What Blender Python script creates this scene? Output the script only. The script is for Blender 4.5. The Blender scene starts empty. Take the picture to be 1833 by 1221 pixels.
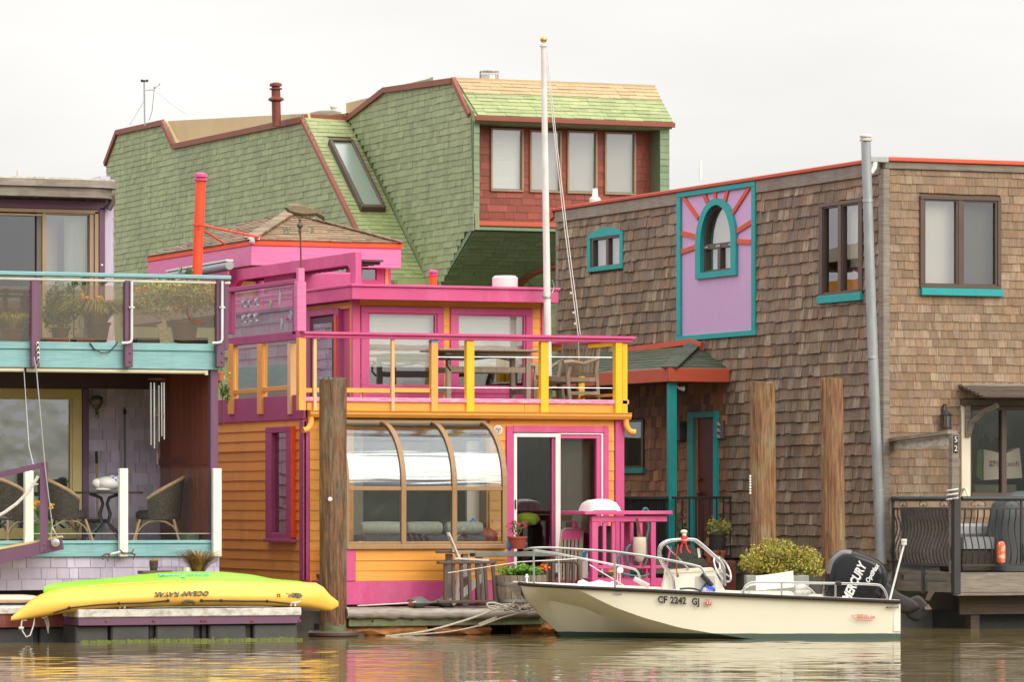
import bpy, math, random
import numpy as np
from mathutils import Vector, Matrix
random.seed(7)
SC = bpy.context.scene
COL = SC.collection
# ------------------------------------------------------------------ camera, sky, sun, exposure
# world axes follow the houses: x along their fronts, y backwards, z up, water at z = 0
FPX, CPX, HPY, ZC = 8000.0, 916.5, 900.0, 1.8      # measured focal length, centre column, horizon row, eye height
YAW = math.radians(22.5)
CR = Vector((math.cos(YAW), -math.sin(YAW), 0)); CF = Vector((math.sin(YAW), math.cos(YAW), 0)); CU = Vector((0, 0, 1))
CAM = Vector((0, 0, ZC))
cd = bpy.data.cameras.new('camera'); co = bpy.data.objects.new('camera', cd); COL.objects.link(co)
cd.sensor_fit = 'HORIZONTAL'; cd.sensor_width = 36; cd.lens = 36 * FPX / 1833
cd.shift_y = (HPY - 610.5) / 1833; cd.clip_start = 1; cd.clip_end = 9000
co.location = CAM; co.rotation_euler = (math.pi / 2, 0, -YAW)
SC.camera = co
SUN_DIR = Vector((0.34, -0.76, 0.54)).normalized()
SC.view_settings.view_transform = 'Standard'; SC.view_settings.look = 'None'
SC.view_settings.exposure = 0.54; SC.view_settings.gamma = 1
try: SC.view_settings.use_curve_mapping = False
except Exception: pass
SC.cycles.max_bounces = 10; SC.cycles.transparent_max_bounces = 24
SC.cycles.caustics_reflective = False; SC.cycles.caustics_refractive = False
w = bpy.data.worlds.new('World'); SC.world = w; w.use_nodes = True
nt = w.node_tree; N = nt.nodes; L = nt.links; N.clear()
sky = N.new('ShaderNodeTexSky'); sky.sky_type = 'NISHITA'; sky.sun_disc = False
sky.sun_elevation = math.asin(SUN_DIR.z); sky.sun_rotation = math.atan2(SUN_DIR.x, SUN_DIR.y)
sky.dust_density = 4.0
hs = N.new('ShaderNodeHueSaturation'); hs.inputs['Saturation'].default_value = 0.15
L.new(sky.outputs[0], hs.inputs['Color'])
tc = N.new('ShaderNodeTexCoord'); mp = N.new('ShaderNodeMapping'); mp.inputs['Scale'].default_value = (2.2, 2.2, 9)
L.new(tc.outputs['Generated'], mp.inputs[0])
cn = N.new('ShaderNodeTexNoise'); cn.inputs['Scale'].default_value = 2.6; cn.inputs['Detail'].default_value = 5
L.new(mp.outputs[0], cn.inputs['Vector'])
cr_ = N.new('ShaderNodeValToRGB'); cr_.color_ramp.elements[0].position = .3; cr_.color_ramp.elements[1].position = .72
cr_.color_ramp.elements[0].color = (5.35, 5.28, 5.12, 1); cr_.color_ramp.elements[1].color = (6.3, 6.2, 6.02, 1)
L.new(cn.outputs[0], cr_.inputs[0])
mx = N.new('ShaderNodeMixRGB'); mx.inputs[0].default_value = 0.93
L.new(hs.outputs[0], mx.inputs[1]); L.new(cr_.outputs[0], mx.inputs[2])
sx = N.new('ShaderNodeSeparateXYZ'); L.new(tc.outputs['Generated'], sx.inputs[0])        # overcast sky: brighter towards the zenith
el = N.new('ShaderNodeMath'); el.operation = 'MULTIPLY_ADD'; el.use_clamp = False; el.inputs[1].default_value = 2.0; el.inputs[2].default_value = 1.0
cl = N.new('ShaderNodeMath'); cl.operation = 'MAXIMUM'; cl.inputs[1].default_value = 0; L.new(sx.outputs[2], cl.inputs[0]); L.new(cl.outputs[0], el.inputs[0])
vm = N.new('ShaderNodeVectorMath'); vm.operation = 'SCALE'; L.new(mx.outputs[0], vm.inputs[0]); L.new(el.outputs[0], vm.inputs['Scale'])
bg = N.new('ShaderNodeBackground'); bg.inputs[1].default_value = 0.1
L.new(vm.outputs[0], bg.inputs[0]); wo = N.new('ShaderNodeOutputWorld'); L.new(bg.outputs[0], wo.inputs[0])
sl = bpy.data.lights.new('sun', 'SUN'); sl.energy = 1.5; sl.angle = math.radians(48); sl.color = (1, .91, .78)
so = bpy.data.objects.new('sun', sl); COL.objects.link(so)
so.rotation_euler = SUN_DIR.to_track_quat('Z', 'Y').to_euler(); so.location = (20, -20, 60)

# ------------------------------------------------------------------ helpers
def ray(px, py):
    return CR * ((px - CPX) / FPX) + CF + CU * ((HPY - py) / FPX)
def P(px, py, Y):                                  # point on that line of sight at depth Y
    return CAM + ray(px, py) * Y
class Pl:                                          # a plane of the place: origin, along, up, outward
    def __init__(s, O, A, B, n): s.O, s.A, s.B, s.N = Vector(O), Vector(A).normalized(), Vector(B).normalized(), Vector(n).normalized()
    def hit(s, px, py):
        r = ray(px, py); return CAM + r * ((s.O - CAM).dot(s.N) / r.dot(s.N))
    def ab(s, px, py):
        d = s.hit(px, py) - s.O; return d.dot(s.A), d.dot(s.B)
    def pt(s, a, b, n=0): return s.O + s.A * a + s.B * b + s.N * n
    def pp(s, px, py, n=0): return s.hit(px, py) + s.N * n
    def rect(s, x0, y0, x1, y1):
        xm, ym = (x0 + x1) / 2, (y0 + y1) / 2
        return s.ab(x0, ym)[0], s.ab(x1, ym)[0], s.ab(xm, y1)[1], s.ab(xm, y0)[1]
    def box(s, m, a0, a1, b0, b1, n0, n1, bev=0):
        m.obox(s.pt((a0 + a1) / 2, (b0 + b1) / 2, (n0 + n1) / 2), s.A * (a1 - a0) / 2, s.B * (b1 - b0) / 2, s.N * (n1 - n0) / 2, bev)
    def pb(s, m, x0, y0, x1, y1, n0, n1, bev=0):
        a0, a1, b0, b1 = s.rect(x0, y0, x1, y1); s.box(m, a0, a1, b0, b1, n0, n1, bev)
    def poly(s, m, pts, n0, n1):                   # pixel outline as a solid slab between offsets n0 and n1
        m.prism([s.pp(x, y, n0) for x, y in pts], s.N * (n1 - n0))
def Fp(v): return Pl((0, v, 0), (1, 0, 0), (0, 0, 1), (0, -1, 0))
def Sp(u): return Pl((u, 0, 0), (0, -1, 0), (0, 0, 1), (-1, 0, 0))

class MB:
    def __init__(s): s.v, s.f, s.sm = [], [], []
    def add(s, vs, fs, smooth=False):
        o = len(s.v); s.v += [Vector(p) for p in vs]
        for f in fs: s.f.append(tuple(o + i for i in f)); s.sm.append(smooth)
        return s
    def obox(s, c, a, b, n, bev=0):
        c, a, b, n = Vector(c), Vector(a), Vector(b), Vector(n)
        la, lb, ln = a.length, b.length, n.length
        if min(la, lb, ln) <= 0: return s
        if not bev or bev > .45 * min(la, lb, ln):
            vs = [c + a * x + b * y + n * z for x in (-1, 1) for y in (-1, 1) for z in (-1, 1)]
            fs = [(0, 1, 3, 2), (4, 6, 7, 5), (0, 4, 5, 1), (2, 3, 7, 6), (0, 2, 6, 4), (1, 5, 7, 3)]
        else:
            vs = []; ka, kb, kn = 1 - bev / la, 1 - bev / lb, 1 - bev / ln
            for x in (-1, 1):
                for y in (-1, 1):
                    for z in (-1, 1):
                        vs += [c + a * x + b * y * kb + n * z * kn, c + a * x * ka + b * y + n * z * kn, c + a * x * ka + b * y * kb + n * z]
            I = lambda x, y, z, k: (x * 4 + y * 2 + z) * 3 + k
            fs = []
            for x in (0, 1):
                fs.append((I(x, 0, 0, 0), I(x, 1, 0, 0), I(x, 1, 1, 0), I(x, 0, 1, 0)))
                fs.append((I(0, x, 0, 1), I(1, x, 0, 1), I(1, x, 1, 1), I(0, x, 1, 1)))
                fs.append((I(0, 0, x, 2), I(1, 0, x, 2), I(1, 1, x, 2), I(0, 1, x, 2)))
                for y in (0, 1):
                    fs.append((I(x, y, 0, 0), I(x, y, 1, 0), I(x, y, 1, 1), I(x, y, 0, 1)))
                    fs.append((I(x, 0, y, 0), I(x, 1, y, 0), I(x, 1, y, 2), I(x, 0, y, 2)))
                    fs.append((I(0, x, y, 1), I(1, x, y, 1), I(1, x, y, 2), I(0, x, y, 2)))
                    for z in (0, 1): fs.append((I(x, y, z, 0), I(x, y, z, 1), I(x, y, z, 2)))
        out = []
        for f in fs:
            q = [vs[i] for i in f]; nn = (q[1] - q[0]).cross(q[2] - q[0]); m = sum(q, Vector()) / len(q)
            out.append(f if nn.dot(m - c) >= 0 else f[::-1])
        return s.add(vs, out)
    def box(s, x0, x1, y0, y1, z0, z1, bev=0):
        return s.obox(((x0 + x1) / 2, (y0 + y1) / 2, (z0 + z1) / 2), ((x1 - x0) / 2, 0, 0), (0, (y1 - y0) / 2, 0), (0, 0, (z1 - z0) / 2), bev)
    def beam(s, p0, p1, w, h, up=(0, 0, 1), bev=0):
        p0, p1 = Vector(p0), Vector(p1); d = p1 - p0; u = Vector(up)
        if abs(d.normalized().dot(u)) > .98: u = Vector((0, 1, 0))
        sd = d.cross(u).normalized(); uu = sd.cross(d).normalized()
        return s.obox((p0 + p1) / 2, d / 2, sd * w / 2, uu * h / 2, bev)
    def prism(s, poly, vec):
        poly = [Vector(p) for p in poly]; vec = Vector(vec); n = len(poly)
        nn = Vector()
        for i in range(n): nn += (poly[i] - poly[0]).cross(poly[(i + 1) % n] - poly[0])
        if nn.dot(vec) > 0: poly = poly[::-1]
        vs = poly + [p + vec for p in poly]
        fs = [tuple(range(n)), tuple(range(2 * n - 1, n - 1, -1))] + [(i, n + i, n + (i + 1) % n, (i + 1) % n) for i in range(n)]
        return s.add(vs, [fs[0], fs[1]] + [f for f in fs[2:]])
    def tube(s, pts, r, n=8, closed=False, smooth=True, flat=1.0):
        pts = [Vector(p) for p in pts]; k = len(pts); rs = r if isinstance(r, (list, tuple)) else [r] * k
        T = []
        for i in range(k):
            a = pts[(i - 1) % k] if closed or i else pts[0]; b = pts[(i + 1) % k] if closed or i < k - 1 else pts[-1]
            T.append((b - a).normalized())
        u = Vector((0, 0, 1)) if abs(T[0].z) < .9 else Vector((1, 0, 0))
        vs = []
        for i in range(k):
            u = (u - T[i] * u.dot(T[i])).normalized(); w_ = T[i].cross(u)
            for j in range(n):
                an = 2 * math.pi * (j + .5) / n
                vs.append(pts[i] + u * math.cos(an) * rs[i] * flat + w_ * math.sin(an) * rs[i])
        fs = []
        for i in range(k if closed else k - 1):
            i2 = (i + 1) % k
            for j in range(n): fs.append((i * n + j, i * n + (j + 1) % n, i2 * n + (j + 1) % n, i2 * n + j))
        s.add(vs, fs, smooth)
        if not closed:
            o = len(s.v) - k * n
            s.f.append(tuple(o + j for j in range(n))[::-1]); s.sm.append(False)
            s.f.append(tuple(o + (k - 1) * n + j for j in range(n))); s.sm.append(False)
        return s
    def lathe(s, prof, c, n=16, ax=None, smooth=True):
        c = Vector(c); A = Vector(ax).normalized() if ax else Vector((0, 0, 1))
        u = A.orthogonal().normalized(); w_ = A.cross(u); k = len(prof)
        vs = [c + A * z + (u * math.cos(2 * math.pi * j / n) + w_ * math.sin(2 * math.pi * j / n)) * r for r, z in prof for j in range(n)]
        fs = [(i * n + j, i * n + (j + 1) % n, (i + 1) * n + (j + 1) % n, (i + 1) * n + j) for i in range(k - 1) for j in range(n)]
        s.add(vs, fs, smooth); o = len(s.v) - k * n
        s.f.append(tuple(o + j for j in range(n))[::-1]); s.sm.append(False)
        s.f.append(tuple(o + (k - 1) * n + j for j in range(n))); s.sm.append(False)
        return s
    def ball(s, c, r, nu=12, nv=8, ax=((1, 0, 0), (0, 1, 0), (0, 0, 1))):
        c = Vector(c); r = (r, r, r) if not hasattr(r, '__len__') else r; A = [Vector(a) for a in ax]
        vs = [c + A[2] * r[2]]
        for i in range(1, nv):
            t = math.pi * i / nv
            for j in range(nu):
                p = 2 * math.pi * j / nu
                vs.append(c + A[0] * r[0] * math.sin(t) * math.cos(p) + A[1] * r[1] * math.sin(t) * math.sin(p) + A[2] * r[2] * math.cos(t))
        vs.append(c - A[2] * r[2]); fs = [(0, 1 + j, 1 + (j + 1) % nu) for j in range(nu)]
        for i in range(nv - 2):
            for j in range(nu): fs.append((1 + i * nu + j, 1 + (i + 1) * nu + j, 1 + (i + 1) * nu + (j + 1) % nu, 1 + i * nu + (j + 1) % nu))
        e = len(vs) - 1; b = 1 + (nv - 2) * nu
        fs += [(e, b + (j + 1) % nu, b + j) for j in range(nu)]
        return s.add(vs, fs, True)
    def loft(s, rings, smooth=True, caps=True):
        n = len(rings[0]); vs = [p for r in rings for p in r]
        fs = [(i * n + j, i * n + (j + 1) % n, (i + 1) * n + (j + 1) % n, (i + 1) * n + j) for i in range(len(rings) - 1) for j in range(n)]
        s.add(vs, fs, smooth)
        if caps:
            o = len(s.v) - len(vs)
            s.f.append(tuple(o + j for j in range(n))[::-1]); s.sm.append(False)
            s.f.append(tuple(o + (len(rings) - 1) * n + j for j in range(n))); s.sm.append(False)
        return s
    def ringframe(s, pl, outer, inner, n0, n1):    # flat frame between two outlines (a,b) of equal count
        k = len(outer)
        vs = [pl.pt(a, b, n) for n in (n0, n1) for a, b in outer] + [pl.pt(a, b, n) for n in (n0, n1) for a, b in inner]
        fs = []
        for i in range(k):
            j = (i + 1) % k
            fs += [(k + i, k + j, 3 * k + j, 3 * k + i), (i, 2 * k + i, 2 * k + j, j), (i, j, k + j, k + i), (2 * k + i, 3 * k + i, 3 * k + j, 2 * k + j)]
        return s.add(vs, fs)

WPOS = {}
def wpos(o): return WPOS.get(o.name, Vector((0, 0, 0)))
def tagp(o, label=None, cat=None, group=None, kind=None):
    if label: o['label'] = label
    if cat: o['category'] = cat
    if group: o['group'] = group
    if kind: o['kind'] = kind
    return o
def thing(name, label, cat, loc=(0, 0, 0), group=None):
    o = bpy.data.objects.new(name, None); o.empty_display_size = .2; COL.objects.link(o)
    o.location = loc; WPOS[o.name] = Vector(loc)
    return tagp(o, label, cat, group)
def mesh(name, m, mat, origin):
    me = bpy.data.meshes.new(name)
    me.from_pydata([tuple(p - origin) for p in m.v], [], m.f)
    me.polygons.foreach_set('use_smooth', m.sm)
    if any(m.sm): me.set_sharp_from_angle(angle=math.radians(getattr(m, 'sharp', 42)))
    me.materials.append(mat); me.update()
    return me
def obj(name, m, mat, parent=None, label=None, cat=None, group=None, kind=None):
    lo = Vector([min(p[i] for p in m.v) for i in range(3)]); hi = Vector([max(p[i] for p in m.v) for i in range(3)])
    org = Vector(((lo.x + hi.x) / 2, (lo.y + hi.y) / 2, lo.z))
    o = bpy.data.objects.new(name, mesh(name, m, mat, org)); COL.objects.link(o)
    if parent: o.parent = parent; o.location = org - wpos(parent)
    else: o.location = org
    WPOS[o.name] = org
    return tagp(o, label, cat, group, kind)
def part(name, m, mat, parent, label=None, kind=None): return obj(name, m, mat, parent, label, None, None, kind)
def copy_tree(o, parent=None):
    c = o.copy(); COL.objects.link(c)
    if parent: c.parent = parent
    for ch in [x for x in bpy.data.objects if x.parent == o]: copy_tree(ch, c)
    return c
def unit_axes(m4, pts):                             # transform helper
    return [m4 @ p for p in pts]

# ------------------------------------------------------------------ materials
MATS = {}
def _lnk(nt, a, b): nt.links.new(a, b)
def paint(name, col, col2=None, rough=.55, scale=2.5, grain=(1, 1, 1), lo=.35, hi=.75, bump=.12, bs=60, bgrain=None, rnd=.08, metal=0, spec=.4, dirt=None, dscale=1.2, damt=.5, hue=0, pal=None):
    """colour with blotches of col2, optional dirt, a per-piece brightness spread and fine relief"""
    m = bpy.data.materials.new(name); m.use_nodes = True; nt = m.node_tree; N = nt.nodes
    b = N['Principled BSDF']; b.inputs['Roughness'].default_value = rough; b.inputs['Metallic'].default_value = metal
    b.inputs['Specular IOR Level'].default_value = spec
    geo = N.new('ShaderNodeNewGeometry'); oi = N.new('ShaderNodeObjectInfo')
    rn = N.new('ShaderNodeMath'); rn.operation = 'ADD'; _lnk(nt, oi.outputs['Random'], rn.inputs[0]); _lnk(nt, geo.outputs['Random Per Island'], rn.inputs[1])
    fr = N.new('ShaderNodeMath'); fr.operation = 'FRACT'; _lnk(nt, rn.outputs[0], fr.inputs[0])
    off = N.new('ShaderNodeVectorMath'); off.operation = 'SCALE'; off.inputs[0].default_value = (17, 31, 23) if rnd > .15 or pal else (0, 0, 0)
    _lnk(nt, fr.outputs[0], off.inputs['Scale'])
    av = N.new('ShaderNodeVectorMath'); _lnk(nt, geo.outputs['Position'], av.inputs[0]); _lnk(nt, off.outputs[0], av.inputs[1])
    mp = N.new('ShaderNodeMapping'); mp.inputs['Scale'].default_value = grain; _lnk(nt, av.outputs[0], mp.inputs[0])
    n1 = N.new('ShaderNodeTexNoise'); n1.inputs['Scale'].default_value = scale; n1.inputs['Detail'].default_value = 6; n1.inputs['Roughness'].default_value = .62
    _lnk(nt, mp.outputs[0], n1.inputs['Vector'])
    mr = N.new('ShaderNodeMapRange'); mr.inputs[1].default_value = lo; mr.inputs[2].default_value = hi; _lnk(nt, n1.outputs[0], mr.inputs[0])
    c2 = col2 or tuple(c * .72 for c in col)
    mix = N.new('ShaderNodeMixRGB'); mix.inputs[2].default_value = (*c2, 1); _lnk(nt, mr.outputs[0], mix.inputs[0])
    if pal:
        rp = N.new('ShaderNodeValToRGB'); e = rp.color_ramp.elements; rp.color_ramp.interpolation = 'CONSTANT'
        while len(e) < len(pal): e.new(1)
        for i, c in enumerate(pal): e[i].position = i / len(pal); e[i].color = (*c, 1)
        f2 = N.new('ShaderNodeMath'); f2.operation = 'MULTIPLY'; f2.inputs[1].default_value = 7.31; _lnk(nt, fr.outputs[0], f2.inputs[0])
        f3 = N.new('ShaderNodeMath'); f3.operation = 'FRACT'; _lnk(nt, f2.outputs[0], f3.inputs[0])
        _lnk(nt, f3.outputs[0], rp.inputs[0]); _lnk(nt, rp.outputs[0], mix.inputs[1])
    else: mix.inputs[1].default_value = (*col, 1)
    out = mix.outputs[0]
    if dirt:
        n3 = N.new('ShaderNodeTexNoise'); n3.inputs['Scale'].default_value = dscale; n3.inputs['Detail'].default_value = 8; n3.inputs['Roughness'].default_value = .7
        mp3 = N.new('ShaderNodeMapping'); mp3.inputs['Scale'].default_value = (1, 1, .35); _lnk(nt, geo.outputs['Position'], mp3.inputs[0]); _lnk(nt, mp3.outputs[0], n3.inputs['Vector'])
        r3 = N.new('ShaderNodeMapRange'); r3.inputs[1].default_value = .5; r3.inputs[2].default_value = .72; r3.inputs[4].default_value = damt; _lnk(nt, n3.outputs[0], r3.inputs[0])
        mx3 = N.new('ShaderNodeMixRGB'); mx3.inputs[2].default_value = (*dirt, 1); _lnk(nt, r3.outputs[0], mx3.inputs[0]); _lnk(nt, out, mx3.inputs[1]); out = mx3.outputs[0]
    hs = N.new('ShaderNodeHueSaturation'); _lnk(nt, out, hs.inputs['Color'])
    vr = N.new('ShaderNodeMapRange'); vr.inputs[3].default_value = 1 - rnd; vr.inputs[4].default_value = 1 + rnd; _lnk(nt, fr.outputs[0], vr.inputs[0]); _lnk(nt, vr.outputs[0], hs.inputs['Value'])
    _lnk(nt, hs.outputs[0], b.inputs['Base Color'])
    if bump:
        n2 = N.new('ShaderNodeTexNoise'); n2.inputs['Scale'].default_value = bs; n2.inputs['Detail'].default_value = 4
        mp2 = N.new('ShaderNodeMapping'); mp2.inputs['Scale'].default_value = bgrain or grain; _lnk(nt, av.outputs[0], mp2.inputs[0]); _lnk(nt, mp2.outputs[0], n2.inputs['Vector'])
        bp = N.new('ShaderNodeBump'); bp.inputs['Strength'].default_value = bump; bp.inputs['Distance'].default_value = .02
        _lnk(nt, n2.outputs[0], bp.inputs['Height']); _lnk(nt, bp.outputs[0], b.inputs['Normal'])
    MATS[name] = m; return m
def glass(name, tint=(.9, .93, .92), refl=.1, rough=.01, haze=None, hz=0.0, wav=0, ws=(1, 1, 1)):
    m = bpy.data.materials.new(name); m.use_nodes = True; nt = m.node_tree; N = nt.nodes; N.clear()
    o = N.new('ShaderNodeOutputMaterial'); tr = N.new('ShaderNodeBsdfTransparent'); tr.inputs[0].default_value = (*tint, 1)
    gl = N.new('ShaderNodeBsdfGlossy'); gl.inputs['Roughness'].default_value = rough; gl.inputs[0].default_value = (.95, .97, 1, 1)
    fz = N.new('ShaderNodeFresnel'); fz.inputs[0].default_value = 1.5
    gb = N.new('ShaderNodeNewGeometry'); a0 = N.new('ShaderNodeMath'); a0.operation = 'MULTIPLY_ADD'; a0.inputs[1].default_value = 1.7; a0.inputs[2].default_value = refl; _lnk(nt, fz.outputs[0], a0.inputs[0])
    iv = N.new('ShaderNodeMath'); iv.operation = 'SUBTRACT'; iv.inputs[0].default_value = 1; _lnk(nt, gb.outputs['Backfacing'], iv.inputs[1])
    ad = N.new('ShaderNodeMath'); ad.operation = 'MULTIPLY'; ad.use_clamp = True; _lnk(nt, a0.outputs[0], ad.inputs[0]); _lnk(nt, iv.outputs[0], ad.inputs[1])   # both faces of the pane reflect at its outer face
    if wav:
        g = N.new('ShaderNodeNewGeometry'); n = N.new('ShaderNodeTexNoise'); n.inputs['Scale'].default_value = 1.6; mg = N.new('ShaderNodeMapping'); mg.inputs['Scale'].default_value = ws; _lnk(nt, g.outputs['Position'], mg.inputs[0]); _lnk(nt, mg.outputs[0], n.inputs['Vector'])
        bp = N.new('ShaderNodeBump'); bp.inputs['Strength'].default_value = wav; bp.inputs['Distance'].default_value = .05; _lnk(nt, n.outputs[0], bp.inputs['Height']); _lnk(nt, bp.outputs[0], gl.inputs['Normal'])
    src = tr
    if haze:
        df = N.new('ShaderNodeBsdfDiffuse'); df.inputs[0].default_value = (*haze, 1)
        mh = N.new('ShaderNodeMixShader'); mh.inputs[0].default_value = hz; _lnk(nt, tr.outputs[0], mh.inputs[1]); _lnk(nt, df.outputs[0], mh.inputs[2]); src = mh
    ms = N.new('ShaderNodeMixShader'); _lnk(nt, ad.outputs[0], ms.inputs[0]); _lnk(nt, src.outputs[0], ms.inputs[1]); _lnk(nt, gl.outputs[0], ms.inputs[2])
    _lnk(nt, ms.outputs[0], o.inputs[0]); MATS[name] = m; return m
VG = (14, 14, 1.3)      # grain running up the wall
HG = (1.3, 1.3, 16)     # grain running along the boards
M = {}
def mk(k, *a, **kw): M[k] = paint(k, *a, **kw)
mk('orange', (.84, .37, .06), (.76, .31, .045), grain=HG, bump=.14, bs=14, rnd=.07, rough=.55, dirt=(.56, .26, .08), damt=.5, dscale=1.8)
mk('orange_trim', (.86, .40, .075), (.78, .33, .055), grain=HG, scale=2, bump=.12, bs=14, dirt=(.62, .32, .1), damt=.35, dscale=2.2)
mk('orange_post', (.82, .40, .09), (.72, .32, .07), grain=VG, bump=.08, bs=14)
mk('tan_post', (.80, .50, .26), (.72, .42, .2), grain=VG, bump=.08, bs=14)
mk('yellow', (.87, .53, .02), (.82, .46, .015), grain=VG, bump=.08, bs=12)
mk('pink', (.63, .085, .25), (.55, .07, .215), scale=1.6, bump=.12, bs=30, rnd=.05, dirt=(.66, .20, .32), damt=.6, dscale=2.2)
mk('pink_pale', (.72, .22, .42), (.62, .15, .34), grain=HG, scale=2, bump=.12, bs=14)
mk('pink_worn', (.72, .20, .38), (.72, .5, .56), grain=HG, scale=5, lo=.45, hi=.62, bump=.15, bs=14)
mk('magenta', (.43, .075, .20), (.37, .06, .18), scale=1.6, bump=.12, bs=30, dirt=(.45, .13, .24), damt=.4, dscale=2.2)
mk('red_orange', (.86, .09, .025), (.75, .07, .02), scale=2, bump=.06)
mk('purple', (.165, .075, .135), (.135, .065, .115), grain=VG, scale=2, bump=.1, bs=14)
mk('dark_purple', (.10, .055, .07), bump=.1)
mk('teal_beam', (.19, .40, .43), (.30, .52, .53), grain=(1, 1, 22), scale=3, lo=.4, hi=.7, bump=.25, bs=6, dirt=(.10, .25, .3), damt=.35, dscale=3)
mk('teal', (.015, .36, .36), (.02, .28, .29), grain=VG, scale=2, bump=.1, bs=14, dirt=(.03, .2, .21), damt=.35, dscale=4)
mk('lilac', (.56, .36, .60), (.50, .31, .54), grain=VG, scale=2, bump=.12, bs=10, dirt=(.5, .36, .5), damt=.4)
mk('lavender', (.54, .47, .60), (.47, .41, .53), grain=VG, bump=.1, bs=12, rnd=.06)
mk('lavender_shingle', (.54, .47, .59), (.46, .40, .51), grain=VG, bump=.2, bs=10, rnd=.16)
mk('purple_shingle', (.50, .35, .48), (.42, .29, .41), grain=VG, bump=.2, bs=10, rnd=.16)
mk('dark_wood', (.12, .085, .06), (.06, .042, .03), grain=HG, scale=2.5, bump=.3, bs=10, rnd=.15)
mk('grey_wood', (.27, .23, .19), (.13, .105, .085), grain=HG, scale=2.5, bump=.3, bs=10, rnd=.12, dirt=(.40, .37, .32), damt=.5)
mk('dock_wood', (.33, .29, .25), (.17, .13, .11), grain=(1.2, 14, 14), scale=2, bump=.3, bs=12, rnd=.14, dirt=(.42, .4, .37), damt=.5)
mk('mossy_wood', (.15, .165, .085), (.10, .085, .055), grain=HG, scale=2, bump=.3, bs=8, dirt=(.19, .30, .13), dscale=2.2, damt=.85)
mk('teak', (.34, .275, .20), (.21, .165, .12), grain=VG, scale=3, bump=.2, bs=12, rnd=.14)
mk('weathered_white', (.62, .58, .53), (.45, .40, .36), grain=VG, scale=3, bump=.15, bs=12)
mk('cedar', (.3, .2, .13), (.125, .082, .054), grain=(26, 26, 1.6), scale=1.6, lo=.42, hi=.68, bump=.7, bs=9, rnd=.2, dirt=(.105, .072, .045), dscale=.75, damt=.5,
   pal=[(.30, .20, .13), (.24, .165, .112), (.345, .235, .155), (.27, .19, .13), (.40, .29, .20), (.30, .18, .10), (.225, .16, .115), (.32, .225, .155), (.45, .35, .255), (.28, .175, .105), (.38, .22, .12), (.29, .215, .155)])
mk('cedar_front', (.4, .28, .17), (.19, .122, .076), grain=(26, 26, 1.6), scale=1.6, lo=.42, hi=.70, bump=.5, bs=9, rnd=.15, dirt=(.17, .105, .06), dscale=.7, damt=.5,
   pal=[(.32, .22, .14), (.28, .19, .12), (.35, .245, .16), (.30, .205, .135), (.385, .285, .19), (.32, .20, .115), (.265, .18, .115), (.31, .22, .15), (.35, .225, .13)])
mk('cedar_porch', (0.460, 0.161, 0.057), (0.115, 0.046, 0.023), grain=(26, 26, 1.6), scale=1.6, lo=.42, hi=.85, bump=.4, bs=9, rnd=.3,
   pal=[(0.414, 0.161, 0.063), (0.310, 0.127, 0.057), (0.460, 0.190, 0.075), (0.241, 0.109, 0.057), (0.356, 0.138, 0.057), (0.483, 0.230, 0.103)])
mk('red_shingle', (0.288, 0.066, 0.038), (0.204, 0.048, 0.031), grain=VG, bump=.2, bs=10, rnd=.2)
mk('green_shingle', (.31, .355, .19), (.235, .285, .15), grain=(9, 9, .8), scale=1.1, lo=.4, hi=.7, bump=.25, bs=8, rnd=.13, dirt=(.155, .185, .115), dscale=.9, damt=.6)
mk('green_front', (.195, .28, .165), (.15, .22, .13), grain=(9, 9, .8), bump=.25, bs=8, rnd=.14)
mk('green_roof', (.31, .355, .155), (.24, .295, .13), grain=(7, 7, .8), scale=1.1, bump=.25, bs=8, rnd=.13, dirt=(.42, .40, .22), damt=.5, dscale=1.2)
mk('yellow_green', (.33, .33, .12), (.24, .28, .11), grain=(9, 9, .8), bump=.25, bs=8, rnd=.12)
mk('tan_roof', (.47, .345, .19), (.40, .29, .155), scale=2, bump=.15, rnd=.12)
mk('tan_sunlit', (.74, .57, .34), (.68, .51, .29), scale=2, bump=.1)  # lighter copy of the tan roof colour, with the sunlight put into it
mk('brown_roof', (.27, .18, .105), (.16, .105, .06), grain=(6, 6, 6), scale=1.6, bump=.3, bs=20, rnd=.28)
mk('asphalt_green', (.085, .105, .065), (.055, .07, .045), scale=12, bump=.4, bs=80, rnd=.22)
mk('rust_trim', (.27, .075, .05), (.22, .065, .045), scale=2, bump=.1)
mk('rust_pipe', (.23, .05, .035), (.12, .03, .022), grain=(3, 3, .8), scale=3, bump=.1, dirt=(.35, .2, .15), damt=.5, dscale=4)
mk('red_trim', (.62, .095, .045), (.52, .085, .045), scale=2, bump=.1, dirt=(.42, .12, .07), damt=.4)
mk('copper_fascia', (.58, .10, .05), (.50, .095, .05), grain=HG, scale=2, bump=.06)
mk('tan_frame', (.36, .255, .15), (.30, .21, .12), scale=3, bump=.05, rough=.4)
mk('bronze', (.10, .065, .05), (.08, .055, .045), scale=3, bump=.03, rough=.4)
mk('sun_frame', (.36, .215, .10), (.28, .165, .08), grain=VG, scale=3, bump=.1, rough=.45)
mk('cream_wood', (.72, .56, .25), (.62, .46, .19), scale=2, bump=.06)
mk('cream', (.76, .70, .56), (.68, .61, .46), scale=2, bump=.06)
mk('white', (.80, .78, .74), (.74, .71, .66), scale=2, bump=.04, rough=.4)
mk('white_post', (.80, .76, .70), (.66, .60, .53), grain=VG, scale=2, lo=.5, hi=.9, bump=.08, bs=12)
mk('white_plastic', (.78, .77, .74), rough=.35, scale=2, bump=0)
mk('dirty_white', (.62, .60, .55), (.22, .22, .17), grain=(3, 3, 5), scale=2.4, lo=.45, hi=.75, bump=.2, bs=20)
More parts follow.
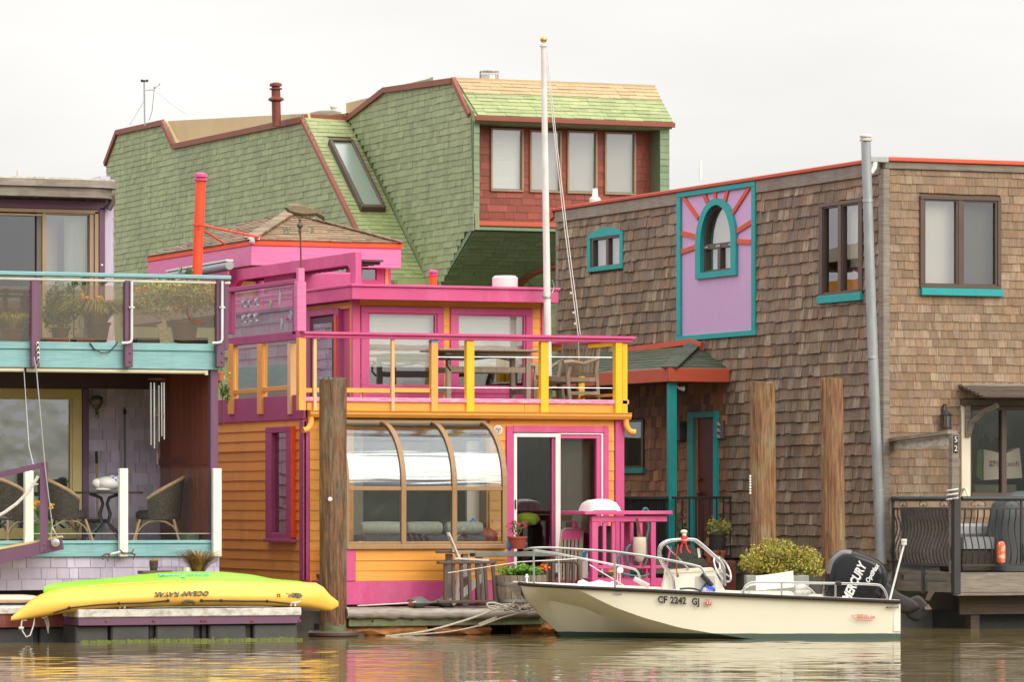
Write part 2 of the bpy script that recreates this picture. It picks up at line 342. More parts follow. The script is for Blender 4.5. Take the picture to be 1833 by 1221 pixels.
mk('black_plastic', (.05, .05, .05), (.075, .075, .072), scale=3, bump=.12, bs=30, rough=.5, dirt=(.10, .10, .09), damt=.4, dscale=2)
mk('algae', (.16, .20, .03), (.07, .09, .02), scale=9, bump=.5, bs=50)
mk('black_iron', (.03, .03, .032), (.045, .04, .038), rough=.45, scale=6, bump=.08)
mk('grey_iron', (.075, .08, .09), (.05, .05, .055), rough=.5, scale=5, bump=.08)
mk('steel', (.62, .62, .60), rough=.22, metal=1, bump=0, scale=3)
mk('dull_steel', (.46, .46, .45), (.36, .36, .35), rough=.4, metal=.85, scale=6, bump=.05)
mk('galvanised', (.36, .39, .41), (.28, .30, .31), rough=.5, metal=.35, grain=(4, 4, 1), scale=3, bump=.05, dirt=(.5, .47, .42), damt=.35, dscale=4)
mk('copper', (.21, .135, .075), (.10, .13, .085), rough=.45, metal=.5, scale=14, bump=.3, bs=60)
mk('verdigris', (.17, .21, .13), (.11, .13, .08), rough=.6, metal=.3, scale=14, bump=.1)
mk('pile_wood', (.27, .125, .055), (.075, .042, .028), grain=(28, 28, 2.2), scale=1.2, lo=.36, hi=.62, bump=1, bs=3.5, bgrain=(26, 26, 1.5), dirt=(.25, .25, .165), dscale=3.4, damt=.8, rnd=.02)
mk('pile_wood_pale', (.33, .175, .08), (.14, .065, .03), grain=(28, 28, 2.2), scale=1.2, lo=.36, hi=.62, bump=1, bs=3.5, bgrain=(26, 26, 1.5), dirt=(.29, .30, .17), dscale=3.4, damt=.85, rnd=.02)
mk('red_cedar_wall', (.31, .075, .038), (.19, .045, .025), grain=(18, 18, .8), scale=1.4, bump=.2, bs=8, rnd=.2, rough=.4)
mk('door_red', (.14, .025, .02), (.11, .02, .018), grain=VG, bump=.05)
mk('boat_cream', (.80, .77, .64), (.77, .735, .60), scale=1.3, rough=.28, bump=0, rnd=.0, dirt=(.72, .66, .5), damt=.18, dscale=2)
mk('boat_green', (.055, .10, .085), (.035, .06, .05), scale=3, grain=(1, 1, 4), bump=.05, rough=.5, dirt=(.25, .30, .22), damt=.35)
mk('boat_white', (.82, .79, .70), (.76, .72, .62), rough=.35, scale=2, bump=.02)
mk('rubber', (.025, .02, .02), rough=.55, bump=.05)
mk('gloss_black', (.01, .01, .012), rough=.12, bump=0, spec=.35, rnd=0)
mk('grey_gloss', (.17, .16, .16), rough=.2, bump=0, spec=.6)
mk('kayak_yellow', (.84, .52, .085), (.82, .47, .07), rough=.38, scale=1.5, bump=.03, rnd=0, dirt=(.80, .58, .14), damt=.4, dscale=2.5)
mk('kayak_green', (.29, .70, .045), (.25, .64, .04), rough=.38, scale=1.5, bump=.03, rnd=0)
mk('board_pale', (.80, .62, .50), (.80, .50, .36), grain=(1, 1, 6), rough=.35, scale=2, bump=0)
mk('rope', (.62, .57, .48), (.42, .36, .28), scale=40, bump=.6, bs=90)
mk('rope_white', (.78, .76, .72), (.58, .55, .5), scale=40, bump=.5, bs=90)
mk('black', (.02, .02, .02), bump=0)
mk('wicker', (.075, .055, .04), (.035, .027, .02), scale=18, bump=.8, bs=55, rnd=.1)
mk('rattan', (.42, .28, .15), (.3, .19, .1), grain=VG, bump=.1)
mk('blind', (.78, .80, .73), (.74, .76, .69), scale=1, bump=.5, bs=2.6, bgrain=(.01, .01, 14), rnd=.02)
mk('curtain', (.66, .70, .58), (.56, .6, .5), grain=(16, 16, .2), scale=1.5, bump=.4, bs=7, bgrain=(4, 4, .05))
mk('shade', (.54, .515, .46), (.50, .475, .42), scale=1, bump=.05)
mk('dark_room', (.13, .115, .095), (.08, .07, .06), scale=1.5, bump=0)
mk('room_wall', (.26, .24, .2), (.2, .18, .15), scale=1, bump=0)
mk('concrete', (.36, .36, .33), (.27, .27, .24), scale=3, bump=.2, dirt=(.17, .18, .14), damt=.5)
mk('foam', (.60, .25, .08), (.36, .14, .05), scale=4, bump=.5, bs=18, dirt=(.10, .07, .05), damt=.8, dscale=2.4)
mk('terracotta', (.34, .06, .035), (.26, .05, .03), scale=5, bump=.1)
mk('clay', (.5, .17, .085), (.4, .13, .07), scale=5, bump=.1)
mk('barrel', (.33, .27, .20), (.19, .15, .11), grain=VG, scale=2, bump=.35, bs=10, rnd=.18)
mk('cloth_grey', (.16, .17, .16), (.10, .11, .10), scale=5, bump=.3, bs=12)
mk('tarp', (.02, .05, .12), (.012, .03, .08), scale=4, bump=.5, bs=8)
mk('cushion_stripe', (.42, .42, .36), (.30, .31, .26), grain=(20, 20, 1), scale=1.6, bump=.2)
mk('cushion_dark', (.05, .03, .045), bump=.1)
mk('grey_fabric', (.35, .36, .37), (.29, .3, .31), scale=3, bump=.2, bs=10)
mk('grill_cover', (.085, .095, .10), (.06, .068, .072), scale=3, bump=.4, bs=6)
mk('hose', (.01, .20, .18), rough=.35, bump=0)
mk('blue_bag', (.02, .06, .42), (.5, .5, .55), scale=3, lo=.55, hi=.6, bump=.1)
mk('fender', (.72, .62, .50), (.58, .45, .36), scale=5, bump=.1, rough=.5)
mk('orange_float', (.72, .12, .03), (.75, .55, .45), scale=14, lo=.5, hi=.6, bump=.3)
mk('gold', (.68, .45, .12), rough=.3, metal=.8, bump=0)
mk('lime', (.35, .62, .03), rough=.5, bump=0)
mk('green_leaf', (.10, .19, .035), (.055, .11, .02), scale=6, bump=0, rnd=.4)
mk('bright_leaf', (.17, .36, .035), (.09, .22, .02), scale=6, bump=0, rnd=.4)
mk('bush_leaf', (.30, .27, .035), (.28, .27, .045), scale=3, bump=0, rnd=.35, pal=[(.40, .36, .06), (.28, .29, .05), (.46, .36, .06), (.50, .29, .05), (.22, .25, .04), (.52, .40, .09), (.44, .40, .07)])
mk('olive_grass', (.46, .44, .09), (.30, .33, .07), scale=4, bump=0, rnd=.35)
mk('dry_grass', (.40, .20, .06), (.25, .14, .045), scale=4, bump=0, rnd=.4, pal=[(.42, .2, .055), (.3, .24, .07), (.38, .15, .05), (.5, .3, .1)])
mk('yellow_flower', (.85, .55, .02), (.8, .42, .02), scale=6, bump=0, rnd=.15)
mk('orange_flower', (.85, .17, .01), bump=0, rnd=.15)
mk('pink_flower', (.62, .05, .16), bump=0, rnd=.25)
mk('stem_brown', (.16, .09, .05), bump=.1)
mk('santa_red', (.6, .03, .03), bump=0)
mk('skin', (.62, .40, .30), bump=0)
mk('decal_black', (.02, .02, .02), bump=0, rnd=0); mk('decal_grey', (.16, .15, .07), bump=0, rnd=0)
mk('decal_blue', (.22, .62, .55), bump=0, rnd=0); mk('decal_red', (.62, .12, .10), bump=0, rnd=0); mk('decal_white', (.8, .8, .8), bump=0, rnd=0)
mk('logo_green', (.12, .45, .03), bump=0); mk('logo_blue', (.01, .3, .75), bump=0); mk('logo_yellow', (.85, .5, .01), bump=0); mk('logo_text', (.2, .2, .2), bump=0)
mk('suncatcher', (.52, .50, .55), (.42, .40, .47), bump=0, rnd=.1); mk('sun_green', (.35, .55, .12), bump=0); mk('sun_blue', (.3, .42, .6), bump=0)
mk('tape_blue', (.08, .28, .68), bump=0)
mk('bird_brown', (.14, .05, .025), bump=0)
M['glass'] = glass('glass_clear', (.94, .96, .95), .03, wav=.02)
M['glass_sun'] = glass('glass_sunroom', (.90, .92, .91), .06, wav=.08)
M['glass_curved'] = glass('glass_curved', (.86, .88, .87), .30, rough=.13, wav=.3, ws=(.25, 3, 6))
M['glass_sky'] = glass('glass_reflecting', (.95, .955, .94), .2, wav=.05)
M['glass_wavy'] = glass('glass_wavy', (.8, .84, .8), .22, wav=.12)
M['glass_bal'] = glass('glass_balustrade', (.97, .975, .97), -.045)
M['glass_screen'] = glass('glass_windscreen', (.88, .86, .86), .07)
M['glass_smoke'] = glass('glass_smoked', (.86, .80, .68), .01, haze=(.36, .28, .16), hz=.08)
M['glass_tint'] = glass('glass_tinted', (.62, .61, .60), .1)
M['glass_dark'] = glass('glass_dark', (.84, .82, .79), .06)
M['frosted'] = glass('glass_skylight', (.55, .65, .58), .10, rough=.25, haze=(.36, .46, .38), hz=.6)

# ------------------------------------------------------------------ walls, courses, windows
def wall_cells(m, pl, a0, a1, b0, b1, holes, n0, n1):
    A = sorted({a0, a1, *[min(max(h[i], a0), a1) for h in holes for i in (0, 1)]}); B = sorted({b0, b1, *[min(max(h[i], b0), b1) for h in holes for i in (2, 3)]})
    for i in range(len(A) - 1):
        run = None
        for j in range(len(B) - 1):
            ca, cb = (A[i] + A[i + 1]) / 2, (B[j] + B[j + 1]) / 2
            if any(h[0] < ca < h[1] and h[2] < cb < h[3] for h in holes):
                if run: pl.box(m, A[i], A[i + 1], run[0], run[1], n0, n1); run = None
            else: run = (run[0], B[j + 1]) if run else (B[j], B[j + 1])
        if run: pl.box(m, A[i], A[i + 1], run[0], run[1], n0, n1)
    return m
def courses(pl, poly, holes, pitch, wmin, wmax, gap=.004, rag=0, rot=0, b_start=None):
    """split a wall outline (a,b) into rows of pieces: (a0, a1, b0, tilt)"""
    out = []; bs = [p[1] for p in poly]; b = b_start if b_start is not None else min(bs); top = max(bs); k = len(poly)
    while b < top - .02:
        bm = min(b + pitch * .5, top - .001); xs = []
        for i in range(k):
            (x0, y0), (x1, y1) = poly[i], poly[(i + 1) % k]
            if (y0 <= bm < y1) or (y1 <= bm < y0): xs.append(x0 + (bm - y0) / (y1 - y0) * (x1 - x0))
        xs.sort(); segs = [(xs[i], xs[i + 1]) for i in range(0, len(xs) - 1, 2)]
        for h in holes:
            if h[2] < bm < h[3]:
                ns = []
                for s0, s1 in segs:
                    if h[1] <= s0 or h[0] >= s1: ns.append((s0, s1)); continue
                    if h[0] > s0 + .01: ns.append((s0, h[0]))
                    if h[1] < s1 - .01: ns.append((h[1], s1))
                segs = ns
        hgt = min(pitch, top - b)
        for s0, s1 in segs:
            a = s0 - random.random() * wmin * .6; first = True
            while a < s1 - .005:
                wd = random.uniform(wmin, wmax); e = min(a + wd, s1)
                if s1 - e < wmin * .35: e = s1
                st = max(a, s0)
                if e - st > .008: out.append((st + gap / 2, e - gap / 2, b + random.uniform(-rag, rag), hgt, random.uniform(-rot, rot)))
                a = e
        b += pitch
    return out
POOL = {}
def lay(root, wall, name, pl, pcs, t, mat, over=1.14, seen=None):
    """remember pieces; finish_pieces() makes the largest in view single parts and joins the rest"""
    L_ = POOL.setdefault((root.name, name), dict(root=root, mat=mat, items=[]))
    for a0, a1, b, h, ro in pcs:
        wd = a1 - a0; tt = t * random.uniform(.75, 1.25)
        mtx = Matrix((( *pl.A, 0), (*(-pl.N), 0), (*pl.B, 0), (0, 0, 0, 1))).transposed()
        mtx.translation = pl.pt((a0 + a1) / 2, b)
        mtx = mtx @ Matrix.Rotation(ro, 4, 'Y') @ Matrix.Diagonal((wd, tt, h * over, 1))
        c = pl.pt((a0 + a1) / 2, b + h / 2) - CAM; Y = c.dot(CF); px = CPX + FPX * c.dot(CR) / Y; py = HPY - FPX * c.z / Y
        area = wd * h * abs(c.normalized().dot(pl.N)) / Y ** 2
        if not (-5 < px < 1838 and -5 < py < 1226) or (seen and not seen(px, py)): area *= 1e-3
        L_['items'].append((area, mtx, wall, mat))
UNIT = {}
UV = [(-.5, -1, 0), (.5, -1, 0), (.5, 0, 0), (-.5, 0, 0), (-.5, -.3, 1), (.5, -.3, 1), (.5, 0, 1), (-.5, 0, 1)]
UF = [(0, 1, 5, 4), (1, 2, 6, 5), (3, 0, 4, 7), (0, 3, 2, 1), (4, 5, 6, 7), (2, 3, 7, 6)]
def finish_pieces(limit=300):
    for (rn, name), d in POOL.items():
        it = sorted(d['items'], key=lambda q: -q[0])
        for ar, mtx, wall, mat in it[:limit]:
            if mat.name not in UNIT:
                me = bpy.data.meshes.new(name); me.from_pydata(UV, [], UF); me.materials.append(mat); UNIT[mat.name] = me
            o = bpy.data.objects.new(name, UNIT[mat.name]); COL.objects.link(o); o.parent = wall
            m2 = mtx.copy(); m2.translation = mtx.translation - wpos(wall); o.matrix_basis = m2
        rest = it[limit:]
        if rest:
            V = np.array(UV); vs = []; fs = []; ml = []
            for k, (ar, mtx, wall, mat) in enumerate(rest):
                A = np.array(mtx); vs.append(V @ A[:3, :3].T + A[:3, 3]); fs += [tuple(i + 8 * k for i in f) for f in UF]; ml.append(mat)
            vs = np.concatenate(vs); root = d['root']; me = bpy.data.meshes.new(name)
            me.from_pydata((vs - np.array(wpos(root))).tolist(), [], fs)
            names = []
            for mt in ml:
                if mt.name not in names: names.append(mt.name); me.materials.append(mt)
            me.polygons.foreach_set('material_index', [names.index(mt.name) for mt in ml for _ in range(6)])
            o = bpy.data.objects.new(name + '_cover', me); COL.objects.link(o); o.parent = root; o['kind'] = 'stuff'
def grow(r, g): return (r[0] - g, r[1] + g, r[2] - g, r[3] + g)
def window(parent, pl, px, frame_px, fm, gm, n=.03, depth=.08, mull=(), rails=(), name='window', sill=None, blind=None, bn=-.14, label=None, inner=None):
    """casement drawn by its outer pixel box: frame, panes, optional sill and blind"""
    x0, y0, x1, y1 = px; a0, a1, b0, b1 = pl.rect(*px)
    sc = (b1 - b0) / (y1 - y0); fb = frame_px * sc; fa = frame_px * (a1 - a0) / (x1 - x0)
    m = MB()
    pl.box(m, a0, a1, b1 - fb, b1, n - depth, n, .006); pl.box(m, a0, a1, b0, b0 + fb, n - depth, n, .006)
    pl.box(m, a0, a0 + fa, b0 + fb, b1 - fb, n - depth, n, .006); pl.box(m, a1 - fa, a1, b0 + fb, b1 - fb, n - depth, n, .006)
    cx = [a0 + fa]; cy = [b0 + fb]
    for q, wq in mull:
        aq = pl.ab(q, (y0 + y1) / 2)[0]; hw = wq * fa / frame_px / 2
        pl.box(m, aq - hw, aq + hw, b0 + fb, b1 - fb, n - depth * .8, n - .008); cx += [aq - hw, aq + hw]
    cx.append(a1 - fa)
    w_ = part(name, m, fm, parent, label)
    if inner:
        im = MB(); g = .018
        for k in range(0, len(cx), 2):
            i0, i1 = cx[k] + .002, cx[k + 1] - .002; j0, j1 = b0 + fb + .002, b1 - fb - .002
            for q in ((i0, i1, j1 - g, j1), (i0, i1, j0, j0 + g), (i0, i0 + g * 1.6, j0 + g, j1 - g), (i1 - g * 1.6, i1, j0 + g, j1 - g)): pl.box(im, *q, n - depth * .7, n - .02)
        part('sash', im, inner, w_)
    for k in range(0, len(cx), 2):
        pm = MB(); pl.box(pm, cx[k], cx[k + 1], b0 + fb, b1 - fb, n - depth * .55, n - depth * .55 + .006)
        part('pane', pm, gm if not isinstance(gm, (list, tuple)) else gm[(k // 2) % len(gm)], w_)
    if sill:
        sm = MB(); s0, s1, sb, st = pl.rect(*sill[0]); pl.box(sm, s0, s1, sb, st, -.01, n + .03, .006); part('sill', sm, sill[1], w_)
    if blind:
        bm = MB(); q0, q1, r0, r1 = pl.rect(*blind[0]); pl.box(bm, q0, q1, r0, r1, bn - .012, bn); part('blind', bm, blind[1], w_)
    return w_
def txt(s, size, mat, pos, xa, ya, parent, name='lettering', ext=.002, bold=0, shear=0, sx=1):
    cu = bpy.data.curves.new('t', 'FONT'); cu.body = s; cu.size = size; cu.extrude = ext; cu.align_x = 'CENTER'; cu.align_y = 'CENTER'; cu.offset = bold; cu.shear = shear; cu.resolution_u = 3
    tmp = bpy.data.objects.new('t', cu); COL.objects.link(tmp)
    me = bpy.data.meshes.new_from_object(tmp.evaluated_get(bpy.context.evaluated_depsgraph_get()))
    COL.objects.unlink(tmp); bpy.data.objects.remove(tmp); bpy.data.curves.remove(cu)
    xa, ya = Vector(xa).normalized(), Vector(ya).normalized(); za = xa.cross(ya)
    me.materials.clear(); me.materials.append(mat)
    mm = MB(); mm.v = [Vector(pos) + xa * v.co.x * sx + ya * v.co.y + za * v.co.z for v in me.vertices]; mm.f = [tuple(p.vertices) for p in me.polygons]; mm.sm = [False] * len(mm.f)
    bpy.data.meshes.remove(me)
    return obj(name, mm, mat, parent)
def leaf_cloud(c, r, n, size, seed=0, fill=.55, axes=None, flat=.5, squash=1.0):
    rg = random.Random(seed); m = MB(); c = Vector(c); vs = []; fs = []
    hub = [Vector((rg.gauss(0, 1), rg.gauss(0, 1), rg.gauss(0, .8))).normalized() * rg.uniform(.3, .95) for _ in range(max(5, n // 40))]
    for i in range(n):
        h = rg.choice(hub); d = h + Vector((rg.gauss(0, 1), rg.gauss(0, 1), rg.gauss(0, 1))) * (.2 * fill + .08)
        if d.length > 1.08: d = d.normalized() * rg.uniform(.9, 1.08)
        p = c + Vector((d.x * r[0], d.y * r[1], d.z * r[2]))
        s_ = size * rg.uniform(.6, 1.35); q = Vector((rg.gauss(0, 1), rg.gauss(0, 1), rg.gauss(.4, 1))).normalized(); u = q.orthogonal().normalized(); w_ = q.cross(u)
        an = rg.uniform(0, 6.28); u2 = u * math.cos(an) + w_ * math.sin(an); w2 = q.cross(u2)
        o = len(vs); vs += [p - u2 * s_, p + w2 * s_ * flat + q * s_ * .15, p + u2 * s_, p - w2 * s_ * flat + q * s_ * .15]; fs.append((o, o + 1, o + 2, o + 3))
    return m.add(vs, fs)
def blades(c, n, h, spread, wd, seed=0, droop=.6, flat=None, segs=4):
    rg = random.Random(seed); m = MB(); c = Vector(c)
    for i in range(n):
        an = rg.uniform(0, 6.28); sp = spread * rg.uniform(.2, 1); hh = h * rg.uniform(.6, 1.1)
        d = Vector((math.cos(an), math.sin(an) * (flat or 1), 0)); sd = Vector((-d.y, d.x, 0)); b0 = c + d * rg.uniform(0, .12) * spread
        vs = []
        for k in range(segs + 1):
            t = k / segs; p = b0 + d * sp * t ** 1.3 + Vector((0, 0, hh * (t - droop * t ** 2.4))); ww = wd * (1 - t * .85)
            vs += [p - sd * ww, p + sd * ww]
        m.add(vs, [(2 * k, 2 * k + 1, 2 * k + 3, 2 * k + 2) for k in range(segs)])
    return m
# ------------------------------------------------------------------ water, far shore behind the viewer
wm = bpy.data.materials.new('water'); wm.use_nodes = True
_b = wm.node_tree.nodes['Principled BSDF']; _b.inputs['Base Color'].default_value = (.15, .115, .05, 1); _b.inputs['Roughness'].default_value = .055; _b.inputs['IOR'].default_value = 1.33
def build_water():
    fx = np.arange(-11, 11.01, .055); fy = np.concatenate([np.arange(40, 60, .05), np.arange(60, 70, .09)])
    X = np.concatenate([[-4000, -900, -200, -60, -25], fx, [25, 60, 200, 900, 4000]]); Y = np.concatenate([[-900, -200, 0, 20, 32, 38], fy, [74, 85, 110, 200, 700, 4000]])
    gx, gy = np.meshgrid(X, Y); z = np.zeros_like(gx); rg = np.random.RandomState(3)
    for lam, slope, n, spread in ((2.6, .0035, 6, .9), (1.1, .006, 9, 1.0), (.55, .0095, 14, 1.1), (.28, .0115, 18, 1.3)):
        for _ in range(n):
            l = lam * rg.uniform(.7, 1.4); th = rg.normal(1.5708, spread * .5); k = 2 * np.pi / l
            z += slope / np.sqrt(n) * 1.4 / k * np.sin(k * (np.cos(th) * gx + np.sin(th) * gy) + rg.uniform(0, 6.28))
    patch = .55 + .45 * np.sin(gx * .7 + 1.3 * np.sin(gy * .31)) * np.sin(gy * .45 + .8 * np.sin(gx * .5))
    z *= .75 + .5 * patch
    fade = np.clip((11 - np.abs(gx)) / 2, 0, 1) * np.clip((gy - 40) / 2, 0, 1) * np.clip((70 - gy) / 3, 0, 1); z *= fade
    me = bpy.data.meshes.new('water'); nx, ny = len(X), len(Y)
    P_ = np.stack([gx * CR.x + gy * CF.x, gx * CR.y + gy * CF.y, z], -1).reshape(-1, 3)
    i = (np.arange(ny - 1)[:, None] * nx + np.arange(nx - 1)[None]).reshape(-1)
    q = np.stack([i, i + 1, i + nx + 1, i + nx], -1)
    me.vertices.add(len(P_)); me.vertices.foreach_set('co', P_.astype(np.float32).reshape(-1))
    me.loops.add(q.size); me.loops.foreach_set('vertex_index', q.reshape(-1).astype(np.int32))
    me.polygons.add(len(q)); me.polygons.foreach_set('loop_start', np.arange(0, q.size, 4, dtype=np.int32))
    me.polygons.foreach_set('use_smooth', np.ones(len(q), bool)); me.update(); me.validate()
    me.materials.append(wm); o = bpy.data.objects.new('water', me); COL.objects.link(o); o['kind'] = 'structure'
_w = wm.node_tree; _g = _w.nodes.new('ShaderNodeNewGeometry'); _p = _w.nodes.new('ShaderNodeMapping'); _p.inputs['Rotation'].default_value = (0, 0, YAW); _p.inputs['Scale'].default_value = (4, 11, 1); _n = _w.nodes.new('ShaderNodeTexNoise'); _n.inputs['Scale'].default_value = 1; _n.inputs['Detail'].default_value = 3
_q = _w.nodes.new('ShaderNodeBump'); _q.inputs['Strength'].default_value = .05; _q.inputs['Distance'].default_value = .012
for _o, _i in ((_g.outputs['Position'], _p.inputs[0]), (_p.outputs[0], _n.inputs['Vector']), (_n.outputs[0], _q.inputs['Height']), (_q.outputs[0], _b.inputs['Normal'])): _w.links.new(_o, _i)
build_water()
def build_hills():
    m = MB(); n = 90; vs = []
    for i in range(n + 1):
        t = math.radians(110 + 320 * i / n - 270 + 22.5 * 0); a = math.pi * 1.5 - YAW + (i / n - .5) * 2.6
        d = 420 + 40 * math.sin(i * .7); hh = 16 + 7 * math.sin(i * .33 + 1) + 4 * math.sin(i * 1.1) + 3 * math.sin(i * 2.3)
        for k, (dd, zz) in enumerate(((0, -1), (25, hh * .45), (80, hh), (160, hh * .8))): vs.append((math.cos(a) * (d + dd), math.sin(a) * (d + dd), zz))
    m.add(vs, [(i * 4 + k, i * 4 + 4 + k, i * 4 + 5 + k, i * 4 + 1 + k) for i in range(n) for k in range(3)], True)
    obj('hills', m, paint('hill_green', (.06, .08, .035), (.035, .05, .025), scale=.08, bump=0), kind='structure')
build_hills()

HG_ = 'houseboats moored side by side along the dock'
# ------------------------------------------------------------------ green houseboat at the back
GU, GV, GA = 29.22, 72.3, 28.34
gs, gf, ga = Sp(GU), Fp(GV), Sp(GA)
green = thing('houseboat', 'tall green shingled houseboat with a mansard tower, rising behind the others', 'houseboat', (GU, GV, 0), HG_)
tower_px = [(622, 212), (690, 158), (812, 140), (843, 204), (849, 411), (836, 412), (790, 510), (772, 560), (400, 560)]
main_px = [(190, 292), (211, 235), (293, 216), (312, 260), (543, 211), (640, 415), (730, 560), (205, 560)]
m = MB(); gs.poly(m, [(622, 212), (690, 158), (812, 140), (843, 204), (849, 411), (836, 412), (790, 510), (760, 600), (640, 600)], -.02, -.1)
tw = part('tower_wall', m, M['green_shingle'], green)
lay(green, tw, 'shingle', gs, courses(gs, [gs.ab(*p) for p in [(622, 212), (690, 158), (812, 140), (843, 204), (849, 411), (836, 412), (790, 510), (772, 560), (735, 640), (700, 640), (760, 470), (700, 350)]], [], .118, .12, .34, rag=.006, rot=.012), .016, M['green_shingle'], seen=lambda x, y: y < 505)
m = MB(); ga.poly(m, [(190, 292), (211, 235), (293, 216), (312, 260), (543, 211), (640, 415), (730, 640), (205, 640)], -.02, -.3)
mw = part('long_wall', m, M['green_shingle'], green)
lay(green, mw, 'shingle', ga, courses(ga, [ga.ab(*p) for p in main_px], [], .118, .12, .34, rag=.006, rot=.012), .016, M['green_shingle'], seen=lambda x, y: x > 205 and y < 490 and y < 540 - .3 * (x - 190))
# sloping front roof between long wall and tower, with skylight
p0, p1 = ga.hit(543, 211), ga.hit(640, 415)
sdir = (p0 - p1).normalized(); rn_ = Vector((1, 0, 0)).cross(sdir).normalized()
if rn_.z < 0: rn_ = -rn_
rp = Pl(p0, (1, 0, 0), sdir, rn_)
wR = GU - GA
m = MB(); rp.box(m, -.02, wR + .05, -7.2, .02, -.12, -.02); sr = part('sloping_roof', m, M['green_roof'], green)
lay(green, sr, 'roof_shingle', rp, courses(rp, [(.03, -7.1), (wR, -7.1), (wR, 0), (.03, 0)], [(.2, wR - .12, -2.6, -.62)], .125, .12, .3, rag=.006), .014, M['green_roof'], seen=lambda x, y: y < 420)
a_, b_ = rp.ab(592, 257); a2, b2 = rp.ab(648, 380); sk_a0, sk_a1, sk_b0, sk_b1 = .24, wR - .16, b2, b_
m = MB()
for q in ((sk_a0, sk_a1, sk_b1 - .07, sk_b1), (sk_a0, sk_a1, sk_b0, sk_b0 + .09), (sk_a0, sk_a0 + .06, sk_b0 + .09, sk_b1 - .07), (sk_a1 - .06, sk_a1, sk_b0 + .09, sk_b1 - .07)): rp.box(m, *q, -.02, .13, .01)
sky_l = part('skylight', m, M['bronze'], green)
m = MB(); rp.box(m, sk_a0 + .06, sk_a1 - .06, sk_b0 + .09, sk_b1 - .07, .07, .085); part('pane', m, M['frosted'], sky_l)
m = MB(); rp.box(m, sk_a0 + .06, sk_a1 - .06, sk_b0 + .09, sk_b1 - .07, -.018, .0); part('shaft', m, M['concrete'], sky_l)
# ridge and rake trims
def strip(pl, pts, wd, mat, parent, n0=.0, n1=.06, name='trim'):
    for (xa, ya), (xb, yb) in zip(pts, pts[1:]):
        m = MB(); A, B = pl.pp(xa, ya, (n0 + n1) / 2), pl.pp(xb, yb, (n0 + n1) / 2); m.beam(A, B, n1 - n0, wd, up=pl.N.cross(B - A)); part(name, m, mat, parent)
strip(ga, [(190, 294), (211, 237), (293, 219), (312, 262), (543, 214)], .105, M['rust_trim'], green, name='ridge_board')
strip(gs, [(622, 214), (690, 161), (812, 144)], .10, M['rust_trim'], green, name='ridge_board')
strip(gs, [(812, 141), (842, 206)], .09, M['rust_trim'], green, -.02, .05, name='rake_board')
strip(ga, [(541, 212), (626, 385), (650, 436)], .07, M['rust_trim'], green, -.03, .05, name='rake_board')
m = MB(); A = ga.hit(541, 209); B = gs.hit(622, 211); m.beam(A, B, .08, .09); part('ridge_board', m, M['rust_trim'], green)
# notch roof (tan) behind the long wall
m = MB()
nA, nB, nC = ga.pp(293, 216, -.06), ga.pp(312, 260, -.06), ga.pp(543, 212, -.06)
m.add([nA, nB, nC, nC + Vector((1.5, 0, .25)), nA + Vector((1.6, 0, .0)), nB + Vector((1.4, .2, .5))], [(0, 1, 5, 4), (1, 2, 3, 5)])
m.prism([nA + Vector((.02, 0, 0)), nC + Vector((.02, 0, .1)), nC + Vector((.1, 0, -.3)), nB + Vector((.1, 0, -.2))], (.05, 0, 0))
part('tan_roof', m, M['tan_sunlit'], green)
m = MB(); A = ga.hit(213, 232); m.box(GA, GU + 3, A.y - 2.6, A.y, A.z - .3, A.z - .02); m.box(GA + .35, GU + .05, 78.8, A.y - .3, 4, ga.hit(543, 211).z - .9); part('roof_deck', m, M['tan_roof'], green)
# tower front: frame band, recessed red wall, four windows
a0, a1, b0, b1 = gf.rect(844, 204, 1198, 411); a0 = GU + .002
wR1 = a1; zt, zb = b1, b0
l1 = gf.ab(858, 300)[0]; r0 = gf.ab(1181, 280)[0]; zbt = gf.ab(1000, 226)[1]; zrb = gf.ab(900, 404)[1]
m = MB(); gf.box(m, a0, l1, zb, zt, -.5, -.02); gf.box(m, r0, a1, zb, zt, -.5, -.02); gf.box(m, l1, r0, zbt, zt, -.5, -.02); gf.box(m, l1, r0, zb, zb + .06, -.5, -.02)
fw = part('front_frame', m, M['green_front'], green)
for rc, wmn in (((a0, l1, zb, zt), .09), ((r0, a1, zb, zt), .2), ((l1, r0, zbt, zt - .02), .2)):
    A0, A1, B0, B1 = rc
    lay(green, fw, 'front_shingle', gf, courses(gf, [(A0, B0), (A1, B0), (A1, B1), (A0, B1)], [], .118, wmn, .36, rag=.004), .016, M['green_front'])
wins = [(877, 229, 936, 343), (947, 233, 1004, 345), (1014, 234, 1068, 347), (1081, 236, 1137, 349)]
RN = -.42; gr = Fp(GV - RN)
hl = [grow(gr.rect(*w_), -.02) for w_ in wins]
m = MB(); A0, A1, B0, B1 = l1, r0, zb + .06, zbt; wall_cells(m, gr, A0, A1, B0, B1, hl, -.1, -.015); rw = part('red_wall', m, M['red_shingle'], green)
lay(green, rw, 'red_shingle', gr, courses(gr, [(A0, B0), (A1, B0), (A1, B1), (A0, B1)], hl, .125, .16, .4, rag=.006), .014, M['red_shingle'])
for i, w_ in enumerate(wins):
    window(green, gr, w_, 3.4, M['tan_frame'], M['glass_sky'], n=.05, depth=.1, blind=((w_[0] + 4, w_[1] + 5, w_[2] - 4, w_[3] - 6), M['blind'] if i == 0 else M['shade']), bn=-.06)
m = MB(); gf.pb(m, 856, 400, 1181, 408, -.38, .02, .008); part('sill_board', m, M['copper_fascia'], green)
m = MB(); gf.box(m, a0, a1, zb - .05, zb, -.5, .03, .008); part('bottom_board', m, M['green_front'], green)
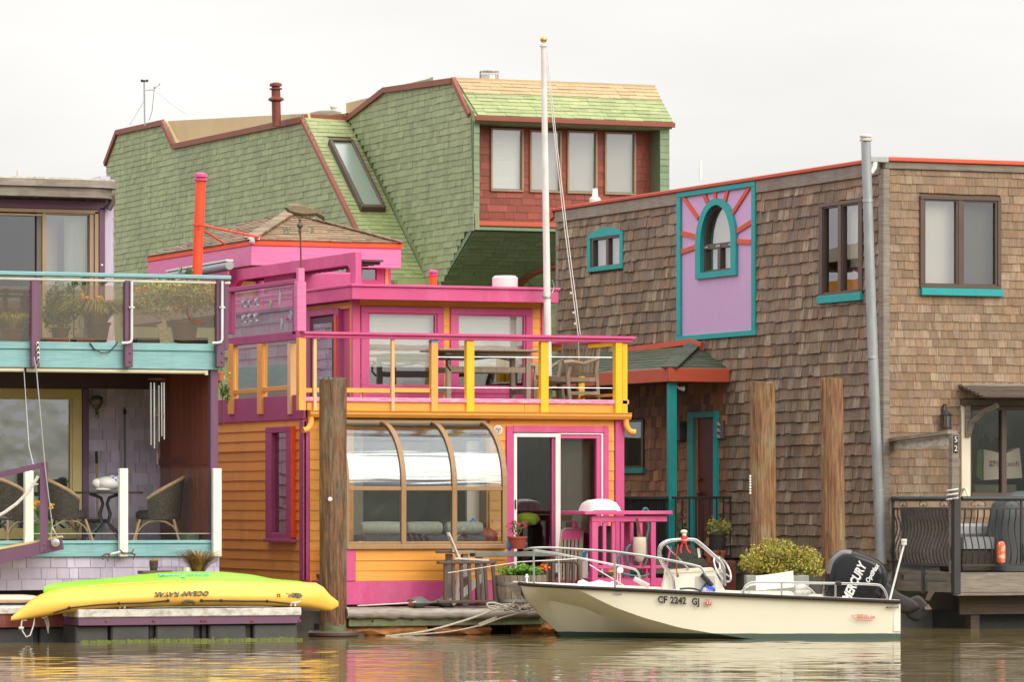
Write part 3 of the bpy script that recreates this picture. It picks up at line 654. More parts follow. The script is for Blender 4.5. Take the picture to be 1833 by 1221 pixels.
# mansard over the windows
eL, eR = gf.hit(841, 207), gf.hit(1200, 216); tL = gs.hit(812, 141)
tR = Fp(tL.y).hit(1172, 158); tR.z = tL.z
md = (tL - Vector((tL.x, GV - .12, eL.z))); md.x = 0
mp_ = Pl((GU, GV - .12, eL.z), (1, 0, 0), md.normalized(), Vector((1, 0, 0)).cross(md).normalized() * (1 if Vector((1, 0, 0)).cross(md).z > 0 else -1))
mh = md.length; mR = wR1 - GU
tx = tR.x - GU
m = MB(); m.prism([mp_.pt(0, 0, -.02), mp_.pt(mR + .03, 0, -.02), mp_.pt(tx, mh, -.02), mp_.pt(0, mh, -.02)], mp_.N * -.12); mr_ = part('mansard_roof', m, M['green_roof'], green)
cut = mh * .62
lay(green, mr_, 'roof_shingle', mp_, courses(mp_, [(0.04, 0), (mR + .03, 0), (mR + (tx - mR) * .62, cut), (.04, cut)], [], .125, .14, .36, rag=.008, rot=.01), .016, M['green_roof'])
lay(green, mr_, 'ridge_shingle', mp_, courses(mp_, [(0.04, cut), (mR + (tx - mR) * .62, cut), (tx, mh), (.04, mh)], [], .125, .16, .4, rag=.006), .016, M['tan_roof'])
m = MB(); m.box(GU - .02, GU + mR + .05, GV - .16, GV - .1, eL.z - .09, eL.z - .005, .008); part('eave_board', m, M['rust_trim'], green)
m = MB(); m.box(GU + .02, GU + tx, tL.y - .02, tL.y + 5.5, tL.z - .2, tL.z + .03); part('flat_roof', m, M['tan_roof'], green)
# undercut below the tower with round window
u0 = Vector((GU, GV + .02, zb - .05)); u1 = gs.hit(790, 510); ud = u0 - u1; ud.x = 0
up_ = Pl((GU, u1.y, u1.z), (1, 0, 0), ud.normalized(), Vector((0, -1, -1)))
nn = Vector((1, 0, 0)).cross(ud).normalized(); up_.N = nn if nn.y < 0 else -nn
m = MB(); up_.box(m, 0.0, mR, -.3, ud.length - .03, -.1, -.015); uc = part('undercut_wall', m, M['green_front'], green)
lay(green, uc, 'under_shingle', up_, courses(up_, [(0.02, -.3), (mR, -.3), (mR, ud.length - .03), (.02, ud.length - .03)], [], .125, .2, .4), .014, M['green_front'], seen=lambda x, y: y < 510 and x < 1000)
ca, cb = up_.ab(975, 512); rr = abs(up_.ab(930, 512)[0] - ca)
def arc(c, r, k=24, t0=0, t1=2 * math.pi, ry=None): return [(c[0] + r * math.cos(t0 + (t1 - t0) * i / k), c[1] + (ry or r) * math.sin(t0 + (t1 - t0) * i / k)) for i in range(k)]
m = MB(); m.ringframe(up_, arc((ca, cb), rr + .09, ry=rr * 1.25 + .09), arc((ca, cb), rr - .02, ry=rr * 1.25 - .02), .0, .06); rwn = part('round_window', m, M['rust_trim'], green)
m = MB(); m.prism([up_.pt(a, b, .01) for a, b in arc((ca, cb), rr - .02, ry=rr * 1.25 - .02)], up_.N * .01); part('pane', m, M['glass_wavy'], rwn)
# lower body
lb = Fp(u1.y + .1); m = MB(); m.box(GA + .1, wR1 + .2, u1.y + .12, GV + 18, -.2, u1.z + .1); bw = part('lower_wall', m, M['green_roof'], green)
q0 = lb.ab(960, 560)[0]; q1 = lb.ab(1010, 560)[0]
lay(green, bw, 'lower_shingle', Fp(u1.y + .11), courses(lb, [(q0, 3.2), (q1, 3.2), (q1, 5.4), (q0, 5.4)], [], .125, .12, .3), .014, M['green_roof'])
m = MB(); m.box(GU + .1, wR1 - .02, GV + .6, GV + 6, zb + .1, tL.z - .25); part('inner_body', m, M['room_wall'], green)
m = MB(); p = P(876, 142, 80); m.lathe([(.17, 0), (.17, .12), (.165, .13), (.17, .14)], p + Vector((0, 0, -.06)), 16); cap = part('vent_base', m, M['dull_steel'], green)
m = MB()
for k in range(16):
    an = k * math.pi / 8; m.tube([p + Vector((math.cos(an) * .17, math.sin(an) * .17, 0)), p + Vector((math.cos(an) * .17, math.sin(an) * .17, .14))], .008, 4)
m.lathe([(.175, .135), (.175, .15)], p, 16); part('vent_cage', m, M['dull_steel'], green)
def chim(name, label, cat, px, ytop, ybot, Y, r, mat, capm, lean=0, ring=None):
    s = Y / FPX; b = P(px[1], ybot, Y); t_ = P(px[0], ytop, Y); r *= s
    o = thing(name, label, cat, b); ax = t_ - b; h = ax.length
    m = MB(); m.lathe([(r, -.1), (r, h - r * 1.2)], b, 18, ax); part('pipe', m, mat, o)
    m = MB(); q = b + ax * ((h - r * 1.6) / h)
    m.lathe([(r * .8, 0), (r * 1.45, 0), (r * 1.45, r * .25), (r * .9, r * .3), (r * .9, r * .7), (r * 1.4, r * .75), (r * 1.35, r * 1.3), (r * .6, r * 1.6)], q, 18, ax); part('cap', m, capm, o)
    if ring:
        m = MB(); z = (ybot - ring) * s; m.lathe([(r, z - .03), (r * 1.75, z), (r * 1.75, z + .03), (r, z + .07)], b, 18, ax); part('storm_collar', m, mat, o)
    return o
chim('chimney_pipe', 'rust red chimney pipe with a collar on the green roof ridge', 'chimney', (493.5, 495), 147, 216, 84, 8, M['rust_pipe'], M['rust_pipe'], ring=179)
dm = thing('roof_dome', 'bronze domed skylight peeping over the green roof ridge', 'skylight', P(585, 212, 86))
m = MB(); c = P(585, 214, 86); m.lathe([(.46, 0), (.42, .08), (.32, .13), (.18, .165), (.02, .175)], c, 24); part('dome', m, M['copper'], dm)
m = MB(); m.ball(P(597, 190, 86), (.075, .075, .06)); m.lathe([(.05, 0), (.06, .08)], P(597, 196, 86), 10); part('finial', m, M['white'], dm)
ws = thing('weather_station', 'thin pole with wind cups and vane on the green roof at upper left', 'weather station', P(259, 222, 90))
m = MB(); m.tube([P(259, 224, 90), P(258, 146, 90)], .016, 6); m.tube([P(259, 161, 90), P(276, 160, 90), P(277, 155, 90)], .012, 5); part('mast', m, M['dull_steel'], ws)
m = MB()
for dx, dy in ((-4, 0), (5, 0), (0, 1)): m.ball(P(258 + dx, 144 + dy, 90 + dy * .05), .03, 8, 6)
m.tube([P(254, 144, 90), P(263, 144, 90)], .008, 4); part('wind_cup', m, M['black'], ws)
m = MB(); m.tube([P(276, 157, 90), P(286, 150, 90)], [.02, .006], 5); m.ball(P(277, 156, 90), .028, 8, 6); m.prism([P(281, 153, 90), P(286, 148, 90), P(287, 152, 90)], CF * .01); part('vane', m, M['dull_steel'], ws)
m = MB(); m.tube([P(276, 160, 90), P(272, 200, 90), P(266, 216, 90)], .006, 4); part('cable', m, M['black'], ws)
m = MB(); m.tube([P(258, 180, 90), P(232, 224, 90.5)], .004, 4); m.tube([P(277, 162, 90), P(312, 190, 88), P(335, 205, 86)], .004, 4); part('guy_wire', m, M['dull_steel'], ws)

# ------------------------------------------------------------------ brown cedar houseboat
BU, BV, BB = 29.87, 57.98, 70.1
bs_, bf = Sp(BU), Fp(BV)
brown = thing('houseboat', 'brown cedar shingled flat roofed houseboat with teal trimmed windows, on the right', 'houseboat', (BU, BV, 0), HG_)
BT = bf.ab(1600, 288)[1]; BR = 36.0; BZ = .95
Bf = bf.rect(1645, 352, 1790, 517)
door_r = bf.rect(1733, 728, 1900, 890)
m = MB(); wall_cells(m, bf, BU, BR, BZ, BT, [grow(Bf, -.02), grow(door_r, -.01)], -.16, -.02); fw = part('front_wall', m, M['cedar_front'], brown)
bcorner = bf.ab(1592, 600)[0]
lay(brown, fw, 'front_shingle', bf, courses(bf, [(bcorner, BZ), (BR, BZ), (BR, BT - .12), (bcorner, BT - .12)], [grow(Bf, .0), grow(door_r, .1)], .125, .07, .21, rag=.005, gap=.003), .018, M['cedar_front'], seen=lambda x, y: y < 700 or (x < 1700 and y < 780))
sw = bs_.rect(1470, 360, 1548, 530); aw = bs_.rect(1252, 362, 1322, 495); smw = bs_.rect(1059, 420, 1118, 480)
pdoor = bs_.rect(1246, 742, 1283, 960); pwin = bs_.rect(1108, 752, 1153, 838)
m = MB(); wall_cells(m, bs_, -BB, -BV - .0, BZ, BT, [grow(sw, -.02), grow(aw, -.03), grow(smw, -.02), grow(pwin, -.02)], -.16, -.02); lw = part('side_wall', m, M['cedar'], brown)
ph = [bs_.rect(1216, 328, 1357, 607), grow(sw, 0), grow(smw, .03), grow(pwin, .05), grow(pdoor, .06)]
sidepoly = [(-BB, BZ), (-BV - .12, BZ), (-BV - .12, BT - .2), (-BB, BT - .2)]
_pc = courses(bs_, sidepoly, ph, .172, .08, .25, rag=.012, rot=.02, gap=.003)
porch_v = bs_.ab(1306, 700)[0]; porch_z = bs_.ab(1250, 670)[1]
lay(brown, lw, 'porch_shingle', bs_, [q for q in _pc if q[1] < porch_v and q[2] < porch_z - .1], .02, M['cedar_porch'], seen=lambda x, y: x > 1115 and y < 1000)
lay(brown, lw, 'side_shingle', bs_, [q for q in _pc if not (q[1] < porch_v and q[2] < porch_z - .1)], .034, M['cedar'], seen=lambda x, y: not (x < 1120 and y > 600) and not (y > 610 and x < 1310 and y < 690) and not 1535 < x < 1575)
m = MB(); m.box(BU + .2, BR, BV + .3, BB - .02, BT - .12, BT + .0); m.box(BU + .2, BR, BB - .15, BB, BZ, BT - .12); m.box(BR - .1, BR, BV + .2, BB - .2, BZ, BT - .12); m.box(BU + .17, BR - .1, BV + .2, BB - .2, 3.9, 4.0); part('roof', m, M['room_wall'], brown)
m = MB(); m.box(BU + .16, BR, BV + 4.2, BV + 4.3, BZ, BT - .2); part('partition', m, M['room_wall'], brown)
m = MB(); m.box(BU - .005, BR, BV - .04, BV + .02, BT - .115, BT - .01, .006); part('frieze_board', m, M['grey_wood'], brown)
_pn = bs_.rect(1216, 328, 1357, 607)
for va, vb in ((BV + .05, -_pn[1] - .01), (-_pn[0] + .01, BB)): m = MB(); m.box(BU - .045, BU + .01, va, vb, BT - .2, BT - .01, .006); part('frieze_board', m, M['grey_wood'], brown)
m = MB(); m.box(BU - .05, BR + .1, BV - .08, BV + .06, BT - .008, BT + .055, .01); part('parapet_cap', m, M['red_trim'], brown)
m = MB(); m.box(BU - .08, BU + .06, BV + .062, BB + .1, BT - .008, BT + .05, .01); m.prism([(BU - .06, BB + .1, BT + .05), (BU - .06, BB + .25, BT - .16), (BU - .06, BB + .02, BT - .1)], (.06, 0, 0)); part('parapet_cap', m, M['red_trim'], brown)
m = MB(); m.box(BU - .035, bcorner - .012, BV - .045, BV + .11, BZ, BT - .12, .008); part('corner_board', m, M['grey_wood'], brown)
m = MB(); m.box(BU - .03, BU + .01, BB - .12, BB, 3.2, BT - .2, .006); part('corner_board', m, M['grey_wood'], brown)
m = MB(); m.box(BU + .12, BR, BV + .12, BB, -.5, BZ - .01); part('hull', m, M['concrete'], brown)
window(brown, bf, (1645, 352, 1790, 517), 6.5, M['bronze'], [M['glass_sky'], M['glass_tint']], n=.05, depth=.12, mull=[(1717, 7)], sill=((1646, 517, 1792, 530), M['teal']), inner=M['bronze'], blind=((1650, 357, 1784, 512), M['shade']), bn=-.15)
window(brown, bs_, (1470, 360, 1548, 530), 7, M['bronze'], [M['glass_tint'], M['glass_sky']], n=.05, depth=.12, mull=[(1507, 5)], sill=((1470, 527, 1548, 541), M['teal']), inner=M['bronze'])
m = MB(); bs_.pb(m, 1509, 478, 1543, 526, -.16, -.15); part('red_curtain', m, M['magenta'], brown)
m = MB(); bs_.pb(m, 1508, 366, 1543, 477, -.14, -.13); part('pale_reflection', m, M['shade'], brown)  # added pale sheet standing in for the reflection in the right pane
swd = window(brown, bs_, (1059, 422, 1117, 480), 5.5, M['bronze'], M['glass_sky'], n=.03, depth=.1, mull=[(1089, 4.5)], blind=((1062, 425, 1114, 476), M['shade']), bn=-.1)
def nsurf(pl, x, y): return pl.ab(x, y)
A0, A1, B0, B1 = bs_.rect(1055, 420, 1119, 484)
m = MB(); t_ = .13
for q in ((A0, A1, B0, B0 + .075), (A0, A0 + t_, B0 + .075, B1 - .03), (A1 - t_, A1, B0 + .075, B1 - .03)): bs_.box(m, *q, -.01, .05, .005)
top = [(A0, B1 - .03), (A0 + .001, B1 + .0)] + [(A0 + (A1 - A0) * t, B1 + .12 * math.sin(math.pi * t) ** .8 + .0) for t in [i / 12 for i in range(1, 12)]] + [(A1 - .001, B1), (A1, B1 - .03)]
m.prism([bs_.pt(a, b, -.01) for a, b in top], bs_.N * .06); part('casing', m, M['teal'], swd)
# sunburst panel with the arched window
pn = bs_.rect(1216, 328, 1357, 607); tt = .14; tz = .085
pa0, pa1 = pn[0], pn[1]; pb0 = bs_.ab(1286, 606)[1]; pb1 = BT - .012
arch_a = (bs_.ab(1251, 430)[0], bs_.ab(1322, 430)[0]); arch_b = bs_.ab(1286, 494)[1]; spring = bs_.ab(1286, 436)[1]; atop = bs_.ab(1286, 357)[1]
ac = (sum(arch_a) / 2, spring); ar = (arch_a[1] - arch_a[0]) / 2; ary = atop - spring
def archpts(r, ry, bb, k=16): return [(ac[0] - r, bb), (ac[0] + r, bb)] + [(ac[0] + r * math.cos(math.pi * i / k), spring + ry * math.sin(math.pi * i / k)) for i in range(k + 1)]
m = MB(); op = archpts(ar - .03, ary - .03, arch_b + .03)
outer = []
for a, b in op:                                     # project the opening onto the panel rectangle
    da, db = a - ac[0], b - (spring - .1); k = min([x for x in [((pa1 if da > 0 else pa0) - ac[0]) / da if abs(da) > 1e-6 else 9e9, ((pb1 if db > 0 else pb0) - (spring - .1)) / db if abs(db) > 1e-6 else 9e9]])
    outer.append((ac[0] + da * k, spring - .1 + db * k))
outer[0] = (pa0, pb0); outer[1] = (pa1, pb0)
m.ringframe(bs_, outer, op, -.018, .014)
m.prism([bs_.pt(a, b, -.018) for a, b in ((outer[2][0], outer[2][1]), (pa1, pb1), (pa1 - .001, pb1))], bs_.N * .03)
for c in ((pa1, pb1), (pa0, pb1)):
    best = [o for o in outer[2:] if (abs(o[0] - c[0]) < .002 or abs(o[1] - c[1]) < .002)]
    sd_ = [o for o in best if abs(o[0] - c[0]) < .002]; tp_ = [o for o in best if abs(o[1] - c[1]) < .002 and abs(o[0] - c[0]) > .002]
    if sd_ and tp_:
        s1 = max(sd_, key=lambda o: o[1]); t1 = min(tp_, key=lambda o: abs(o[0] - c[0])); m.prism([bs_.pt(*s1, -.018), bs_.pt(*c, -.018), bs_.pt(*t1, -.018)], bs_.N * .032)
panel = part('sunburst_panel', m, M['lilac'], brown)
m = MB()
for q in ((pa0, pa1, pb1 - tz, pb1), (pa0 - .02, pa1 + .02, pb0, pb0 + tz), (pa0, pa0 + tt, pb0 + tz, pb1 - tz), (pa1 - tt, pa1, pb0 + tz, pb1 - tz)): bs_.box(m, *q, .0, .055, .006)
part('panel_frame', m, M['teal'], panel)
for xa, ya, xb, yb in ((1223, 349, 1253, 391), (1261, 343, 1270, 363), (1283, 340, 1283, 357), (1306, 337, 1300, 361), (1347, 331, 1313, 384), (1349, 397, 1319, 416), (1348, 433, 1321, 432), (1219, 416, 1250, 424), (1220, 452, 1251, 441)):
    m = MB(); A, B = bs_.pp(xa, ya, .026), bs_.pp(xb, yb, .026); m.beam(A, B, .026, .075 if abs(xa - xb) > 12 else .10, up=bs_.N.cross(B - A)); part('sun_ray', m, M['red_trim'], panel)
m = MB(); m.ringframe(bs_, archpts(ar + .02, ary + .02, arch_b - .02), archpts(ar - .17, ary - .085, arch_b + .075), -.03, .06); arw = part('arched_window', m, M['teal'], brown)
m = MB(); m.ringframe(bs_, archpts(ar - .17, ary - .085, arch_b + .075), archpts(ar - .24, ary - .12, arch_b + .11), -.1, -.01)
bs_.box(m, ac[0] - ar + .2, ac[0] + ar - .2, spring - .07, spring + .01, -.1, -.005); bs_.box(m, ac[0] - .05, ac[0] + .05, arch_b + .1, spring - .07, -.1, -.005); part('sash', m, M['bronze'], arw)
for k in (-.45, 0, .45): m = MB(); bs_.box(m, ac[0] + k - .07, ac[0] + k + .07, spring - .05, spring - .02, -.005, .01); part('latch', m, M['dull_steel'], arw)
m = MB(); m.prism([bs_.pt(a, b, -.06) for a, b in archpts(ar - .2, ary - .1, arch_b + .09)], bs_.N * .006); part('pane', m, M['glass_sky'], arw)
m = MB(); m.prism([bs_.pt(a, b, -.14) for a, b in archpts(ar - .1, ary - .05, arch_b + .03)], bs_.N * -.01); part('blind', m, M['shade'], arw)
# entrance porch on the side wall
PX0 = bs_.N * 1.05; pv1 = bs_.hit(1308, 650).y; pz = bs_.ab(1308, 662)[1]
pu = BU - 1.05
ez0 = Fp(pv1).ab(1255, 684)[1]; ez1 = Fp(pv1).ab(1255, 661)[1]; rz = bs_.ab(1245, 618)[1]; rv = bs_.hit(1247, 620).y
porch = part('porch_roof', MB().prism([(pu, pv1, ez1), (BU - .03, pv1, ez1), (BU - .03, rv, rz)], (0, 0, -.03)).prism([(pu, pv1, ez1), (BU - .03, rv, rz), (BU - .03, BB, rz), (pu, BB, ez1)], (0, 0, -.03)), M['asphalt_green'], brown)
hipn = (Vector((BU, pv1, ez1)) - Vector((pu, pv1, ez1))).cross(Vector((BU, rv, rz)) - Vector((pu, pv1, ez1))).normalized()
fpl = Pl((pu, pv1, ez1), (1, 0, 0), Vector((0, rv - pv1, rz - ez1)), hipn if hipn.z > 0 else -hipn)
lay(brown, porch, 'porch_tile', fpl, courses(fpl, [(0, 0), (1.02, 0), (1.02, Vector((0, rv - pv1, rz - ez1)).length)], [], .13, .2, .34), .012, M['asphalt_green'])
sn = Vector((BU - pu, 0, rz - ez1)); sN = Vector((0, -1, 0)).cross(sn).normalized(); sN = sN if sN.z > 0 else -sN
spl = Pl((pu, pv1, ez1), (0, -1, 0), sn, sN)
lay(brown, porch, 'porch_tile', spl, courses(spl, [(0, 0), (-(rv - pv1), sn.length), (-(BB - pv1) + .1, sn.length), (-(BB - pv1) + .1, 0)], [], .13, .22, .4), .012, M['asphalt_green'], seen=lambda x, y: x > 1060)
m = MB(); A, B = Vector((pu, pv1, ez1 + .02)), Vector((BU - .03, rv, rz + .03))
for k in range(9): m.beam(A.lerp(B, k / 9), A.lerp(B, (k + 1.15) / 9), .26, .03)
part('hip_cap', m, M['asphalt_green'], porch)
m = MB(); m.box(pu - .02, BU - .03, pv1 - .03, pv1 + .02, ez0, ez1 + .01, .006); m.box(pu - .03, pu + .02, pv1 + .021, BB, ez0, ez1 + .01, .006); part('porch_fascia', m, M['copper_fascia'], porch)
m = MB(); m.box(pu + .03, BU - .03, pv1 + .03, BB, ez0 + .03, ez0 + .05); part('porch_ceiling', m, M['dark_purple'], porch)
m = MB(); m.beam(bs_.pp(1120, 628, .05), bs_.pp(1240, 612, .05), .05, .09); m.beam(bs_.pp(1240, 612, .05), bs_.pp(1262, 620, .05), .06, .12); part('porch_flashing', m, M['red_trim'], porch)
def uv(px, py, v): h = Fp(v).hit(px, py); return h
pp_ = Fp(pv1 + .08); m = MB(); q = pp_.rect(1198, 690, 1212, 1010); pp_.box(m, q[0], q[1], .5, ez0, -.1, .0, .008); part('porch_post', m, M['teal'], brown)
cpv = BB - 3.0
m = MB(); qq = Fp(64.8).rect(1106, 760, 1118, 960); Fp(64.8).box(m, qq[0], qq[1], .5, 3.0, -.1, 0, .008); part('porch_post', m, M['teal'], brown)
m = MB()
A0, A1, B0, B1 = bs_.rect(1237, 737, 1289, 960); B0 = BZ
for q in ((A0, A0 + .22, B0, B1), (A1 - .12, A1, B0, B1), (A0 + .22, A1 - .12, B1 - .1, B1)): bs_.box(m, *q, -.02, .07, .006)
dr = part('porch_door', m, M['teal'], brown)
m = MB(); bs_.box(m, A0 + .22, A1 - .12, B0, B1 - .1, -.015, .012); part('door_leaf', m, M['door_red'], dr)
m = MB(); bs_.box(m, A0 + .22, A0 + .3, B0, B1 - .1, .012, .03); part('door_jamb', m, M['clay'], dr)
m = MB(); m.ball(bs_.pt(A0 + .4, B0 + 1.0, .05), .04, 8, 6); m.ball(bs_.pt(A0 + .4, B0 + 1.22, .04), .03, 8, 6); part('handle', m, M['bronze'], dr)
window(brown, bs_, (1106, 752, 1154, 838), 4, M['bronze'], M['glass'], n=.03, depth=.08, sill=((1106, 838, 1156, 848), M['teal']))
m = MB(); m.box(BU - 1.6, BU + .1, pv1 - .2, BB, BZ - .25, BZ - .05); part('porch_floor', m, M['grey_wood'], brown)
def fixture(name, label, cat, m, mat): o = obj(name, m, mat); return tagp(o, label, cat)
o = thing('mailbox', 'dark metal mailbox on the porch wall beside the teal door', 'mailbox', bs_.pp(1222, 790))
m = MB(); bs_.pb(m, 1214, 757, 1229, 790, .0, .12, .01); part('box', m, M['grey_iron'], o); m = MB(); bs_.pb(m, 1212, 755, 1231, 760, .0, .14, .005); part('lid', m, M['grey_iron'], o)
o = thing('wall_decoration', 'small dark triangle patterned plaque beside the porch door', 'plaque', bs_.pp(1292, 785))
m = MB(); bs_.pb(m, 1284, 753, 1300, 786, .02, .05, .005); part('plaque', m, M['bronze'], o)
for k in range(3): m = MB(); bs_.poly(m, [(1285, 763 + k * 11), (1291, 754 + k * 11), (1297, 762 + k * 11)], .05, .06); part('triangle', m, M['dull_steel'], o)
o = thing('porch_lamp', 'small white spotlight under the porch eave', 'lamp', uv(1217, 695, pv1 + .2))
m = MB(); m.lathe([(.02, 0), (.045, .1)], uv(1214, 695, pv1 + .2), 10, (1, -.2, -.1)); part('head', m, M['white'], o); m = MB(); m.tube([uv(1210, 691, pv1 + .2), uv(1215, 694, pv1 + .2)], .018, 6); part('arm', m, M['white'], o)
# porch railing: front run and the long run behind it
rl = thing('iron_railing', 'black iron porch railing in front of the teal door', 'railing', (pu, pv1, .9))
rf_ = Fp(pv1 - .05); z1 = rf_.ab(1260, 889)[1]; x0r, x1r = rf_.ab(1203, 890)[0], rf_.ab(1313, 890)[0]; zb_ = .95
m = MB(); m.box(x0r, x1r, pv1 - .08, pv1 - .03, z1 - .04, z1, .005); m.ball((x1r, pv1 - .055, z1 + .02), .045, 8, 6); part('rail', m, M['black_iron'], rl); m = MB(); m.box(x0r, x1r, pv1 - .075, pv1 - .035, zb_, zb_ + .03); part('rail', m, M['black_iron'], rl)
for k in range(9): m = MB(); xx = x0r + (x1r - x0r) * (k + .5) / 9; m.box(xx - .01, xx + .01, pv1 - .065, pv1 - .045, zb_ + .03, z1 - .04); part('baluster', m, M['black_iron'], rl)
rl2 = thing('iron_railing', 'black iron porch railing running back beneath the small brown window', 'railing', (pu, pv1 + 2, .9))
L0 = pv1 + .1; L1_ = Sp(pu).hit(1118, 895).y
m = MB(); m.box(pu - .02, pu + .03, L0, L1_, z1 - .05, z1, .005); part('rail', m, M['black_iron'], rl2); m = MB(); m.box(pu - .015, pu + .025, L0, L1_, zb_, zb_ + .03); part('rail', m, M['black_iron'], rl2)
nb = 26
for k in range(nb): m = MB(); vv = L0 + (L1_ - L0) * (k + .5) / nb; m.box(pu - .005, pu + .015, vv - .01, vv + .01, zb_ + .03, z1 - .05); part('baluster', m, M['black_iron'], rl2)
# galvanised vent pipe and gutter end at the corner
vp = thing('vent_pipe', 'leaning grey galvanised vent pipe up the corner of the brown houseboat', 'vent pipe', bf.pp(1569, 1000, .2))
ptsv = [bf.pp(1569, 1010, .16), bf.pp(1558, 760, .16), bf.pp(1548, 480, .16), bf.pp(1541, 255, .16)]
m = MB(); m.tube(ptsv, [.076, .075, .072, .07], 18); part('pipe', m, M['galvanised'], vp)
for a, b in ((1564, 878), (1552, 640), (1544.5, 360)): m = MB(); m.lathe([(.079, -.02), (.079, .02)], bf.pp(a, b, .16), 18); part('joint', m, M['dull_steel'], vp)
for a, b in ((1568, 890), (1558, 752), (1552, 617)): m = MB(); m.beam(bf.pp(a, b, .16), bf.pp(a + 16, b, .0), .02, .04); part('bracket', m, M['galvanised'], vp)
m = MB(); q = bf.pp(1541, 254, .16); m.lathe([(.06, 0), (.09, .005), (.09, .03), (.07, .035), (.07, .055), (.09, .06), (.09, .08), (.065, .1)], q, 16); part('cap', m, M['dirty_white'], vp)
gt = thing('gutter_end', 'short grey gutter end with a white elbow beside the vent pipe', 'gutter', bf.pp(1560, 290, .1))
m = MB(); bf.pb(m, 1546, 281, 1583, 291, .0, .14, .006); part('trough', m, M['galvanised'], gt)
m = MB(); m.tube([bf.pp(1560, 291, .1), bf.pp(1559, 300, .1), bf.pp(1554, 308, .1), bf.pp(1546, 310, .12)], .045, 10); part('elbow', m, M['white'], gt)
for k, (px, y0, y1, Y, r, lb, ct, nm) in enumerate(((1254, 288, 322, 76, .025, 'thin white antenna stub behind the brown roof parapet', 'antenna', 'roof_antenna'), (33, 305, 330, 70, .03, 'short cream post end showing over the weathered roof edge', 'post', 'roof_post'))):
    m = MB(); m.tube([P(px, y1, Y), P(px, y0, Y)], r, 10); fixture(nm, lb, ct, m, M['white'] if not k else M['cream'])
m = MB(); b = P(1065, 358, 77); m.lathe([(.1, -.1), (.1, .02), (.05, .07), (.045, .2)], b, 12); fixture('roof_vent', 'small white bottle shaped vent on the brown roof edge below the red wall', 'vent', m, M['white'])
# ------------------------------------------------------------------ brown houseboat: front deck, door, windscreen
m = MB()
q = bf.rect(1719, 722, 1735, 892); bf.box(m, q[0], q[1], q[2], q[3], -.02, .045, .006)
dcas = part('sliding_door', m, M['cream'], brown)
m = MB(); dz0, dz1 = door_r[2], door_r[3]; da0, da1 = door_r[0], door_r[1]
for x0, x1 in ((da0, da0 + .05), (bf.ab(1792, 800)[0], bf.ab(1801, 800)[0]), (bf.ab(1868, 800)[0], bf.ab(1880, 800)[0])): bf.box(m, x0, x1, dz0, dz1, -.08, .02, .006)
bf.box(m, da0 + .051, da1, dz0, dz0 + .06, -.08, .018); bf.box(m, da0 + .051, da1, dz1 - .06, dz1, -.08, .018); part('frame', m, M['bronze'], dcas)
m = MB(); bf.box(m, da0 + .05, da1, dz0 + .06, dz1 - .06, -.04, -.034); part('pane', m, M['glass_dark'], dcas)
Din = Fp(BV + .5)
hb = thing('hanging_ornament', 'dark bear shaped mobile hanging behind the glass door', 'ornament', Din.pp(1778, 790))
m = MB(); Din.poly(m, [(1750, 764), (1757, 760), (1785, 759), (1800, 761), (1806, 768), (1805, 788), (1801, 789), (1799, 780), (1794, 781), (1793, 791), (1789, 791), (1787, 781), (1777, 783), (1775, 792), (1771, 792), (1768, 782), (1759, 778), (1757, 789), (1754, 788)], .0, .04); part('bear_shape', m, M['black'], hb)
m = MB()
for x in (1760, 1778, 1798): m.tube([Din.pp(x, 762), Din.pp(1778, 735)], .004, 4)
part('string', m, M['black'], hb)
bg_ = thing('shopping_bag', 'white shopping bag printed with four coloured squares, behind the glass door', 'bag', Din.pp(1788, 860))
m = MB(); Din.poly(m, [(1754, 805), (1770, 808), (1790, 814), (1808, 805), (1818, 802), (1823, 856), (1754, 860)], -.06, .12); part('bag_body', m, M['white'], bg_)
m = MB(); Din.poly(m, [(1744, 806), (1753, 806), (1752, 860), (1742, 854)], -.04, .1); part('side_gusset', m, M['green_leaf'], bg_)
for i, (dx, dy, k) in enumerate(((0, 0, 'red_orange'), (6, 0, 'logo_green'), (0, 6, 'logo_blue'), (6, 6, 'logo_yellow'))): m = MB(); Din.pb(m, 1764 + dx, 825 + dy, 1769 + dx, 830 + dy, .12, .126); part('logo_square', m, M[k], bg_)
txt('Microsoft', .115, M['logo_text'], Din.pp(1794, 831, .125), (1, 0, 0), (0, 0, 1), bg_)
m = MB(); Din.pb(m, 1738, 868, 1815, 898, -.4, .1, .02); fixture('storage_chest', 'dark green chest standing inside the sliding door', 'chest', m, M['cloth_grey'])
m = MB(); bf.pb(m, 1738, 735, 1900, 860, -2.4, -2.38); part('inner_wall', m, M['room_wall'], brown)
aw_ = thing('door_awning', 'dark weathered timber awning over the glass door at right', 'awning', bf.pp(1750, 725))
m = MB(); a0, a1, b0, b1 = bf.rect(1712, 690, 1900, 722)
for k in range(6):
    t = k / 5; m2 = MB(); bf.box(m2, a0 + .02, a1, b1 - .02 - .03 * k - .03, b1 - .02 - .03 * k, .06 + .12 * k, .06 + .12 * k + .118, .004); part('slat', m2, M['dark_wood'], aw_)
m = MB(); bf.box(m, a0 + .02, a1, b1 - .02, b1 + .01, .0, .14, .004); part('top_board', m, M['grey_wood'], aw_)
m = MB(); bf.pb(m, 1718, 716, 1900, 727, .0, .1, .006); bf.pb(m, 1718, 706, 1900, 713, .5, .6, .006); part('beam', m, M['dark_wood'], aw_)
m = MB(); m.tube([bf.pp(1729, 780, .06), bf.pp(1732, 758, .12), bf.pp(1742, 740, .28), bf.pp(1756, 727, .5)], .045, 6, smooth=False); bf.pb(m, 1724, 718, 1733, 783, .045, .09, .006); part('bracket', m, M['grey_wood'], aw_)
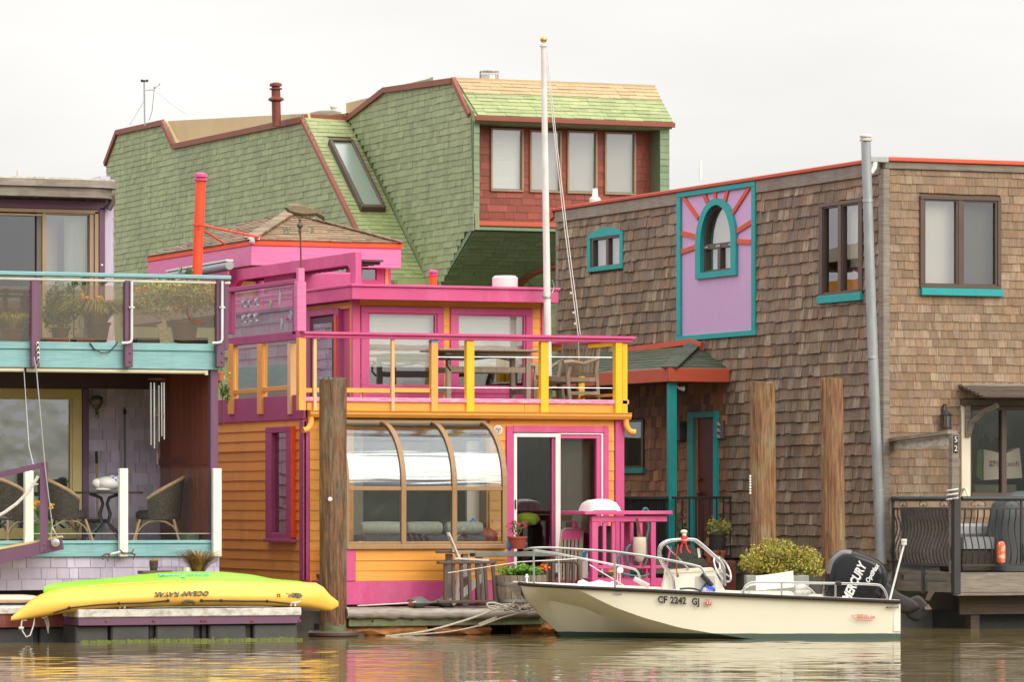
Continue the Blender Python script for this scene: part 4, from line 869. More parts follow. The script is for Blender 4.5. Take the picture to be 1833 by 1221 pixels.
ln = thing('wall_lantern', 'black wall lantern on the shingles beside the glass door', 'lantern', bf.pp(1684, 770, .1))
c = bf.pp(1686, 769, .14); m = MB(); m.lathe([(.06, 0), (.085, .01), (.085, .03), (.05, .04)], c, 10); m.lathe([(.085, .2), (.09, .21), (.03, .26), (.012, .3)], c, 10)
for k in range(6): an = k * math.pi / 3; m.tube([c + Vector((.07 * math.cos(an), .07 * math.sin(an), .03)), c + Vector((.078 * math.cos(an), .078 * math.sin(an), .205))], .008, 4)
m.tube([c + Vector((0, 0, .29)), c + Vector((0, .02, .36)), c + Vector((0, .09, .36)), c + Vector((0, .13, .28))], .012, 6); m.tube([c + Vector((0, .13, .3)), c + Vector((0, .13, .05))], .025, 6); part('cage', m, M['black_iron'], ln)
m = MB(); m.lathe([(.055, .04), (.062, .19)], c, 10); part('lamp_glass', m, M['glass_tint'], ln)
DU = 30.02; Ds = Sp(DU); DV = Ds.hit(1712, 950).y; Df = Fp(DV)
DZ = Df.ab(1770, 1026)[1]; DB = Df.ab(1770, 1064)[1]
wsn = thing('windscreen', 'glazed timber windscreen numbered 52 beside the brown houseboat deck', 'windscreen', Ds.pp(1650, 895))
m = MB(); Ds.pb(m, 1586, 792, 1598, 1020, -.04, .05, .006); part('post', m, M['grey_wood'], wsn)
m = MB(); q = Df.rect(1704, 776, 1717, 1025); Df.box(m, q[0], q[1], q[2], q[3], -.1, .0, .006); pst = part('post', m, M['grey_wood'], wsn, 'numbered grey post')
m = MB(); m.beam(Ds.pp(1584, 790, .01), Ds.pp(1706, 774, .01), .16, .05); part('top_rail', m, M['grey_wood'], wsn)
m = MB(); Ds.poly(m, [(1598, 793), (1704, 779), (1704, 797), (1598, 806)], -.03, .0); part('rolled_blind', m, M['dirty_white'], wsn)
m = MB(); Ds.poly(m, [(1598, 800), (1704, 788), (1704, 893), (1598, 896)], -.01, -.004); part('pane', m, M['glass_bal'], wsn)
for ch, yy in (('5', 788), ('2', 804)):
    m = MB(); Df.pb(m, 1706.5, yy - 8, 1714.5, yy + 7, .0, .008); pl_ = part('number_plate', m, M['black'], pst); txt(ch, .115, M['decal_white'], Df.pp(1710.5, yy - .5, .011), (1, 0, 0), (0, 0, 1), pst, 'number')
dk = thing('deck', 'weathered timber front deck of the brown houseboat', 'deck', (DU, DV, DB))
m = MB(); m.box(DU + .01, BR, DV + .06, BV - .01, DZ - .05, DZ); part('floor', m, M['grey_wood'], dk)
m = MB(); m.box(DU, BR, DV, DV + .055, DB + .02, DZ - .002, .006); part('front_board', m, M['grey_wood'], dk)
m = MB(); m.box(DU - .01, BR, DV - .015, DV + .07, DB - .02, DB + .018); part('lower_lip', m, M['grey_wood'], dk)
m = MB(); m.box(DU, DU + .05, DV + .058, BV + .2, DB + .02, DZ - .14, .006); part('side_board', m, M['grey_wood'], dk)
for yy in (BV - .1, BV - .75, DV + .3): m = MB(); m.box(DU + .002, DU + .06, yy - .12, yy, DZ - .139, DZ - .002); part('side_post', m, M['grey_wood'], dk)
for uu in (DU + .5, DU + 2.2, DU + 3.6): m = MB(); m.box(uu, uu + .14, DV + .5, DV + .64, -.4, DB); part('leg', m, M['dark_wood'], dk)
m = MB(); m.box(DU + .3, BR, DV + .45, DV + .5, DB - .3, DB - .03); part('under_beam', m, M['dark_wood'], dk)
m = MB(); m.box(DU + .7, BR, DV + .9, BV + .1, -.3, .22); part('float', m, M['black_plastic'], dk)
def wavy(p0, p1, out, r, m, n=9):
    p0, p1 = Vector(p0), Vector(p1); m.tube([p0.lerp(p1, t) + out * (.05 * math.sin(math.pi * 2 * max(0, t - .12) / .88) * (-1) * (1 if t > .12 else 0)) for t in [i / (n - 1) for i in range(n)]], r, 5)
def deck_rail(name, label, A, B, out, zt, zm, zb, n, mat, r=.011):
    o = thing(name, label, 'railing', ((A[0] + B[0]) / 2, (A[1] + B[1]) / 2, zb)); A, B = Vector((*A, 0)), Vector((*B, 0))
    Z = lambda p, z: Vector((p.x, p.y, z))
    m = MB(); m.tube([Z(A, zt), Z(B, zt)], .035, 10); part('top_rail', m, mat, o)
    m = MB(); m.beam(Z(A, zm), Z(B, zm), .03, .025); m.beam(Z(A, zb), Z(B, zb), .03, .03); part('cross_rail', m, mat, o)
    for k in range(n):
        p = A.lerp(B, (k + .5) / n); m = MB(); wavy(Z(p, zm), Z(p, zb), out, r, m); part('baluster', m, mat, o)
    d = (B - A).normalized()
    for k in range(0, max(1, n // 5)):
        c = Z(A.lerp(B, (k + .5) / max(1, n // 5)), (zt + zm) / 2); m = MB()
        for sg in (1, -1): m.tube([c + d * sg * (.02 + .1 * math.sin(t)) * (1 if t < 2.6 else .6) + Vector((0, 0, .04 * math.cos(t * 1.2))) for t in [i * .45 for i in range(9)]], .006, 4)
        part('scroll', m, mat, o)
    return o
rz_t, rz_m, rz_b = Df.ab(1770, 893)[1], Df.ab(1770, 911)[1], Df.ab(1770, 1012)[1]
r1 = deck_rail('deck_railing', 'grey iron railing with wavy bars in front of a weathered panel, by the numbered post', (DU - .05, BV - .08), (DU - .05, DV - .05), Vector((-1, 0, 0)), rz_t, rz_m, rz_b, 18, M['grey_iron'])
r2 = deck_rail('deck_railing', 'black iron railing with wavy bars and scrolls at the front of the brown deck', (DU + .06, DV - .05), (DU + 5.9, DV - .05), Vector((0, -1, 0)), rz_t, rz_m, rz_b, 57, M['black_iron'])
m = MB(); m.box(DU - .09, DU + .02, DV - .1, DV - .003, DB + .0, rz_t + .0, .008); part('corner_post', m, M['black_iron'], r2)
m = MB(); m.box(DU + 1.0, DU + 1.03, DV - .07, DV - .035, rz_b, rz_t); part('post', m, M['black_iron'], r2)
m = MB(); m.box(DU - .07, DU - .03, BV - .12, BV - .08, DB, rz_t, .006); m.box(DU - .07, DU - .03, BV - 1.05, BV - 1.0, DB, rz_b); part('post', m, M['grey_iron'], r1)
m = MB(); m.box(DU + .055, DU + .075, DV + .12, BV - .15, rz_b - .02, rz_m + .02); o = fixture('privacy_panel', 'grey weathered privacy panel behind the wavy bars', 'panel', m, M['grey_wood'])
m = MB(); c = Ds.pp(1710, 895, .05); m.tube([c + Vector((.08 * math.cos(t), .08 * math.sin(t), .01 * t - .03)) for t in [i * .5 for i in range(40)]], .012, 6); fixture('rope_lashing', 'white rope lashing around the top of the deck corner post', 'rope', m, M['rope_white'])
Dm = Fp(DV + .55)
so_ = thing('outdoor_sofa', 'dark wicker sofa with pale grey cushions behind the black railing', 'sofa', Dm.pp(1762, 1024))
m = MB(); q = Dm.rect(1722, 984, 1802, 1024); Dm.box(m, q[0], q[1], q[2], q[3], -.7, 0, .02); part('base', m, M['wicker'], so_)
for y0, y1, n1 in ((962, 983, .02), (938, 961, -.35)): m = MB(); q = Dm.rect(1724, y0, 1806, y1); Dm.box(m, q[0], q[1], q[2], q[3], -.68, n1, .04); part('cushion', m, M['grey_fabric'], so_)
gc = MB(); A = lambda x, y, Y: P(x, y, Y)
c = Fp(DV + .6).pp(1832, 1022); prof = [(.52, 0), (.5, .5), (.46, .75), (.42, .95), (.3, 1.08), (.1, 1.14), (.02, 1.15)]
gc.loft([[c + Vector((r * 1.05 * math.copysign(abs(math.cos(t)) ** .6, math.cos(t)) * (1 + .04 * math.sin(7 * t)), r * .7 * math.copysign(abs(math.sin(t)) ** .6, math.sin(t)), z)) for t in [2 * math.pi * i / 28 for i in range(28)]] for r, z in prof]); fixture('covered_grill', 'barbecue under a dark grey cover at the right edge of the deck', 'grill', gc, M['grill_cover'])
m = MB(); c = Fp(DV - .12).pp(1792, 1010); m.lathe([(.02, 0), (.055, .02), (.065, .06), (.065, .24), (.05, .3), (.02, .32)], c, 12); fixture('float_buoy', 'small orange and white float hanging on the black deck railing', 'buoy', m, M['orange_float'])
lo_ = MB()
for d in (0, .09): c = Ds.pp(1668, 890, -.35); lo_.tube([c + Vector((d * 2, .1 * math.cos(t), .12 * math.sin(t))) for t in [i * math.pi / 10 for i in range(11)]], .018, 8)
fixture('ladder_handle', 'pair of pale curved ladder grab handles behind the windscreen', 'handle', lo_, M['cream'])

# ------------------------------------------------------------------ pink and orange houseboat
OV, OU = 58.85, 21.25; FV = 57.95
of, os_, ff = Fp(OV), Sp(OU), Fp(FV)
orange = thing('houseboat', 'pink and orange two storey houseboat with a curved glass sunroom, in the middle', 'houseboat', (OU, OV, 0), HG_)
OR = of.ab(1115, 800)[0]; OZ0 = of.ab(700, 1040)[1]; OZS = of.ab(700, 1078)[1]; OZ1 = of.ab(700, 748)[1]
DKZ = of.ab(800, 716)[1]
sun_h = of.rect(634, 764, 872, 985); drh = of.rect(917, 775, 1079, 1032)
m = MB(); wall_cells(m, of, OU, OR, OZ0, OZ1, [sun_h, drh], -.15, -.02); fw = part('front_wall', m, M['orange'], orange)
hs_ = [grow(sun_h, .03), of.rect(905, 763, 1088, 1045), of.rect(540, 740, 554, 1045), of.rect(1099, 740, 1118, 1045)]
lay(orange, fw, 'board', of, courses(of, [(OU, OZ0), (OR, OZ0), (OR, OZ1), (OU, OZ1)], hs_, .142, 2.2, 3.6), .016, M['orange'], over=1.08)
lwn = os_.rect(483, 764, 531, 965)
m = MB(); wall_cells(m, os_, -72, -OV - .16, OZ0, OZ1, [grow(lwn, -.06)], -.15, -.02); lw = part('side_wall', m, M['orange'], orange)
lay(orange, lw, 'board', os_, courses(os_, [(-72, OZ0), (-OV - .1, OZ0), (-OV - .1, OZ1), (-72, OZ1)], [lwn], .142, 2.4, 3.8), .022, M['orange'], over=1.08)
# corner boards and skirt
def fpart(name, mat, x0, y0, x1, y1, n0, n1, pl=None, parent=None, bev=.006):
    m = MB(); (pl or of).pb(m, x0, y0, x1, y1, n0, n1, bev); return part(name, m, M[mat], parent or orange)
fpart('corner_board', 'magenta', 541, 752, 553, 1040, -.02, .035)
m = MB(); m.box(OU - .035, OU + .0, OV - .035, OV + .16, OZ0, OZ1 - .05, .006); part('corner_board', m, M['magenta'], orange)
fpart('corner_board', 'pink', 1100, 752, 1116, 1045, -.02, .035)
m = MB(); m.box(OU - .02, OR + .02, OV - .05, OV + .3, OZS, OZ0 - .002, .01); m.box(OU - .02, OU + .3, OV + .301, 66, OZS, OZ0 - .002, .01); part('skirt_board', m, M['pink'], orange)
m = MB(); m.box(OU + .1, OR - .1, OV + .1, 71, -.4, OZS - .004); part('hull', m, M['concrete'], orange)
m = MB(); m.box(OR - .15, OR, OV + .16, 82, OZ0, OZ1); m.box(OU, OR - .16, 71.8, 72, OZ0, OZ1); m.box(OU + .16, OR - .16, OV - .1, 71.7, OZ0 + .06, OZ0 + .1); m.box(OU + .16, OR - .16, 62.0, 62.1, OZ0 + .11, OZ1 - .1); part('inner_room', m, M['dark_room'], orange)  # unseen right wall lengthened past the back to block sky in porch window's reflection
# narrow side window
nw = window(orange, os_, (483, 764, 531, 965), 11, M['magenta'], M['glass_wavy'], n=.07, depth=.12)
m = MB(); a0, a1, b0, b1 = lwn; os_.box(m, a1 - .02, a1 + .02, b0 + .02, b1, .0, .085, .004); part('edge_strip', m, M['red_orange'], nw)
m = MB(); os_.box(m, a0 - .01, a1 + .05, b0 - .05, b0, .0, .1, .006); part('sill', m, M['magenta'], nw)
m = MB(); os_.box(m, a0 + .3, a1 - .25, b0 + .05, b1 - .1, -.4, -.38); part('curtain', m, M['curtain'], nw)
# sunroom
ub = [ff.ab(x, 900)[0] for x in (620, 722, 813, 903)]
sz0, szm, szc, szt = ff.ab(760, 984)[1], ff.ab(760, 875)[1], ff.ab(760, 868)[1], of.ab(760, 758)[1]
def prof(t):                                        # curved eave from the wall (t=0) to the vertical front (t=1)
    return Vector((0, OV - (OV - FV) * math.sin(t * math.pi / 2), szc + (szt - szc) * math.cos(t * math.pi / 2)))
K = 12; curve = [prof(i / K) for i in range(K + 1)]
def at_u(p, u, dn=0):
    return Vector((u, p.y, p.z)) + dn
def nrm(i):
    a, b = curve[max(0, i - 1)], curve[min(K, i + 1)]; d = (b - a).normalized(); n_ = Vector((1, 0, 0)).cross(d); return n_ if n_.y < 0 else -n_
m = MB(); m.box(ub[0], ub[3] + .02, FV - .03, FV + .09, sz0, sz0 + .07, .01); sr_ = part('sunroom', m, M['sun_frame'], orange, 'curved bronze framed glass sunroom')
for i, u in enumerate(ub):
    hw = .035
    rings = []
    for k in range(K + 1):
        n_ = nrm(k); p = curve[k]; rings.append([at_u(p, u - hw, n_ * .025), at_u(p, u + hw, n_ * .025), at_u(p, u + hw, -n_ * .045), at_u(p, u - hw, -n_ * .045)])
    n_ = Vector((0, -1, 0)); rings.append([Vector((u - hw, FV, sz0 + .03)) + n_ * .025, Vector((u + hw, FV, sz0 + .03)) + n_ * .025, Vector((u + hw, FV, sz0 + .03)) - n_ * .045, Vector((u - hw, FV, sz0 + .03)) - n_ * .045])
    m = MB(); m.loft(rings, smooth=False); part('rib', m, M['sun_frame'], sr_)
for i in range(3):
    m = MB(); m.box(ub[i] + .036, ub[i + 1] - .036, FV - .015, FV + .04, szm - .028, szm + .028, .005); part('mid_rail', m, M['sun_frame'], sr_)
    m = MB(); m.box(ub[i] + .036, ub[i + 1] - .036, FV - .012, FV + .03, sz0 + .071, sz0 + .11, .005); part('bottom_rail', m, M['sun_frame'], sr_)
    m = MB(); rings = []
    for k in range(K + 1): n_ = nrm(k); p = curve[k]; rings.append([at_u(p, ub[i] + .03, n_ * .003), at_u(p, ub[i + 1] - .03, n_ * .003), at_u(p, ub[i + 1] - .03, n_ * -.003), at_u(p, ub[i] + .03, n_ * -.003)])
    n_ = Vector((0, -1, 0)); z = szm + .02
    rings.append([Vector((ub[i] + .03, FV - .003, z)), Vector((ub[i + 1] - .03, FV - .003, z)), Vector((ub[i + 1] - .03, FV + .003, z)), Vector((ub[i] + .03, FV + .003, z))])
    m.loft(rings, smooth=True); part('curved_pane', m, M['glass_curved'], sr_)
    m = MB(); m.box(ub[i] + .03, ub[i + 1] - .03, FV + .002, FV + .008, sz0 + .1, szm - .02); part('lower_pane', m, M['glass_sun'], sr_)
for u in (ub[0], ub[3]):
    sp_ = [Vector((u, p.y, p.z)) for p in curve] + [Vector((u, FV, sz0 + .05)), Vector((u, OV, sz0 + .05))]
    m = MB(); m.prism([p + Vector((-.003, 0, 0)) for p in sp_], (.006, 0, 0)); part('end_pane', m, M['glass_sun'], sr_)
m = MB(); m.box(ub[0] - .03, ub[0] + .02, FV + .1, OV - .03, sz0, sz0 + .06); m.box(ub[0] - .02, ub[0] + .015, OV - .45, OV - .41, sz0 + .06, szc + .2); m.box(ub[0] - .02, ub[0] + .012, FV + .05, OV - .02, szm - .02, szm + .02); part('end_frame', m, M['sun_frame'], sr_)
m = MB(); m.box(ub[0] + .02, ub[3] + .05, OV - .1, OV - .0, szt - .05, szt + .04, .006); part('head_flashing', m, M['tan_frame'], sr_)
# sunroom base with orange boards, pink corner and skirt
bz0, bz1 = ff.ab(760, 1040)[1], sz0
m = MB(); m.box(ub[0] - .02, ub[3] + .05, FV + .03, FV + .15, bz0, bz1 - .002); m.box(ub[0] - .02, ub[0] + .08, FV + .15, OV - .06, bz0, bz1 - .002); bw = part('base_wall', m, M['orange'], orange)
pcl = Fp(FV + .03)
lay(orange, bw, 'board', pcl, courses(pcl, [(ub[0] + .14, bz0), (ub[3] + .05, bz0), (ub[3] + .05, bz1), (ub[0] + .14, bz1)], [], .142, 2.5, 3.2), .016, M['orange'], over=1.05)
m = MB(); m.box(ub[0] - .03, ub[0] + .13, FV + .0, FV + .16, bz0, bz1 - .003, .006); part('corner_board', m, M['pink'], orange)
m = MB(); m.box(ub[0] - .2, ub[3] + .08, FV + .01, FV + .2, OZS - .02, bz0 - .003, .01); m.box(ub[0] - .2, ub[0] - .0, FV + .201, OV - .06, OZS - .02, bz0 - .003); part('skirt_board', m, M['pink'], orange)
m = MB(); m.box(ub[0] + .1, ub[3] - .05, FV + .16, OV + .1, bz0 + .03, bz0 + .06); part('floor', m, M['grey_wood'], orange)
# sofa in the sunroom
I1 = Fp(OV - .15)
sf = thing('sofa', 'dark sofa with a row of pale striped cushions inside the sunroom', 'sofa', I1.pp(750, 978))
m = MB(); I1.pb(m, 645, 958, 880, 985, -.5, .2, .03); part('seat', m, M['cushion_dark'], sf)
for x0, x1 in ((640, 716), (722, 786), (792, 858)):
    m = MB(); q = I1.rect(x0, 935, x1, 957); c = I1.pt((q[0] + q[1]) / 2, (q[2] + q[3]) / 2, .1); m.tube([c + Vector((-(q[1] - q[0]) / 2 * s_, 0, 0)) for s_ in (1, .96, .8, 0, -.8, -.96, -1)], [.03, .075, .095, .1, .095, .075, .03], 12); part('cushion', m, M['cushion_stripe'], sf)
m = MB(); I1.poly(m, [(838, 936), (846, 928), (852, 937)], .0, .04); part('small_pillow', m, M['logo_blue'], sf)
m = MB(); c = I1.pp(868, 962, .1); m.ball(c, (.16, .12, .13), 12, 8); part('throw', m, M['terracotta'], sf)
I2 = Fp(OV + .3); m = MB(); I2.pb(m, 836, 790, 858, 960, -.06, .0); fixture('column', 'pale column standing inside the sunroom', 'column', m, M['cream'])
m = MB(); I2.pb(m, 860, 780, 905, 975, -.04, .0); part('inner_panel', m, M['cream_wood'], orange)
m = MB(); I2.pb(m, 632, 770, 650, 980, -.06, .0); part('inner_panel', m, M['room_wall'], orange)
# sliding door
m = MB()
for q in ((905, 763, 917, 1045), (1079, 763, 1088, 1045), (917, 763, 1079, 775)): of.pb(m, *q, -.02, .04, .006)
sd = part('sliding_door', m, M['pink'], orange)
m = MB()
for q in ((918, 776, 924, 1040), (993, 776, 1002, 1040), (924, 776, 993, 783)): of.pb(m, *q, -.06, .035, .005)
of.pb(m, 1002, 776, 1078, 778, -.06, .036); of.pb(m, 1075, 778, 1078, 1040, -.06, .036); part('white_frame', m, M['white'], sd)
m = MB(); of.pb(m, 1002, 779, 1075, 785, -.06, .02); of.pb(m, 1067, 785, 1075, 1040, -.06, .02); part('pink_frame', m, M['pink'], sd)
m = MB(); of.pb(m, 988, 784, 993, 1040, -.08, .0); part('inner_stile', m, M['magenta'], sd)
m = MB(); of.pb(m, 924, 783, 993, 1040, -.045, -.039); of.pb(m, 1002, 785, 1067, 1040, -.05, -.044); part('pane', m, M['glass_dark'], sd)
m = MB(); of.pb(m, 919.5, 895, 922, 912, .035, .05, .003); part('handle', m, M['black'], sd)
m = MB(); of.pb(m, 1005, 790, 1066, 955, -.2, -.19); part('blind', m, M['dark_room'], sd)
m = MB(); c = Fp(OV + .5).pp(944, 930); m.ball(c, (.2, .12, .1), 12, 8); fixture('lime_cap', 'lime green cap lying just inside the sliding door', 'cap', m, M['lime'])
m = MB(); c = of.pp(890, 770, .0); m.lathe([(.068, .0), (.068, .035), (.055, .04)], c, 20, (0, -1, 0)); th = fixture('wall_thermometer', 'small round white dial on the wall above the sunroom', 'thermometer', m, M['white'])
m = MB(); m.lathe([(.052, .041), (.05, .044)], c, 20, (0, -1, 0)); part('dial', m, M['shade'], th)
for k in range(3): m = MB(); d_ = Vector((math.cos(k * 2.1 + .5), 0, math.sin(k * 2.1 + .5))) * .045; m.beam(c + Vector((0, -.047, 0)), c + d_ + Vector((0, -.047, 0)), .004, .008); part('pointer', m, M['black'], th)
# gutter, fascia, deck
m = MB(); gz0, gz1 = of.ab(830, 750)[1], of.ab(830, 738)[1]; g0, g1 = of.ab(549, 745)[0], of.ab(1123, 745)[0]
m.prism([Vector((g0, OV + y, z)) for y, z in ((-.02, gz1), (-.02, gz0 + .03), (-.05, gz0), (-.13, gz0 + .005), (-.16, gz0 + .05), (-.16, gz1 - .02), (-.175, gz1), (-.15, gz1 + .005))], (g1 - g0, 0, 0)); gtr = part('gutter', m, M['orange_trim'], orange)
for sx, ex in ((g0 + .03, -1), (g1 - .06, 1)):
    c = Vector((sx, OV - .09, gz0 + .02)); m = MB(); m.tube([c, c + Vector((0, 0, -.09)), c + Vector((ex * .02, -.01, -.14)), c + Vector((ex * .06, -.02, -.19)), c + Vector((ex * .13, -.03, -.2))], [.042, .042, .043, .043, .045], 12); part('downspout', m, M['orange_trim'], gtr)
fz0, fz1 = gz1 + .008, of.ab(830, 722)[1]
m = MB(); m.box(OU, of.ab(936, 730)[0], OV - .06, OV + .05, fz0, fz1, .004); part('fascia', m, M['orange_trim'], orange)
m = MB(); m.box(of.ab(936, 730)[0] + .004, g1 - .02, OV - .06, OV + .05, fz0, fz1, .004); part('fascia', m, M['orange_trim'], orange)
m = MB(); m.box(OU - .03, g1 - .01, OV - .09, OV + .02, fz1 + .002, DKZ + .02, .008); part('deck_edge', m, M['pink_worn'], orange)
m = MB(); m.box(OU, g1 - .03, OV + .06, 66, OZ1 - .02, DKZ - .01); part('deck', m, M['grey_wood'], orange)
m = MB(); m.box(OU - .04, OU - .002, OV - .02, 66.5, OZ1 - .03, DKZ + .06, .006); part('side_fascia', m, M['magenta'], orange)
# front railing
rf = Fp(OV - .07)
RZ1, RZ0 = rf.ab(830, 598)[1], rf.ab(830, 608)[1]; ru0, ru1 = rf.ab(541, 600)[0], rf.ab(1133, 605)[0]
m = MB(); m.box(ru0, ru1, OV - .17, OV + .03, (RZ0 + RZ1) / 2 + .005, RZ1, .008); m.box(ru0, ru1 - .03, OV - .13, OV - .05, RZ0 - .01, (RZ0 + RZ1) / 2 + .003, .006); cap = part('railing', m, M['pink'], orange, 'pink capped deck railing')
PZ = fz0 - .005
def rpost(x0, x1, mat, n0=-.07, n1=.03, zt=None, name='post', lab=None):
    q = rf.rect(x0, 660, x1, 680); m = MB(); rf.box(m, q[0], q[1], PZ, (zt or RZ0) - .012, n0, n1, .006); return part(name, m, M[mat], cap, lab)
rpost(533, 546, 'orange_post', n1=.05)
rpost(560, 566, 'tan_post', -.02); rpost(699.5, 705.5, 'tan_post', -.02)
tp = rpost(771, 783, 'orange_post'); rpost(834, 848, 'yellow'); rpost(967, 981, 'yellow'); rpost(1100, 1112, 'yellow', n1=.045); rpost(1113, 1122.5, 'yellow', -.12, .02)
m = MB(); q = rf.rect(770.6, 608, 783.4, 612); rf.box(m, q[0], q[1], q[2] - .01, q[3] - .013, -.072, .035); part('tape', m, M['tape_blue'], cap)
m = MB(); lz = rf.ab(660, 699)[1]
for xa, xb in ((547, 559.5), (566.5, 699), (706, 770.5)): q = rf.rect(xa, 695, xb, 703); rf.box(m, q[0], q[1], q[2], q[3], -.05, .0, .004)
part('lower_rail', m, M['orange_trim'], cap)
for xa, xb in ((547, 559.5), (566.5, 699), (706, 770.5)): m = MB(); q = rf.rect(xa, 610, xb, 694); rf.box(m, q[0], q[1], q[2], q[3], -.03, -.024); part('glass_panel', m, M['glass_bal'], cap)
for xa, xb in ((783.5, 833.5), (848.5, 966.5), (981.5, 1099.5)):
    m = MB()
    for y in (639, 694): m.tube([rf.pp(xa, y, -.02), rf.pp(xb, y + 1, -.02)], .005, 5)
    part('cable', m, M['steel'], cap)
# side railing on the right, running back
rs = Sp(g1 - .1)
m = MB(); m.box(g1 - .15, g1 - .02, OV + .04, 63.5, RZ0 + .02, RZ1 - .01, .006); sc2 = part('side_railing', m, M['pink'], orange)
m = MB(); m.box(g1 - .11, g1 - .06, OV + .04, 63.5, RZ0 - .05, RZ0 + .01); part('rail', m, M['yellow'], sc2)
for vv in (60.3, 61.9, 63.4): m = MB(); m.box(g1 - .14, g1 - .04, vv, vv + .1, DKZ, RZ0 - .05, .006); part('post', m, M['yellow'], sc2)
m = MB(); m.box(g1 - .1, g1 - .05, OV + .1, 63.4, DKZ + .08, DKZ + .12); part('lower_rail', m, M['orange_post'], sc2)
# windscreen on the left side: pink framed glass over orange framed glass
o_s = Sp(OU - .03)
def sbox(name, mat, x0, y0, x1, y1, parent, n0=-.05, n1=.03, bev=.005, slope=True):
    m = MB(); a0 = o_s.ab(x0, (y0 + y1) / 2)[0]; a1 = o_s.ab(x1, (y0 + y1) / 2)[0]; b1 = o_s.ab((x0 + x1) / 2, y0)[1]; b0 = o_s.ab((x0 + x1) / 2, y1)[1]
    o_s.box(m, a0, a1, b0, b1, n0, n1, bev); return part(name, m, M[mat], parent)
scr = sbox('side_screen', 'magenta', 410, 508, 533, 515.5, orange, -.06, .05)
sbox('bottom_rail', 'magenta', 410, 599, 533, 614, scr)
sbox('stile', 'magenta', 410, 516, 416.5, 598.5, scr); sbox('stile', 'magenta', 527, 516, 532, 598.5, scr, -.05, .03)
sbox('pane', 'glass_screen', 417, 516, 526.5, 598, scr, -.01, -.004, 0)
m = MB(); q = rf.rect(530.5, 505, 547, 598); rf.box(m, q[0], q[1], RZ1 + .002, q[3], -.1, .03, .006); q2 = rf.rect(533.5, 480, 545, 505); rf.box(m, q2[0], q2[1], q2[2] + .002, q2[3], -.08, .01, .006); part('corner_post', m, M['pink_pale'], scr)
for x0, x1, k in ((412, 421, 'orange_post'), (464.5, 473, 'orange_post'), (519, 524.5, 'tan_post')): sbox('post', k, x0, 616, x1, 742, scr, -.05, .04)
sbox('lower_rail', 'orange_post', 421.5, 697, 464, 705, scr, -.04, .02); sbox('lower_rail', 'orange_post', 473.5, 692, 518.5, 700, scr, -.04, .02)
sbox('lower_pane', 'glass_screen', 422, 616, 464, 696, scr, -.01, -.004, 0); sbox('lower_pane', 'glass_screen', 473.5, 615, 518.5, 691, scr, -.01, -.004, 0)
rg = random.Random(5)
for _k, (x, y) in enumerate(((437, 544), (448, 544), (460, 541), (437, 572), (447, 570), (458, 569))):
    sq = thing('suncatcher', 'white shell suncatcher on the screen, %s of the %s row of three' % (('left', 'middle', 'right')[_k % 3], ('upper', 'lower')[_k // 3]), 'suncatcher', o_s.pp(x, y), 'white shell suncatchers in two rows on the screen')
    for k in range(4): m = MB(); an = k * .8; d = Vector((0, math.cos(an) * .10, math.sin(an) * .07)); m.beam(o_s.pp(x, y, .005) - d, o_s.pp(x, y, .005) + d, .006, .03, up=(1, 0, 0)); part('ray', m, M['suncatcher'], sq)
for i, (x, y, w_, h_, k, lb) in enumerate(((484, 544, 5, 14, 'sun_green', 'yellow green leaf suncatcher on the screen'), (501, 533, 4, 34, 'suncatcher', 'long pale feather suncatcher on the screen'), (520, 564, 8, 18, 'sun_blue', 'pale blue bird suncatcher at the right of the screen'), (504, 580, 4, 22, 'suncatcher', 'second pale feather suncatcher low on the screen'), (514, 570, 5, 9, 'pink_flower', 'small pink and white suncatcher beside the blue bird'))):
    m = MB(); o_s.poly(m, [(x - w_ / 2, y + h_ * .2), (x, y - h_ / 2), (x + w_ / 2, y - h_ * .1), (x + w_ * .2, y + h_ / 2)], .0, .008); fixture('suncatcher', lb, 'suncatcher', m, M[k])
# weathervane on the corner post
wv = thing('weathervane', 'copper fish weathervane on a thin pole above the pink corner post', 'weathervane', rf.pp(539, 480, -.04))
wp = lambda x, y: Fp(OV - .03).pp(x, y)
m = MB(); m.tube([wp(539, 482), wp(537, 392)], .013, 8); part('pole', m, M['rust_pipe'], wv)
m = MB(); m.ball(wp(537, 403), .045, 12, 8); m.ball(wp(537, 393), .025, 10, 6); part('ball', m, M['copper'], wv)
m = MB(); fish = [(511, 371), (515, 365), (524, 363.5), (540, 365), (556, 372), (566, 377), (581, 377), (575, 385), (580, 396), (565, 385), (552, 387), (540, 387), (527, 384), (516, 379)]
cx_, cy_ = 540, 376
rings = []
for sc_f, n in ((.6, .06), (.86, .045), (1, .0), (.86, -.045), (.6, -.06)):
    rings.append([wp(cx_ + (x - cx_) * (.9 + .1 * sc_f if sc_f < 1 else 1), cy_ + (y - cy_) * sc_f) + Vector((0, -n, 0)) for x, y in fish])
m.loft(rings, smooth=False); part('fish_body', m, M['copper'], wv)
m = MB(); Fp(OV - .03).poly(m, [(532, 366), (545, 362), (553, 369)], -.01, .01); Fp(OV - .03).poly(m, [(558, 373), (567, 370), (565, 379)], -.01, .01); Fp(OV - .03).poly(m, [(530, 380), (534, 391), (543, 384)], -.012, .012); Fp(OV - .03).poly(m, [(552, 384), (556, 393), (562, 386)], -.012, .012); part('fin', m, M['verdigris'], wv)
m = MB(); m.tube([wp(522, 413), wp(552, 413)], .007, 5); m.tube([wp(537, 413) - CF * .2, wp(537, 413) + CF * .2], .007, 5); part('compass_arm', m, M['verdigris'], wv)
